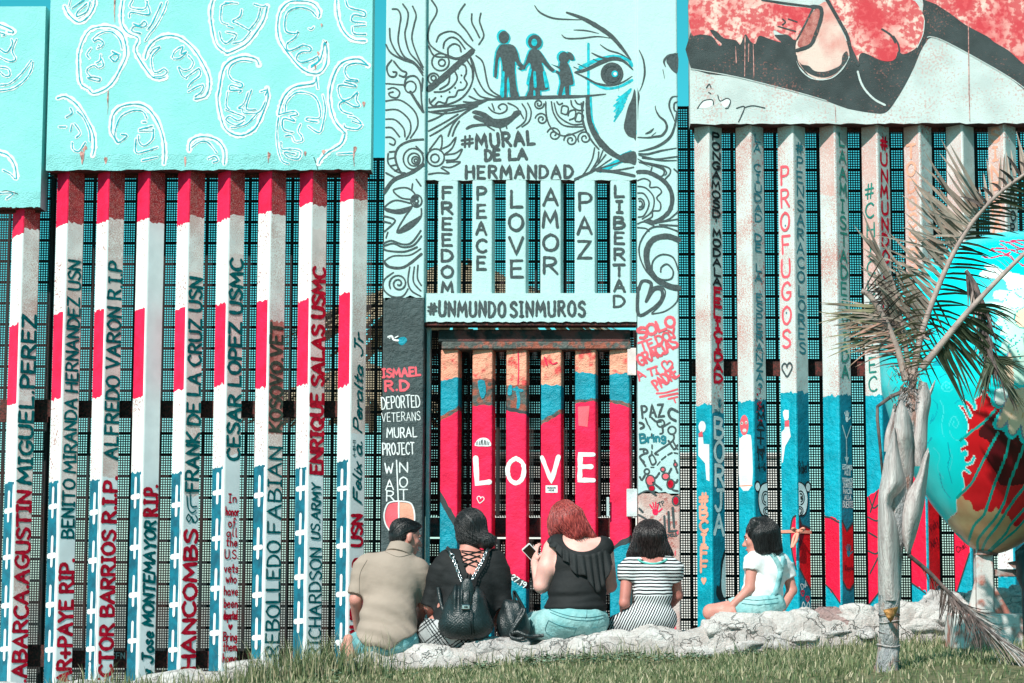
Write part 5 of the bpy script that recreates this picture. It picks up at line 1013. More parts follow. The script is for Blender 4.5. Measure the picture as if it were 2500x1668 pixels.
def egg_line(k, txt, w, m, sm=True):
    for ln in txt.split('|'):
        ww = w
        if ln.startswith('w'): h, ln = ln.split(':', 1); ww = float(h[1:])
        p = np.array(smooth(zpts(k, ln), 6) if sm else zpts(k, ln)); ww /= Z[k][2] * 2; sel = np.zeros(len(epx), bool)
        lo, hi = p.min(0) - ww, p.max(0) + ww; near = np.where(((epx >= lo) & (epx <= hi)).all(1) & front)[0]
        if not len(near): continue
        q_ = epx[near]; best = np.full(len(near), 1e9)
        for i in range(len(p) - 1):
            v = p[i+1] - p[i]; l2 = (v*v).sum() + 1e-9; t = np.clip(((q_ - p[i]) @ v) / l2, 0, 1); best = np.minimum(best, ((q_ - p[i] - t[:, None]*v)**2).sum(1))
        sel[near[best < ww*ww]] = True; epaint(sel, m)
epaint(epx[:, 1] < 720, 'egg_sky')
egg_line('L', 'w40:230,1200 240,1400 300,1568|w30:330,900 300,1000 320,1200|w26:400,900 380,1100', 30, 'egg_light'); egg_line('M', 'w10:690,60 740,120 720,220 670,290|w10:700,200 670,290|w14:680,430 650,480', 12, 'egg_blue')
for q_ in ((830, 1110, 70), (760, 1020, 40), (980, 1420, 80), (830, 1500, 60)): 
    s = ' '.join('%g,%g' % p for p in spiral((q_[0], q_[1]), q_[2], 8, 1.6, 30)); egg_line('L', s, 12, 'egg_light')
s = ' '.join('%g,%g' % p for p in [(950, 455), (890, 430), (850, 340), (870, 250), (910, 225), (940, 290), (915, 330), (888, 300), (900, 260)]); egg_line('M', s, 9, 'egg_light')
egg_line('L', 'w12:880,960 860,1060 880,1180 960,1260|w9:700,980 720,1080 700,1180|w9:1060,1080 1100,1180 1060,1290 960,1330|w12:760,1420 840,1380 940,1400 1000,1480|w9:1120,1000 1180,1060 1160,1160', 12, 'egg_blue'); egg_line('M', 'w8:760,60 800,160 780,300 800,420|w8:700,520 760,600 740,720 800,820|w8:860,540 880,640 850,760', 8, 'egg_light'); egg_line('M', 'w9:900,100 960,60 1000,20|w9:840,480 860,600 840,700 880,860|w9:760,760 790,900 860,1000', 9, 'egg_blue')
egg_poly('L', '740,1230 700,1290 690,1310 780,1300 760,1260', 'egg_blue'); egg_line('L', '860,1420 900,1400 1000,1370 1040,1400|w16:900,1330 960,1290', 22, 'egg_light')
egg_line('M', 'w26:620,1000 700,1130 800,1280 900,1380 1010,1450 1100,1530', 26, 'egg_teal')
egg_poly('L', '1140,440 1165,400 1215,385 1180,345 1280,340 1330,370 1400,400 1568,440 1700,460 1700,600 1568,560 1470,580 1430,580 1400,560 1390,490 1280,465 1180,465', 'egg_cloud', 2)
egg_poly('L', '1270,600 1330,580 1430,590 1568,560 1700,560 1700,1500 1568,1500 1450,1420 1440,1220 1330,1150 1400,1030 1340,1010 1360,930 1290,920 1320,850 1290,780 1350,760 1370,690 1280,660', 'egg_pale', 2)
egg_poly('L', '1340,1500 1420,1180 1450,1200 1470,1400 1480,1700 1380,1640', 'egg_peach', 2); egg_line('L', 'w14:1430,1160 1380,1280 1340,1400', 14, 'egg_violet')
egg_line('L', '1440,590 1400,650 1410,720 1470,760 1520,740|1480,600 1520,640 1568,660|1390,660 1330,720 1340,780 1400,780|1320,850 1380,840 1440,870|1380,880 1420,950 1480,960|1400,1020 1440,1060 1500,1000|1500,960 1490,1100 1540,1250|1450,1060 1420,1130 1500,1090 1568,1000', 7, 'egg_teal')
disc_ = [(1580 + 105*math.cos(t), 850 + 105*math.sin(t)) for t in np.linspace(0, 6.28, 40)]; epaint(in_poly(epx, [zp('L', *p) for p in disc_]), 'egg_teal')
disc_ = [(1580 + 96*math.cos(t), 850 + 96*math.sin(t)) for t in np.linspace(0, 6.28, 40)]; epaint(in_poly(epx, [zp('L', *p) for p in disc_]), 'egg_peach')
egg_line('L', '1170,262 1250,275 1330,255 1420,250 1470,290|1240,200 1330,215 1400,235 1440,220|1250,190 1330,180 1400,190 1390,170 1340,140|1340,110 1420,130 1500,170 1568,200|1400,130 1480,120 1560,150 1650,160|1440,110 1520,105 1620,110|1500,300 1530,330 1568,350 1650,360|1470,210 1560,240 1650,240|1400,190 1480,200 1568,180', 13, 'egg_crimson')
RED = '1180,-30 1160,20 1100,60 1122,140 1112,165 1085,165 1060,110 1030,85 990,70 1000,95 1035,130 1060,175 1078,215 1062,250 1035,230 1010,180 985,135 950,118 960,135 1000,190 1030,260 1042,330 1020,395 990,430 1030,470 1028,500 990,515 965,530 970,555 1005,540 1035,555 1040,590 1005,620 1005,650 1035,662 1060,640 1080,595 1100,590 1106,625 1085,680 1010,710 1035,730 1065,755 1058,785 1035,775 990,738 978,770 1000,850 1003,905 935,1000 925,1040 932,1130 905,1165 870,1185 868,1240 850,1255 940,1340 1030,1450 1110,1535 1250,1545 1420,1500 1700,1300 1700,200 1300,-30'
egg_line('M', RED.replace(' ', ' '), 16, 'egg_white', False); egg_poly('M', RED, 'egg_red', 0)
egg_poly('M', '1290,160 1400,330 1568,430 1700,480 1700,860 1568,870 1460,885 1340,880 1300,760 1200,600 1240,470 1130,400 1180,300', 'egg_maroon')
egg_poly('M', '925,1015 985,985 1000,1020 1060,1040 1080,1110 1130,1130 1180,1110 1260,1140 1300,1090 1350,1150 1420,1180 1480,1280 1568,1230 1700,1150 1700,1400 1420,1540 1110,1560 850,1262 870,1190 930,1140', 'egg_tan')
V_ = '1290,160 1230,230 1150,305 1060,370 960,455|w26:1320,380 1260,490 1190,620 1120,760 1060,870 930,1000|w27:1430,440 1400,580 1340,740 1290,860 1230,1040 1180,1170 1090,1270 1030,1440|w27:1568,500 1500,680 1430,860 1380,1040 1290,1200 1180,1330 1125,1420 1130,1540|w27:1640,760 1568,900 1470,1030 1390,1150 1320,1260 1200,1420 1160,1540|w24:1640,1000 1568,1110 1440,1260 1380,1360 1200,1540|w22:1600,1180 1490,1310 1300,1470 1210,1545|w20:900,1340 940,1400 1015,1440 960,1370 900,1340'
egg_line('M', V_, 24, 'egg_teal')
S_ = '1240,-40 1250,60 1260,110 1310,150 1350,140 1290,240 1270,300 1300,350 1370,365 1390,400 1440,440 1490,420 1510,400 1530,450 1568,490 1700,490 1700,-40'
egg_poly('M', S_, 'egg_cyan')
egg_poly('M', '1300,-40 1280,60 1310,118 1360,120 1400,80 1480,40 1480,-40', 'egg_violet'); egg_poly('M', '1310,-40 1292,60 1320,108 1355,108 1395,60 1420,-40', 'egg_white')
egg_poly('M', '1390,70 1340,180 1305,290 1315,335 1370,330 1410,300 1415,370 1460,405 1500,380 1530,330 1560,440 1700,470 1700,0 1480,-40', 'egg_violet')
egg_poly('M', '1400,75 1355,180 1312,285 1325,325 1362,318 1410,262 1420,310 1425,370 1462,396 1495,365 1545,300 1568,420 1700,440 1700,0 1480,-40', 'egg_peach')
egg_line('M', 'w6:1420,260 1470,150 1500,60|w6:1545,300 1560,180|w6:1450,20 1500,120 1540,100', 6, 'egg_tan')
me = bpy.data.meshes.new('shell'); me.vertices.add(len(ev)); me.vertices.foreach_set('co', ev.reshape(-1)); me.loops.add(EF.size); me.loops.foreach_set('vertex_index', EF.reshape(-1))
me.polygons.add(len(EF)); me.polygons.foreach_set('loop_start', np.arange(len(EF))*4)
for m in emats: me.materials.append(MATS[m])
me.polygons.foreach_set('material_index', eidx.astype(np.int32)); me.polygons.foreach_set('use_smooth', np.ones(len(EF), bool)); me.update(calc_edges=True); me.validate()
sh = bpy.data.objects.new('shell', me); COL.objects.link(sh); attach(sh, egg)
# stand
mat('stand_white', (.66, .63, .60), rough=.55, var=.08, vs=3, rust=.42, rs=12, bump=.3, rustc=(.42, .10, .06))
mat('stand_rust', (.22, .12, .10), rough=.75, vs=10, two=(.42, .40, .38), rust=.5, rs=14, bump=.5, rustc=(.3, .06, .035))
nz = lambda px, py, Y=YE: at(px, py, Y)
xa, xb = nz(2382, 1430)[0], nz(2411, 1430)[0]; zt = nz(2400, 1350)[2]; zb = nz(2400, 1496)[2]
mb = MB(); mb.box((xa, YE - .04, zb), (xb + .03, YE + .06, zt + .03), 'stand_white', .006); mb.build('post', egg)
mb = MB(); mb.tube([(ebot[0], YE, zt - .012), (ebot[0], YE, zt + .02)], [.075, .07], 'stand_rust', 18); mb.build('collar', egg)
def gusset(pts, y0, y1, m='stand_white'):
    mb = MB(); n = len(pts); v = [(*p[:1], y0, p[1]) for p in pts] + [(*p[:1], y1, p[1]) for p in pts]
    mb.add(v, [tuple(range(n)), tuple(range(2*n-1, n-1, -1))] + [(i, n+i, n+(i+1) % n, (i+1) % n) for i in range(n)], m); return mb.build('gusset', egg)
w = lambda px, py: (nz(px, py)[0], nz(px, py)[2])
gusset([w(2381, 1413), w(2381, 1496), w(2362, 1496)], YE - .012, YE + .012)
gusset([w(2415, 1410), w(2468, 1498), w(2415, 1498)], YE - .012, YE + .012)
mb = MB(); b0 = nz(2318, 1560); b1 = nz(2640, 1499); mb.box((b0[0], YE - .16, b0[2] - .06), (b1[0], YE + .16, b1[2]), 'stand_white', .008); mb.build('base_beam', egg)
mb = MB(); c0 = nz(2420, 1408); c1 = nz(2560, 1390); mb.box((c0[0], YE + .0, c0[2]), (c1[0], YE + .05, c1[2]), 'stand_rust', .004); mb.build('bracket_arm', egg)
mb = MB(); P0 = [w(2458, 1377), w(2506, 1369), w(2560, 1369), (nz(2560, 1388)[0], nz(2560, 1388)[2]), w(2472, 1389)]
n = 5; mb.add([(p[0], YE - .05, p[1]) for p in P0] + [(p[0], YE - .03, p[1] + .01) for p in P0], [tuple(range(5)), tuple(range(9, 4, -1))] + [(i, 5+i, 5+(i+1) % 5, (i+1) % 5) for i in range(5)], 'stand_rust'); mb.build('bracket_plate', egg)
mat('dark_bin', (.006, .035, .04), rough=.45, bump=.2)
dx = nz(2532, 1400, 13.1); mb = MB(); zz = lawn_z(dx[0], 13.1); z1 = nz(2532, 1322, 13.1)[2]
mb.tube([(dx[0], 13.1, zz), (dx[0], 13.1, zz + .02), (dx[0], 13.1, z1 - .28), (dx[0], 13.1, z1 - .22), (dx[0], 13.1, z1 - .06), (dx[0], 13.1, z1 - .012), (dx[0], 13.1, z1)], [.085, .09, .092, .12, .125, .07, .02], 'dark_bin', 24)
tag(mb.build('bollard', smooth=True), 'dark round-headed bollard at the right picture edge beside the egg stand', 'bollard')
# ---------------------------------------------------------------- young palm with dried fronds
mat('palm_bark', (.44, .43, .42), rough=.85, vs=7, two=(.25, .25, .26), bump=1.0, bs=60, big=3, streak=(3, 3, 1.2), rust=.32, rs=7, rustc=(.34, .17, .13))
mat('palm_sheath', (.62, .57, .55), rough=.75, vs=22, two=(.42, .35, .34), bump=.8, bs=90, streak=(3, 3, .22))
mat('palm_scar', (.50, .24, .08), rough=.8, var=.2, vs=30, bump=.6)
mat('palm_rib', (.40, .31, .27), rough=.6, vs=20, two=(.30, .22, .20), bump=.3)
mat('leaf_tan', (.42, .33, .27), rough=.6, vs=12, two=(.30, .22, .18), bump=.2); mat('leaf_green', (.075, .085, .05), rough=.5, vs=20, two=(.035, .05, .03), bump=.1)
mat('leaf_rose', (.46, .24, .20), rough=.6, vs=18, two=(.30, .2, .13), bump=.1); mat('leaf_dead', (.17, .12, .11), rough=.8, vs=20, two=(.05, .045, .045), bump=.3); mat('leaf_olive', (.26, .24, .14), rough=.6, vs=18, two=(.16, .12, .09), bump=.1)
YT = 11.6; PX = lambda px, py, dy=0: at(px, py, YT + dy)
tb = PX(2164, 1626); palm = thing('palm_tree', (tb[0], YT, lawn_z(tb[0], YT)), 'young palm with a grey trunk, peeling leaf bases and dried fronds', 'palm tree')
cl_ = [(2164, 1660, 32), (2164, 1632, 30), (2166, 1618, 26.5), (2169, 1590, 26), (2170, 1574, 27.5), (2170, 1570, 24.5), (2171, 1530, 23.5), (2171, 1500, 25), (2171, 1466, 26), (2172, 1420, 28), (2173, 1360, 29), (2180, 1280, 34), (2190, 1200, 36), (2200, 1120, 34), (2212, 1040, 30), (2222, 950, 24)]
mb = MB(); s = YT / FPX; mb.tube([PX(x, y, .012*math.sin(i*2.1)) for i, (x, y, r) in enumerate(cl_)], [r*s for x, y, r in cl_], 'palm_bark', 22); mb.build('trunk', palm, smooth=True)
def sheet(L_, R_, bulge, th, dy, m, name, curl=0, mbx=None):
    """a dried leaf base: thick curved blade between a left and a right edge, given bottom to top"""
    mb = mbx or MB(); n = 18; k = 9
    def res(E):
        E = smooth(E, 8); t = np.linspace(0, len(E)-1, n); return [E[int(i)]*(1-(i-int(i))) + E[min(int(i)+1, len(E)-1)]*(i-int(i)) for i in t]
    l, r = res(L_), res(R_); vs = []
    for off in (0, th):
        for i in range(n):
            for j in range(k):
                u = j/(k-1); p = l[i]*(1-u) + r[i]*u; dd = dy*min(1, .3 + 2.4*i/n) - bulge*math.sin(math.pi*u)*min(1, .62 + 1.2*i/n) + off + curl*(i/n)**2 + .0025*math.sin(u*17 + i*.3) + .004*math.sin(u*7 + i*.8)
                vs.append(PX(p[0], p[1], dd))
    q_ = n*k; F = [(i*k+j, i*k+j+1, (i+1)*k+j+1, (i+1)*k+j) for i in range(n-1) for j in range(k-1)]
    F += [tuple(q_ + a for a in f[::-1]) for f in F]
    F += [(i*k, (i+1)*k, q_+(i+1)*k, q_+i*k) for i in range(n-1)] + [(i*k+k-1, q_+i*k+k-1, q_+(i+1)*k+k-1, (i+1)*k+k-1) for i in range(n-1)]
    mb.add(vs, F, m); return mb if mbx else mb.build(name, palm, smooth=True)
z_ = lambda txt: zpts('M', txt)
sheet(z_('500,700 480,500 500,300 540,60 560,-120'), z_('620,700 640,500 650,250 680,60 640,-100'), .05, .012, -.03, 'palm_sheath', 'leaf_base')
sheet(z_('330,800 320,480 330,250 360,120 395,65'), z_('500,800 500,480 490,330 470,200 405,65'), .06, .012, -.10, 'palm_sheath', 'leaf_base')
sheet(z_('430,1500 380,1300 430,1000 540,800 600,620 650,520'), z_('470,1560 540,1350 610,1080 640,850 662,640 668,595'), .07, .014, -.06, 'palm_sheath', 'leaf_base')
sheet(z_('186,1985 172,1700 168,1400 170,1150 176,960 205,800 232,620 270,500 320,330'), z_('392,1985 378,1700 372,1400 350,1200 300,1050 430,900 420,760 390,560 335,330'), .09, .014, -.075, 'palm_sheath', 'leaf_base')
sheet(z_('225,560 235,420 255,330 290,230 320,100'), z_('300,560 310,420 330,330 345,230 345,100'), .02, .012, .0, 'palm_sheath', 'leaf_base')
sheet(z_('600,60 640,20 680,-60 715,-125'), z_('640,90 670,40 705,-50 722,-125'), .01, .01, -.02, 'palm_sheath', 'leaf_base')
sheet(zpts('N', '312,935 285,900 262,860 245,830 238,805'), zpts('N', '318,935 345,900 370,850 388,810 395,772'), .028, .006, -.122, 'palm_scar', 'bark_scar')
mb = MB(); mb.tube([PX(*zp('M', x, y), d_) for x, y, d_ in ((430, -20, 0), (300, 30, -.02), (165, 130, -.04), (165, 250, -.05), (190, 500, -.04), (220, 850, -.02))], [.012, .011, .009, .009, .008, .006], 'leaf_dead', 7); mb.build('dead_stalk', palm, smooth=True)
def frond(rib, rads, leaf, name='frond', m='palm_rib'):
    """rib: pixel points with depth; leaf: list of (t0, t1, count, dx, dy, length, droop, depth, width, material)"""
    P = smooth([np.array(p, float) for p in rib], 8); W3 = [PX(p[0], p[1], p[2]) for p in P]; rs = np.interp(np.linspace(0, 1, len(P)), np.linspace(0, 1, len(rads)), rads) * s
    mb = MB(); mb.tube(W3, rs, m, 8); f = mb.build(name, palm, smooth=True)
    if not leaf: return f
    mb = MB(); r = random.Random(len(rib)*7 + int(rib[0][0]))
    for t0, t1, n, dx, dy, ln, dr, dep, wd, lm in leaf:
        for i in range(n):
            t = t0 + (t1 - t0) * (i + r.uniform(-.3, .3)) / n; k = min(max(t, 0), 1) * (len(P)-1); a = P[int(k)]; b_ = P[min(int(k)+1, len(P)-1)]; p = a + (b_ - a)*(k - int(k))
            L1 = ln * r.uniform(.62, 1.15); dr_ = dr + r.gauss(0, .14); ex, ey = dx + r.gauss(0, .09), dy + r.gauss(0, .09); q_ = math.hypot(ex, ey); ex /= q_; ey /= q_; de = dep * r.uniform(.5, 1.4) + r.gauss(0, .02)
            c = [(p[0] + ex*L1*u, p[1] + ey*L1*u + dr_*L1*u*u, p[2] + de*u) for u in (0, .2, .45, .7, .9, 1)]; pts = [PX(*v) for v in c]
            nx, ny = -ey, ex; ws = [.5, 1, .95, .7, .35, .05]; tw = r.uniform(.3, .9)
            vs = []
            for (u, v, e), q3, ww in zip(c, pts, ws):
                h = wd * ww * .5; vs += [PX(u + nx*h, v + ny*h, e + tw*h*s), tuple(np.array(q3) + np.array((0, .35*h*s, 0))), PX(u - nx*h, v - ny*h, e - tw*h*s)]
            mb.add(vs, [(3*j+q2, 3*j+q2+1, 3*j+q2+4, 3*j+q2+3) for j in range(5) for q2 in (0, 1)], lm)
    mb.build('leaflets', f); return f
# main frond rising to the upper right
frond([(2225, 960, 0), (2242, 846, .0), (2271, 751, .02), (2319, 636, .04), (2367, 553, .05), (2424, 486, .03), (2500, 427, 0), (2600, 370, -.05), (2680, 340, -.1)], [10, 8.5, 7.5, 6.5, 6, 5, 4, 3, 2],
      [(.16, .60, 44, -.66, -.76, 175, .04, -.10, 9.5, 'leaf_tan'), (.20, .52, 10, -.85, -.42, 190, .22, -.2, 6, 'leaf_tan'), (.58, .95, 16, -.15, -1, 85, -.1, .1, 8, 'leaf_tan'), (.58, .9, 12, -.55, -.7, 70, .3, -.1, 8, 'leaf_dead'), (.2, .62, 30, .95, -.1, 115, .22, .16, 6.5, 'leaf_green'), (.62, .97, 26, .93, .12, 120, .2, .14, 7, 'leaf_green'), (.12, .3, 9, .5, .85, 110, .1, .1, 5, 'leaf_green'), (.1, .26, 10, -.5, -.9, 120, .1, -.1, 7, 'leaf_tan')])
# nearly bare rib to the right with its dried hanging leaflets
frond([(2250, 900, -.04), (2300, 838, -.06), (2360, 765, -.08), (2430, 690, -.08), (2500, 620, -.06), (2600, 530, -.03)], [9.5, 8.5, 7.2, 6, 5, 4],
      [(.28, .40, 16, .85, .35, 130, .28, .15, 7, 'leaf_green'), (.22, .34, 11, .72, .66, 140, .2, .12, 7, 'leaf_green'), (.14, .24, 10, .5, .85, 130, .2, .1, 7, 'leaf_green'), (.40, .46, 8, .9, -.2, 120, .5, .1, 7, 'leaf_green'), (.55, .95, 14, -.4, -.5, 50, .3, .05, 2, 'leaf_dead')])
# withered tip hanging down in front of the egg
frond([(2358, 660, .0), (2386, 705, .0), (2400, 770, .02), (2412, 850, .02), (2428, 890, .0), (2470, 960, -.02)], [5, 5, 5, 5, 4, 2],
      [(.0, .65, 70, .12, 1, 85, .1, .03, 5, 'leaf_dead'), (.0, .6, 34, .45, .85, 70, .3, -.04, 4.5, 'leaf_dead'), (.15, .6, 24, -.2, 1, 70, .2, .03, 4.5, 'palm_rib'), (.6, .95, 36, .55, .6, 80, .1, -.03, 4.5, 'leaf_green'), (.66, .8, 22, -.4, .9, 80, .3, 0, 4.5, 'leaf_green'), (.7, 1, 20, .3, .95, 60, .2, .03, 4, 'leaf_dead'), (.66, .78, 14, 1, .15, 90, .15, .03, 4, 'leaf_green')], m='leaf_dead')
# cut rib leaning left
frond([(2212, 930, -.04), (2190, 850, -.06), (2160, 780, -.08), (2125, 725, -.1), (2103, 710, -.1)], [10, 8, 7.2, 6.8, 6.5], [(.25, .65, 26, -1, -.02, 150, .12, -.1, 6.5, 'leaf_olive'), (.2, .55, 16, -.95, .1, 110, .2, -.15, 5, 'leaf_rose'), (.2, .6, 20, -.9, -.35, 110, .3, -.1, 4.5, 'leaf_tan'), (.4, .95, 14, .6, -.6, 110, .35, -.12, 3.5, 'leaf_dead'), (.1, .4, 14, .7, -.4, 80, .3, -.1, 4.5, 'leaf_olive')])
# short central fronds
frond([(2222, 930, 0), (2210, 840, .0), (2196, 760, -.02), (2180, 690, -.04), (2150, 620, -.08)], [8, 6, 5, 4, 2], [(.25, .95, 40, -.5, -.75, 120, .2, -.1, 6.5, 'leaf_tan'), (.1, .7, 30, -.85, -.3, 90, .3, -.12, 4.5, 'leaf_dead'), (.1, .8, 30, .75, -.45, 75, .3, -.1, 5, 'leaf_olive')])
frond([(2235, 920, .02), (2240, 860, .03), (2250, 815, .0), (2258, 825, -.02), (2270, 830, -.03)], [6, 5, 4.5, 4, 3], [(.0, .6, 12, .8, -.5, 60, .4, .05, 4, 'leaf_dead')])
mb = MB(); r = random.Random(3)
for i in range(90):                     # shaggy fibres and torn husk round the crown
    x, y = r.gauss(2212, 16), r.uniform(905, 1010); a = r.uniform(-1, 1); l = r.uniform(14, 55)
    mb.tube([PX(x, y, -.03 - r.random()*.05), PX(x + a*l*.5, y - l*.5 + 4, -.05 - r.random()*.05), PX(x + a*l, y - l*r.uniform(-.3, .9), -.04 - r.random()*.06)], [.0028, .002, .0006], r.choice(['leaf_dead', 'leaf_dead', 'palm_rib', 'leaf_rose']), 4)
mb.build('fibres', palm)
mb = MB()
for i, (y, hw) in enumerate(((1612, 27.5), (1576, 28), (1545, 24.4), (1518, 25), (1500, 25.6))):     # ring scars
    c = PX(2168 + i*.6, y, .012*math.sin(3*2.1)); mb.tube([c + np.array((hw*s*math.cos(t), hw*s*math.sin(t), .006*math.sin(t*2 + i))) for t in np.linspace(0, 6.283, 22)], .0032, 'palm_sheath' if i % 2 else 'leaf_dead', 5)
mb.build('ring_scars', palm, smooth=True)
# broken frond trailing to the lawn on the right
gz = lambda px, dy: (at(px, 1000, YT + dy)[0])
def trail():
    P = [(2218, 1355, -.05), (2262, 1392, .0), (2300, 1430, .02), (2340, 1468, .0), (2390, 1515, -.04), (2440, 1560, -.08), (2490, 1590, -.1), (2560, 1625, -.12)]
    f = frond(P, [5, 5.5, 5, 4.5, 4, 3, 2.5, 1.5], [(.28, .6, 46, -.1, 1, 95, -.05, .1, 2.4, 'leaf_dead'), (.3, .6, 40, .35, .95, 110, -.2, -.05, 2.2, 'leaf_dead'), (.36, .9, 46, .72, .70, 130, -.05, .0, 3.2, 'palm_rib'), (.4, .95, 46, .78, .62, 130, -.02, .05, 2.8, 'leaf_dead'), (.4, .8, 30, .76, .65, 150, .02, -.05, 3, 'palm_sheath'), (.1, .3, 10, .3, .95, 60, .1, .05, 2, 'leaf_dead')], m='leaf_dead')
trail()
from mathutils.bvhtree import BVHTree
# ---------------------------------------------------------------- implicit modelling: one continuous surface per body, cloth or hair
def surface_nets(f, o, h):
    S = f < 0; nx, ny, nz_ = f.shape; acc = np.zeros((nx-1, ny-1, nz_-1, 3), np.float32); cnt = np.zeros((nx-1, ny-1, nz_-1), np.int16)
    cor = [(i, j, k) for i in (0, 1) for j in (0, 1) for k in (0, 1)]
    sl = lambda c: (slice(c[0], nx-1+c[0]), slice(c[1], ny-1+c[1]), slice(c[2], nz_-1+c[2]))
    for a in cor:
        for ax in range(3):
            if a[ax]: continue
            b = list(a); b[ax] = 1; fa, fb = f[sl(a)], f[sl(b)]; m = (fa < 0) != (fb < 0)
            t = np.where(m, fa / np.where(m, fa - fb, 1), 0)
            for q in range(3): acc[..., q] += np.where(m, a[q] + (t if q == ax else 0), 0)
            cnt += m
    act = cnt > 0; ids = -np.ones(cnt.shape, int); ids[act] = np.arange(act.sum())
    ii = np.argwhere(act); V = o + h * (ii + acc[act] / cnt[act][:, None]); F = []
    for ax in range(3):
        u, v = [(1, 2), (2, 0), (0, 1)][ax]
        s0 = [slice(None)]*3; s1 = [slice(None)]*3; s0[ax] = slice(0, -1); s1[ax] = slice(1, None)
        A, B = S[tuple(s0)], S[tuple(s1)]
        for flip, msk in ((False, A & ~B), (True, ~A & B)):
            e = np.argwhere(msk); e = e[(e[:, u] > 0) & (e[:, v] > 0) & (e[:, u] < f.shape[u]-1) & (e[:, v] < f.shape[v]-1)]
            q = []
            for du, dv in ((-1, -1), (0, -1), (0, 0), (-1, 0)):
                c = e.copy(); c[:, u] += du; c[:, v] += dv; q.append(ids[c[:, 0], c[:, 1], c[:, 2]])
            q = np.stack(q, 1); F.append(q[:, ::-1] if flip else q)
    return V, np.concatenate(F)
def smin(a, b, k): 
    if k <= 0: return np.minimum(a, b)
    h = np.clip(.5 + .5*(b - a)/k, 0, 1); return b*(1-h) + a*h - k*h*(1-h)
def nrm(v): v = np.array(v, float); return v / (np.linalg.norm(v) + 1e-9)
def sd(P, p):
    t = p[0]
    if t == 'el':                           # centre, radii, optional axes
        q = P - p[1]
        if len(p) > 3 and p[3] is not None: q = q @ np.array(p[3]).T
        r = np.array(p[2]); k0 = np.linalg.norm(q / r, axis=-1); k1 = np.linalg.norm(q / (r*r), axis=-1); return k0*(k0 - 1)/(k1 + 1e-9)
    a, b, r0, r1 = np.array(p[1], float), np.array(p[2], float), p[3], p[4]; ba = b - a; l = np.linalg.norm(ba); q = P - a
    tt_ = (q @ ba) / (l*l); c = np.clip(tt_, 0, 1); rad = np.linalg.norm(q - c[..., None]*ba, axis=-1) - (r0 + (r1 - r0)*c)
    if t == 'rc': return rad
    w = np.linalg.norm(q - tt_[..., None]*ba, axis=-1) - (r0 + (r1 - r0)*c); return np.maximum(w, np.abs(tt_ - .5)*l - l*.5)      # 'cc' flat ends
def field(P, prims, k=.03):
    f = None
    for p in prims:
        kk = k
        if isinstance(p[-1], dict): kk = p[-1].get('k', k); sub = p[-1].get('sub'); p = p[:-1]
        else: sub = False
        d = sd(P, p); f = d if f is None else (np.maximum(f, -d) if sub else smin(f, d, kk))
    return f
def sculpt(name, prims, m, parent, h=.007, k=.03, post=None, label=None, pad=.04, disp=None):
    pts = []
    for p in prims:
        q = p[:-1] if isinstance(p[-1], dict) else p
        if q[0] == 'el': pts += [np.array(q[1]) - max(q[2]), np.array(q[1]) + max(q[2])]
        else:
            r = max(q[3], q[4]); pts += [np.array(q[1]) - r, np.array(q[1]) + r, np.array(q[2]) - r, np.array(q[2]) + r]
    lo, hi = np.min(pts, 0) - pad, np.max(pts, 0) + pad; n = np.ceil((hi - lo)/h).astype(int) + 1
    g = np.stack(np.meshgrid(*[lo[i] + h*np.arange(n[i]) for i in range(3)], indexing='ij'), -1).astype(np.float32)
    f = field(g, prims, k)
    if disp is not None: f = f + disp(g)
    if post is not None: f = post(g, f)
    V, F = surface_nets(f, lo, h)
    me = bpy.data.meshes.new(name); me.from_pydata(V.tolist(), [], F.tolist())
    for mm in (m if isinstance(m, list) else [m]): me.materials.append(MATS[mm])
    me.polygons.foreach_set('use_smooth', [True]*len(F)); me.update()
    o = bpy.data.objects.new(name, me); COL.objects.link(o)
    if parent is not None: attach(o, parent)
    if label: o['label'] = label
    return o, V, F
def recolor(o, V, F, rules):
    """per-face second material where a condition on the face centre holds"""
    c = V[F].mean(1); idx = np.zeros(len(F), np.int32)
    for m, cond in rules:
        if MATS[m].name not in [x.name for x in o.data.materials]: o.data.materials.append(MATS[m])
        idx[cond(c)] = [x.name for x in o.data.materials].index(MATS[m].name)
    o.data.polygons.foreach_set('material_index', idx); o.data.update()
def skin_mat(name, rgb):
    m = mat(name, rgb, rough=.5, var=.06, vs=14, bump=.12, bs=220, spec=.35); b = m.node_tree.nodes['Principled BSDF']
    b.inputs['Subsurface Weight'].default_value = .12; b.inputs['Subsurface Radius'].default_value = (.012, .004, .002); return m
skin_mat('skin_tan', (.60, .255, .205)); skin_mat('skin_fair', (.76, .40, .345)); skin_mat('skin_brown', (.50, .185, .15))
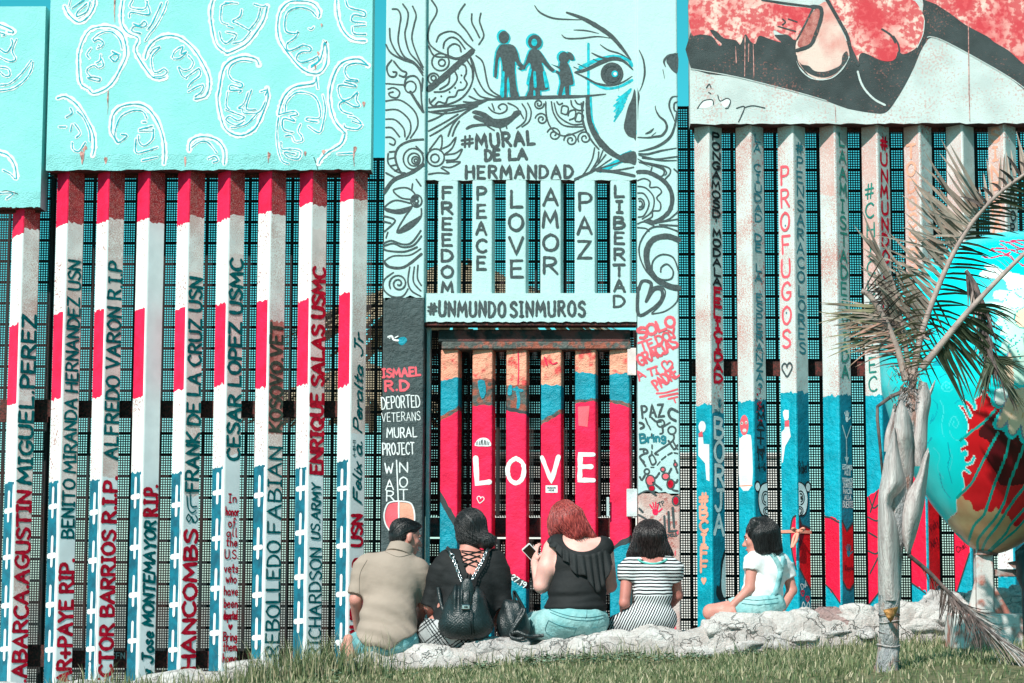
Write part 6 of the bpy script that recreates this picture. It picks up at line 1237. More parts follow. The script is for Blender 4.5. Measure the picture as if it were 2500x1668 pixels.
def hair_mat(name, rgb, rgb2, rough=.38):
    m = bpy.data.materials.new(name); m.use_nodes = True; MATS[name] = m; N = m.node_tree.nodes; L = m.node_tree.links; b = N['Principled BSDF']
    g = N.new('ShaderNodeNewGeometry'); mp_ = N.new('ShaderNodeMapping'); mp_.inputs['Scale'].default_value = (1, 1, .09); L.new(g.outputs['Position'], mp_.inputs[0])
    n = N.new('ShaderNodeTexNoise'); n.inputs['Scale'].default_value = 150; n.inputs['Detail'].default_value = 4; L.new(mp_.outputs[0], n.inputs['Vector'])
    r = N.new('ShaderNodeValToRGB'); r.color_ramp.elements[0].position = .38; r.color_ramp.elements[1].position = .66; r.color_ramp.elements[0].color = (*rgb, 1); r.color_ramp.elements[1].color = (*rgb2, 1)
    L.new(n.outputs['Fac'], r.inputs[0]); L.new(r.outputs[0], b.inputs['Base Color']); b.inputs['Roughness'].default_value = rough; b.inputs['Specular IOR Level'].default_value = .42
    bp = N.new('ShaderNodeBump'); bp.inputs['Strength'].default_value = .9; bp.inputs['Distance'].default_value = .006; L.new(n.outputs['Fac'], bp.inputs['Height']); L.new(bp.outputs[0], b.inputs['Normal']); return m
hair_mat('hair_black', (.005, .005, .006), (.02, .019, .02), .34); hair_mat('hair_red', (.12, .012, .014), (.52, .09, .075), .30); hair_mat('hair_brown', (.006, .004, .005), (.04, .026, .026), .30)
mat('polo', (.35, .27, .222), rough=.85, var=.03, bump=.35, bs=15, streak=(1, 1, 1.5)); mat('black_knit', (.012, .013, .014), rough=.75, var=.1, bump=.4, bs=18, streak=(1, 1, 1.6)); mat('black_rib', (.02, .022, .023), rough=.7, var=.1, bump=.35, bs=180)
mat('denim', (.13, .34, .37), rough=.85, vs=11, two=(.27, .50, .51), bump=.8, bs=34); mat('denim_pale', (.19, .42, .43), rough=.85, vs=9, two=(.34, .55, .55), bump=.8, bs=34)
mat('plaid', (.42, .42, .42), rough=.85, bump=.2); mat('tee_white', (.80, .80, .80), rough=.85, var=.02, bump=.4, bs=18, streak=(1, 1, 1.5))
def stripes(name, direction, period, duty):
    m = bpy.data.materials.new(name); m.use_nodes = True; MATS[name] = m; N = m.node_tree.nodes; L = m.node_tree.links; b = N['Principled BSDF']; b.inputs['Roughness'].default_value = .85; b.inputs['Specular IOR Level'].default_value = .15
    g = N.new('ShaderNodeNewGeometry'); n = N.new('ShaderNodeTexNoise'); n.inputs['Scale'].default_value = 7; L.new(g.outputs['Position'], n.inputs['Vector'])
    v = N.new('ShaderNodeVectorMath'); v.operation = 'DOT_PRODUCT'; v.inputs[1].default_value = tuple(c / period for c in direction); L.new(g.outputs['Position'], v.inputs[0])
    a = N.new('ShaderNodeMath'); a.operation = 'MULTIPLY_ADD'; a.inputs[1].default_value = .9; L.new(n.outputs['Fac'], a.inputs[0]); L.new(v.outputs['Value'], a.inputs[2])
    f = N.new('ShaderNodeMath'); f.operation = 'FRACT'; L.new(a.outputs[0], f.inputs[0]); r = N.new('ShaderNodeValToRGB'); r.color_ramp.interpolation = 'CONSTANT'
    r.color_ramp.elements[0].color = (.018, .018, .022, 1); r.color_ramp.elements[1].position = duty; r.color_ramp.elements[1].color = (.72, .73, .74, 1); L.new(f.outputs[0], r.inputs[0]); L.new(r.outputs[0], b.inputs['Base Color'])
stripes('dress_rows', (0, 0, 1), .0215, .46); stripes('dress_bias', (1, 0, -.50), .0165, .5)
mat('mint', (.12, .55, .48), rough=.8, bump=.1)
mat('stripe_black', (.02, .02, .024), rough=.8, bump=.2); mat('stripe_white', (.72, .73, .74), rough=.85, bump=.2); mat('eye_white', (.7, .7, .7), rough=.2, bump=0); mat('eye_dark', (.02, .012, .01), rough=.15, bump=0, spec=.6); mat('seam', (.07, .22, .25), rough=.9, bump=0); mat('lip', (.48, .12, .12), rough=.45, bump=0)
YB = 14.08
def folds(amp, fr, ax=(.4, .2, 1), seed=0):
    a = np.array(ax, np.float32)
    def f(g):
        x = g @ a; y = g @ np.array((1, .6, -.3), np.float32)
        return amp * (np.sin(fr*x + 2.2*np.sin(7*y + seed) + seed) * np.clip(np.sin(5*y + 3.1*x + seed*2), 0, 1) + .4*np.sin(fr*1.9*x + 3*np.sin(9*y) + 1))
    return f
def hand3(prims, wrist, d, n, side, s=1.0, curl=.35):
    """palm, four bent fingers of different length and a thumb leaving the side of the palm; d: finger direction, n: back-of-hand normal"""
    d, n = nrm(d), nrm(n); sx = nrm(np.cross(d, n)) * side; w = np.array(wrist, float)
    pe = w + d*.075*s
    prims += [('el', w + d*.042*s, (.038*s, .016*s, .048*s), np.stack([sx, n, d]), {'k': .012})]
    for i, (off, ln) in enumerate(((-.028, .062), (-.0095, .075), (.0095, .07), (.028, .052))):
        b0 = pe + sx*off*s; dd = nrm(d*1 + sx*off*3 - n*curl*.4); b1 = b0 + dd*ln*.5*s; d2 = nrm(dd - n*curl*1.6); b2 = b1 + d2*ln*.32*s; d3 = nrm(d2 - n*curl*1.6); b3 = b2 + d3*ln*.26*s
        prims += [('rc', b0 - dd*.012*s, b1, .0098*s, .0088*s, {'k': .005}), ('rc', b1, b2, .0088*s, .0078*s, {'k': .003}), ('rc', b2, b3, .0078*s, .0068*s, {'k': .003})]
    t0 = w + d*.022*s - sx*.03*s; t1 = t0 + nrm(d*.6 - sx*.9 - n*.3)*.036*s; t2 = t1 + nrm(d*1 - sx*.35 - n*.4)*.03*s
    prims += [('rc', t0, t1, .014*s, .0105*s, {'k': .008}), ('rc', t1, t2, .0105*s, .008*s, {'k': .003})]
def head(prims, c, fwd, up, s=1.0):
    """skull, jaw, face features and ears around centre c"""
    f, u = nrm(fwd), nrm(up); u = nrm(u - f*np.dot(u, f)); r = np.cross(f, u); c = np.array(c, float); A = np.stack([r, f, u]); q = lambda x, y, z: c + (r*x + f*y + u*z)*s
    prims += [('el', q(0, -.012, .025), (.074*s, .094*s, .085*s), A), ('el', q(0, .022, -.045), (.056*s, .066*s, .07*s), A, {'k': .04}), ('el', q(0, .06, -.088), (.026*s, .02*s, .02*s), A, {'k': .03}),
              ('el', q(0, .078, .022), (.05*s, .012*s, .011*s), A, {'k': .014}),
              ('rc', q(0, .082, .008), q(0, .106, -.026), .008*s, .0125*s, {'k': .010}), ('el', q(-.012, .094, -.03), (.007*s,)*3, None, {'k': .006}), ('el', q(.012, .094, -.03), (.007*s,)*3, None, {'k': .006}),
              ('el', q(-.036, .058, -.018), (.022*s, .018*s, .018*s), A, {'k': .02}), ('el', q(.036, .058, -.018), (.022*s, .018*s, .018*s), A, {'k': .02}),
              ('el', q(0, .086, -.056), (.02*s, .009*s, .0055*s), A, {'k': .006}), ('el', q(0, .084, -.067), (.018*s, .009*s, .0065*s), A, {'k': .006})]
    for sx in (-1, 1):
        prims += [('el', q(sx*.077, -.004, -.008), (.009*s, .018*s, .031*s), A, {'k': .008}), ('el', q(sx*.034, .085, .006), (.014*s, .012*s, .008*s), A, {'sub': True})]
    return q, A
def face_bits(q, A, s, parent, hairm='hair_black', brow=True):
    for sx in (-1, 1):
        mb = MB(); c = q(sx*.033, .0705, .005)
        def ball(cc, rr, m, nn=10):
            vs = []; 
            for i in range(nn+1):
                for j in range(nn): 
                    a, b = math.pi*i/nn, 2*math.pi*j/nn; v = np.array((math.sin(a)*math.cos(b)*rr[0], math.sin(a)*math.sin(b)*rr[1], math.cos(a)*rr[2])); vs.append(cc + v @ A)
            mb.add(vs, [(i*nn+j, (i+1)*nn+j, (i+1)*nn+(j+1) % nn, i*nn+(j+1) % nn) for i in range(nn) for j in range(nn)], m)
        ball(c, (.0125*s, .0115*s, .0095*s), 'eye_white'); ball(q(sx*.033, .0772, .005), (.0062*s, .0058*s, .0062*s), 'eye_dark')
        mb.build('eye', parent, smooth=True)
        mb = MB(); mb.tube([q(sx*.014, .090, .024), q(sx*.034, .088, .031), q(sx*.054, .073, .026)], [.0028*s, .0036*s, .002*s], hairm, 6); mb.build('eyebrow', parent, smooth=True)
    mb = MB(); mb.tube([q(-.02, .088, -.061), q(-.008, .0965, -.0595), q(0, .0965, -.0605), q(.008, .0965, -.0595), q(.02, .088, -.061)], [.002*s, .0042*s, .0044*s, .0042*s, .002*s], 'lip', 7); mb.build('lips', parent, smooth=True)
V3 = lambda k, x, y, dy=0: at(*zp(k, x, y), YB + dy)
def person(k, x, y, label): 
    p = V3(k, x, y); return thing('person', p, label, 'person', None)
below = lambda z: (lambda g, f: np.maximum(f, z - g[..., 2]))
def cut(*planes):
    """keep the side the normals point to: (point, normal)"""
    def fn(g, f):
        for p, n in planes: f = np.maximum(f, -((g - np.array(p, np.float32)) @ np.array(nrm(n), np.float32)))
        return f
    return fn
def strands(name, hair, V, F, axis, m, n=240, steps=12, rad=.0021, tail=.02, seed=1, arc=(0, 360), tl=(0, 1), sway=.0):
    """locks laid over a hair mass: they run along the axis (start, end) and lie on the surface around it"""
    T = BVHTree.FromPolygons(V.tolist(), F.tolist()); a, b = np.array(axis[0], float), np.array(axis[-1], float); r = random.Random(seed); mb = MB()
    A = smooth([np.array(p, float) for p in axis], 8); d0 = nrm(b - a); e1 = nrm(np.cross(d0, (.2, 1, .1))); e2 = np.cross(d0, e1)
    for i in range(n):
        ph = R(r.uniform(*arc)); t0 = tl[0] + r.random()**2 * .45; t1 = tl[1] - r.random()**2 * .25; P = []; tw = r.gauss(0, .10); lift_ = r.uniform(-.0015, .0028)
        for j in range(steps):
            t = t0 + (t1 - t0) * j/(steps-1); k = t*(len(A)-1); c = A[int(k)] + (A[min(int(k)+1, len(A)-1)] - A[int(k)])*(k - int(k)); p_ = ph + tw*t + sway*math.sin(t*9 + i)
            d = e1*math.cos(p_) + e2*math.sin(p_); h = T.ray_cast(Vector(c + d*.30), Vector(-d))
            if h[0] is None: break
            P.append(np.array(h[0]) + d*lift_)
        if len(P) < 4: continue
        if tail and t1 > .8: P.append(P[-1] + nrm(P[-1] - P[-2] + d0*.01) * tail * r.random())
        mb.tube(P, [rad*.5] + [rad * r.uniform(.8, 1.2)]*(len(P)-2) + [rad*.2], m, 5)
    return mb.build(name, hair, smooth=True)
def line_tubes(name, paths, rad, m, parent, n=6):
    mb = MB()
    for p in paths: mb.tube(p, rad, m, n)
    return mb.build(name, parent, smooth=True)
# ---- surface finder so seams, straps and laces lie on what they cross
def drape(V, F, pts, off=.003, n=6):
    """pixel path -> points on the camera-facing side of a sculpted surface"""
    T = BVHTree.FromPolygons(V.tolist(), F.tolist()); out = []
    for p in smooth(pts, n):
        d = at(p[0], p[1], YB) - CAM; d /= np.linalg.norm(d); h = T.ray_cast(Vector(CAM), Vector(d))
        if h[0] is not None: out.append(np.array(h[0]) + np.array(h[1])*off*(1 if np.dot(h[1], d) < 0 else -1))
    return out
Ok = lambda x, y, dy=0: V3('O', x, y, dy)
# ================================================================ man in the beige polo shirt
man = person('O', 480, 1380, 'man in a beige polo shirt and light jeans seen from behind, head turned right')
torso = [('el', Ok(485, 1230, .02), (.178, .135, .13)), ('el', Ok(505, 1030, .035), (.168, .125, .17)), ('el', Ok(535, 720, .085), (.178, .12, .20)), ('rc', Ok(330, 560, .10), Ok(760, 600, .12), .072, .072), ('rc', Ok(600, 520, .12), Ok(640, 380, .15), .066, .058)]
armL = [Ok(285, 585, .11), Ok(190, 880, .07), Ok(215, 1160, .24)]; armR = [Ok(800, 640, .13), Ok(838, 930, .17), Ok(770, 1130, .36)]
body = torso + [('rc', armL[0], armL[1], .05, .041), ('rc', armL[1], armL[2], .041, .028, {'k': .01}), ('rc', armR[0], armR[1], .05, .041), ('rc', armR[1], armR[2], .041, .028, {'k': .01}),
     ('rc', Ok(330, 1300, .05), Ok(140, 1345, .40), .095, .062), ('rc', Ok(620, 1300, .05), Ok(700, 1310, .46), .095, .062), ('rc', Ok(140, 1345, .40), Ok(190, 1880, .42), .06, .038), ('rc', Ok(700, 1310, .46), Ok(700, 1900, .46), .06, .038),
     ('rc', Ok(190, 1890, .40), Ok(170, 1930, .60), .04, .032), ('rc', Ok(700, 1900, .44), Ok(720, 1940, .64), .04, .032), ('rc', Ok(120, 1260, .02), Ok(135, 1400, .0), .034, .03, {'k': .01})]
hq, hA = head(body, Ok(672, 285, .17), (.86, .42, -.20), (.12, .12, 1), 1.02)
hand3(body, armL[2], (.3, .5, -.3), (-.8, .1, .6), 1); hand3(body, armR[2], (-.5, .5, -.2), (.2, .2, .9), -1)
sculpt('body', body, 'skin_tan', man)
face_bits(hq, hA, 1.02, man)
hp = [('el', hq(0, -.02, .048), (.080, .098, .074), hA), ('el', hq(0, -.055, .0), (.077, .060, .078), hA), ('el', hq(0, .045, .078), (.062, .05, .032), hA)]
ho, hV, hF = sculpt('hair', hp, 'hair_black', man, h=.005, k=.02, post=cut((hq(0, -.01, -.05), hq(0, -.55, 1) - hq(0, 0, 0)), (hq(0, .06, .06), hq(0, -1, .75) - hq(0, 0, 0))), disp=None)
strands('locks', ho, hV, hF, [hq(.0, .10, .06), hq(0, .0, .05), hq(0, -.10, -.03)], 'hair_black', 260, 10, .0018, 0, 1)
shirt = [('el', Ok(485, 1235, .02), (.214, .172, .14)), ('el', Ok(505, 1030, .035), (.183, .140, .18)), ('el', Ok(535, 720, .085), (.192, .134, .205)), ('rc', Ok(330, 560, .10), Ok(760, 600, .12), .088, .088), ('cc', Ok(608, 520, .12), Ok(632, 372, .145), .09, .072, {'k': .04}),
         ('rc', armL[0], armL[0] + (armL[1]-armL[0])*.2, .07, .07), ('rc', armR[0], armR[0] + (armR[1]-armR[0])*.2, .07, .07), ('cc', armL[0], armL[0] + (armL[1]-armL[0])*.86, .074, .067), ('cc', armR[0], armR[0] + (armR[1]-armR[0])*.86, .074, .067)]
zh = Ok(400, 1335)[2]
o, mV, mF = sculpt('polo_shirt', shirt, 'polo', man, k=.045, post=lambda g, f: np.maximum(f, (Ok(0, 1342)[2] + .115*np.clip(((g[..., 0] - Ok(470, 0)[0])/.21)**2, 0, 1.5) + .012*np.sin(g[..., 0]*40)) - g[..., 2]), disp=lambda g: folds(.0085, 36, (.5, .2, 1), 1)(g) * np.clip((Ok(0, 650)[2] - g[..., 2])*4, .15, 1.4))
sculpt('collar', [('cc', Ok(604, 455, .12), Ok(632, 362, .148), .092, .080), ('cc', Ok(604, 450, .12), Ok(640, 320, .15), .074, .066, {'sub': True})], 'polo', man, h=.005, k=.01)
jeans = [('el', Ok(480, 1270, .02), (.212, .155, .125)), ('rc', Ok(330, 1300, .05), Ok(200, 1330, .30), .115, .09), ('rc', Ok(620, 1300, .05), Ok(690, 1310, .40), .115, .09)]
o, jV, jF = sculpt('jeans', jeans, 'denim', man, post=cut((Ok(0, 1412), (0, 0, 1)), (Ok(480, 1165, .0), (.08, .0, -1))), disp=folds(.004, 50, (1, .3, .5), 2))
line_tubes('jeans_seam', [drape(jV, jF, zpts('O', '205,1240 300,1320 420,1365 520,1372')), drape(jV, jF, zpts('O', '560,1365 660,1335 780,1240')), drape(jV, jF, zpts('O', '250,1215 330,1290 450,1350')), drape(jV, jF, zpts('O', '520,1360 500,1400'))], .0022, 'seam', man)
line_tubes('shirt_seam', [drape(mV, mF, zpts('O', '300,500 235,620 222,760 228,840')), drape(mV, mF, zpts('O', '470,420 600,470 720,440'))], .0016, 'polo', man)
# ================================================================ woman with the quilted backpack
wom = person('O', 1180, 1330, 'woman with a low black bun, a black laced top and grey checked trousers')
torso = [('el', Ok(1130, 1180, .03), (.20, .16, .14)), ('el', Ok(1240, 980, .03), (.19, .14, .16)), ('el', Ok(1290, 720, .05), (.195, .13, .2)), ('rc', Ok(1090, 520, .06), Ok(1500, 520, .06), .075, .075), ('rc', Ok(1290, 470, .07), Ok(1270, 330, .10), .07, .055)]
aL = [Ok(1010, 600, .06), Ok(905, 930, .07), Ok(935, 1090, .30)]; aR = [Ok(1545, 600, .06), Ok(1600, 940, .06), Ok(1530, 1080, .26)]
body = torso + [('rc', aL[0], aL[1], .056, .045), ('rc', aL[1], aL[2], .044, .03, {'k': .01}), ('rc', aR[0], aR[1], .056, .045), ('rc', aR[1], aR[2], .044, .03, {'k': .01}), ('rc', Ok(1010, 1230, .05), Ok(950, 1260, .45), .115, .075), ('rc', Ok(1260, 1230, .05), Ok(1330, 1260, .45), .115, .075),
     ('rc', Ok(950, 1260, .45), Ok(950, 1800, .45), .07, .042), ('rc', Ok(1330, 1260, .45), Ok(1320, 1800, .45), .07, .042), ('rc', Ok(950, 1810, .43), Ok(950, 1840, .62), .04, .03), ('rc', Ok(1320, 1810, .43), Ok(1320, 1840, .62), .04, .03)]
hq, hA = head(body, Ok(1275, 200, .13), (-.55, .72, -.35), (.02, .25, 1), 1.0)
hand3(body, aL[2], (.4, .6, -.3), (-.5, .2, .8), 1, .95); hand3(body, aR[2], (-.5, .6, -.3), (.4, .2, .8), -1, .95)
sculpt('body', body, 'skin_tan', wom); face_bits(hq, hA, 1.0, wom)
hp = [('el', Ok(1290, 165, .105), (.105, .112, .112)), ('el', Ok(1330, 260, .075), (.088, .075, .075)), ('el', Ok(1285, 280, .085), (.092, .07, .062)), ('rc', Ok(1350, 300, .05), Ok(1420, 320, .03), .05, .042), ('el', Ok(1450, 318, .015), (.056, .05, .052)), ('rc', Ok(1455, 330, .02), Ok(1450, 375, .02), .034, .016), ('rc', Ok(1470, 300, .02), Ok(1540, 285, .02), .014, .003), ('rc', Ok(1470, 320, .02), Ok(1520, 330, .01), .012, .003)]
def hdisp(g):
    d = g - Ok(1430, 320, .04).astype(np.float32); r = np.linalg.norm(d, axis=-1); a = np.arctan2(d[..., 2], d[..., 0]); return .0012*np.sin(46*a + 9*np.sin(r*12))
ho, hV, hF = sculpt('hair', hp, 'hair_black', wom, h=.005, k=.025, disp=hdisp)
strands('locks', ho, hV, hF, [Ok(1205, 90, .16), Ok(1290, 180, .10), Ok(1440, 325, .03)], 'hair_black', 420, 14, .0018, 0, 2, tl=(-.0, 1.0))
mb = MB()
for i in range(60): a0 = random.uniform(0, 6.28); q_r = random.uniform(.25, 1); mb.tube([Ok(1450 + 78*q_r*math.cos(a0 + u), 318 + 74*q_r*math.sin(a0 + u), .015 - .052*math.sqrt(max(.05, 1 - q_r*q_r*.9))) for u in np.linspace(0, 2.4, 8)], .003, 'hair_black', 5)
for i in range(14): mb.tube([Ok(1450, 320, .0), Ok(1495 + random.uniform(-8, 8), 300 + random.uniform(-20, 40), -.01), Ok(1540 + random.uniform(-25, 25), 285 + random.uniform(-25, 70), -.01)], [.003, .002, .0005], 'hair_black', 5)
mb.build('bun_coils', ho, smooth=True)
top = [('el', Ok(1160, 1130, .03), (.190, .165, .12)), ('el', Ok(1245, 980, .03), (.190, .150, .165)), ('el', Ok(1290, 720, .05), (.197, .140, .205)), ('rc', Ok(1090, 520, .06), Ok(1500, 520, .06), .088, .088), ('rc', aL[0], aL[0] + (aL[1]-aL[0])*.2, .072, .072), ('rc', aR[0], aR[0] + (aR[1]-aR[0])*.2, .072, .072), ('cc', aL[0], aL[0] + (aL[1]-aL[0])*1.04, .073, .064), ('cc', aR[0], aR[0] + (aR[1]-aR[0])*1.06, .073, .066)]
Vn = [Ok(1195, 395), Ok(1430, 395), Ok(1305, 640)]
def topcut(g, f):
    f = cut((Ok(1150, 1128), (.12, 0, 1)))(g, f)
    x = (g[..., 0] - Vn[0][0]) / (Vn[1][0] - Vn[0][0]); t = (Vn[0][2] - g[..., 2]) / (Vn[0][2] - Vn[2][2])       # keyhole down the back, laced across
    half = np.where(t < .55, .5 - .38*np.clip(t, -1, 1)*.8, .20*np.sqrt(np.clip(1 - ((t - .76)/.24)**2, 0, 1)) + .04)
    d = (np.abs(x - .47) - half) * .09; hole = np.maximum(np.maximum(d, (t - 1)*.09), g[..., 1] - (YB + .06))
    f = np.maximum(f, -hole); nk = sd(g, ('el', Ok(1290, 340, .10), (.125, .16, .058))); return np.maximum(f, -nk)
o, wV, wF = sculpt('black_top', top, 'black_knit', wom, k=.045, post=topcut, disp=lambda g: folds(.0028, 40, (.6, .2, 1), 3)(g))
bk = sculpt('lace_backing_probe', torso, 'skin_tan', wom, h=.012); bpy.data.objects.remove(bk[0])
L_ = [(1195, 415, 1420, 440), (1200, 470, 1400, 415), (1205, 430, 1395, 485), (1212, 520, 1380, 460), (1215, 480, 1370, 530), (1225, 560, 1350, 505), (1230, 530, 1345, 570)]
line_tubes('lacing', [drape(np.concatenate([wV, bk[1]]), np.concatenate([wF, bk[2] + len(wV)]), zpts('O', '%d,%d %d,%d %d,%d' % (a, b, (a+c)/2, (b+d)/2, c, d)), .006) for a, b, c, d in L_] + [drape(wV, wF, zpts('O', '1255,560 1262,620 1245,700 1250,760'), .006), drape(wV, wF, zpts('O', '1262,560 1285,640 1275,720'), .006)], .0035, 'black_knit', wom)
pants = [('el', Ok(1110, 1190, .03), (.215, .17, .135)), ('rc', Ok(1010, 1230, .05), Ok(950, 1260, .45), .13, .09), ('rc', Ok(1260, 1230, .05), Ok(1330, 1260, .45), .13, .09), ('rc', Ok(950, 1260, .45), Ok(950, 1760, .45), .085, .06), ('rc', Ok(1330, 1260, .45), Ok(1320, 1760, .45), .085, .06)]
o, pV, pF = sculpt('checked_trousers', pants, 'plaid', wom, h=.0055, post=cut((Ok(1110, 1090), (-.15, 0, -1))))
recolor(o, pV, pF, [('letter_black', lambda c: ((np.sin((c[:, 0]*.8 + c[:, 2]*.6)*330) > .35) & (np.sin((c[:, 0]*.8+c[:, 2]*.6)*52) > -.1)) | ((np.sin((c[:, 2]*.8 - c[:, 0]*.6)*330) > .35) & (np.sin((c[:, 2]*.8 - c[:, 0]*.6)*52 + 1) > -.1)))])
# backpack: a thing of its own, worn on her back
mat('black_leather', (.012, .020, .022), rough=.32, var=.15, vs=20, bump=.35, bs=140, spec=.55); mat('chrome', (.62, .62, .64), rough=.25, metal=1, bump=0)
bp_ = thing('backpack', Ok(1240, 1240, -.16), 'black quilted leather drawstring backpack with chain straps worn by the woman with the bun', 'backpack')
pk = [('el', Ok(1240, 1050, -.145), (.150, .085, .125)), ('el', Ok(1245, 1135, -.14), (.172, .092, .095)), ('el', Ok(1240, 930, -.14), (.132, .078, .10)), ('el', Ok(1245, 845, -.135), (.100, .065, .06)), ('rc', Ok(1240, 860, -.14), Ok(1235, 720, -.12), .07, .035)]
def quilt(g):
    u = (g[..., 0] - Ok(1240, 0)[0]); z = g[..., 2]; a = np.sin((np.abs(u) + z) * 150); lo = np.clip((Ok(0, 940)[2] - z)*14, 0, 1); th = np.arctan2(u, .3)
    return -.0042*np.abs(a)**.5*lo + .010*np.sin(u*88 + 3*np.sin(u*23))*np.clip((z - Ok(0, 1030)[2])*9, 0, 1)
o, kV, kF = sculpt('bag_body', pk, 'black_leather', bp_, h=.005, k=.05, disp=quilt, post=cut((Ok(0, 1250), (0, 0, 1))))
fl = [('el', Ok(1258, 800, -.195), (.045, .022, .085)), ('el', Ok(1250, 900, -.215), (.034, .016, .04))]; sculpt('flap', fl, 'black_leather', bp_, h=.004)
mb = MB(); a, b = Ok(1207, 972, -.245), Ok(1282, 928, -.245); mb.box((a[0], a[1] - .012, a[2]), (b[0], a[1] + .012, b[2]), 'chrome', .004); c0, c1 = Ok(1228, 958, -.25), Ok(1262, 942, -.25); mb.box((c0[0], a[1] - .016, c0[2]), (c1[0], a[1] - .0125, c1[2]), 'black_leather', .002); mb.build('clasp', bp_)
line_tubes('drawstring', [[Ok(1290, 980, -.245), Ok(1285, 1100, -.25), Ok(1296, 1215, -.245)], [Ok(1302, 980, -.245), Ok(1303, 1100, -.25), Ok(1310, 1220, -.245)]], .005, 'black_leather', bp_)
def chain(name, path, r=.011):
    mb = MB(); P = smooth(path, 12); Q = [P[0]]
    for p in P:
        if np.linalg.norm(p - Q[-1]) > r*1.5: Q.append(p)
    for i in range(len(Q)-1):
        c = (Q[i] + Q[i+1])/2; d = nrm(Q[i+1] - Q[i]); e = nrm(np.cross(d, (0, 1, 0) if i % 2 else (.7, .7, 0)))
        mb.tube([c + d*r*1.15*math.cos(t) + e*r*.75*math.sin(t) for t in np.linspace(0, 2*math.pi, 9)], .0032, 'chrome', 5)
    mb.build(name, bp_, smooth=True)
sp1 = [Ok(1115, 470, -.075)] + [Ok(1145, 540, -.10), Ok(1180, 640, -.12), Ok(1215, 720, -.15)]; sp2 = [Ok(1445, 410, -.06), Ok(1400, 510, -.10), Ok(1350, 600, -.12), Ok(1290, 710, -.15)]
chain('chain_strap', sp1); chain('chain_strap', sp2)
def strap(mb, path, w, m, th=.004, nv=(0, -1, 0)):
    P = smooth(path, 8); vs = []; k = len(P)
    for i, p in enumerate(P):
        d = nrm(P[min(i+1, k-1)] - P[max(i-1, 0)]); e = nrm(np.cross(d, nv)) * w/2; n_ = nrm(np.cross(e, d)) * th; vs += [p - e, p + e, p + e + n_, p - e + n_]
    mb.add(vs, [(4*i+j, 4*i+(j+1) % 4, 4*i+4+(j+1) % 4, 4*i+4+j) for i in range(k-1) for j in range(4)] + [(3, 2, 1, 0), tuple(4*k-4+j for j in range(4))], m)
mb = MB(); strap(mb, [Ok(1060, 385, .03), Ok(1080, 400, -.045), Ok(1100, 440, -.07), Ok(1112, 468, -.075)], .026, 'black_leather'); strap(mb, [Ok(978, 760, -.02), Ok(990, 840, -.06), Ok(1010, 930, -.08), Ok(1040, 1010, -.10)], .022, 'black_leather'); strap(mb, [Ok(1470, 390, .02), Ok(1462, 400, -.03), Ok(1445, 412, -.06)], .026, 'black_leather'); mb.build('strap', bp_, smooth=True)
mb = MB(); c = Ok(1113, 462, -.085); mb.tube([c + np.array((.014*math.cos(t), 0, .014*math.sin(t))) for t in np.linspace(0, 6.283, 14)], .0035, 'chrome', 6); mb.build('strap_ring', bp_, smooth=True)
# handbag standing on the stones
hb = thing('handbag', Ok(1700, 1250, -.02), 'black leather handbag with looped handles standing on the stones beside the backpack', 'handbag')
Wd = [('el', Ok(1700, 1150, -.02), (.108, .075, .10)), ('el', Ok(1690, 1020, -.02), (.085, .055, .085)), ('rc', Ok(1640, 920, -.02), Ok(1730, 950, -.02), .022, .022)]
sculpt('bag_body', Wd, 'black_leather', hb, h=.005, k=.05, post=cut((Ok(0, 1262), (0, 0, 1))), disp=lambda g: .003*np.sin(g[..., 0]*70 + g[..., 2]*25))
mb = MB(); strap(mb, [Ok(1720, 940, -.05), Ok(1708, 870, -.05), Ok(1705, 805, -.05), Ok(1725, 830, -.05), Ok(1765, 900, -.05), Ok(1800, 965, -.05)], .02, 'black_leather'); mb.build('handle', hb, smooth=True)
mb = MB(); strap(mb, [Ok(1790, 960, -.08), Ok(1760, 1030, -.10), Ok(1710, 1120, -.105), Ok(1670, 1200, -.10), Ok(1690, 1245, -.12), Ok(1770, 1255, -.14), Ok(1850, 1215, -.12)], .022, 'black_leather'); strap(mb, [Ok(1805, 960, -.08), Ok(1800, 1010, -.10), Ok(1740, 1100, -.115), Ok(1680, 1200, -.115), Ok(1740, 1190, -.13), Ok(1830, 1225, -.14), Ok(1890, 1230, -.13), Ok(1990, 1220, -.13)], .022, 'black_leather'); mb.build('strap', hb, smooth=True)
# ================================================================ woman with red hair
Pk = lambda x, y, dy=0: V3('P', x, y, dy)
red = person('P', 330, 840, 'woman with red shoulder-length hair, black ruffled top and pale jeans, looking down at a phone')
torso = [('el', Pk(345, 760, .03), (.205, .155, .125)), ('el', Pk(365, 620, .04), (.178, .125, .14)), ('el', Pk(380, 450, .06), (.18, .115, .17)), ('rc', Pk(250, 315, .07), Pk(505, 330, .07), .062, .062), ('rc', Pk(380, 320, .08), Pk(330, 225, .12), .06, .05)]
aL = [Pk(215, 340, .07), Pk(150, 560, .05), Pk(112, 425, .20)]; aR = [Pk(530, 350, .07), Pk(560, 560, .16), Pk(430, 640, .34)]
body = torso + [('rc', aL[0], Pk(185, 460, .05), .058, .060), ('rc', Pk(185, 460, .05), aL[1], .060, .05), ('rc', aL[1], aL[2], .05, .028, {'k': .01}), ('rc', aR[0], aR[1], .056, .045), ('rc', aR[1], aR[2], .044, .03, {'k': .01}), ('rc', Pk(260, 790, .05), Pk(120, 800, .42), .11, .075), ('rc', Pk(430, 790, .05), Pk(420, 800, .45), .11, .075),
     ('rc', Pk(120, 800, .42), Pk(130, 1130, .43), .068, .042), ('rc', Pk(420, 800, .45), Pk(420, 1140, .45), .068, .042), ('rc', Pk(130, 1140, .42), Pk(125, 1160, .60), .04, .03), ('rc', Pk(420, 1140, .43), Pk(420, 1160, .62), .04, .03)]
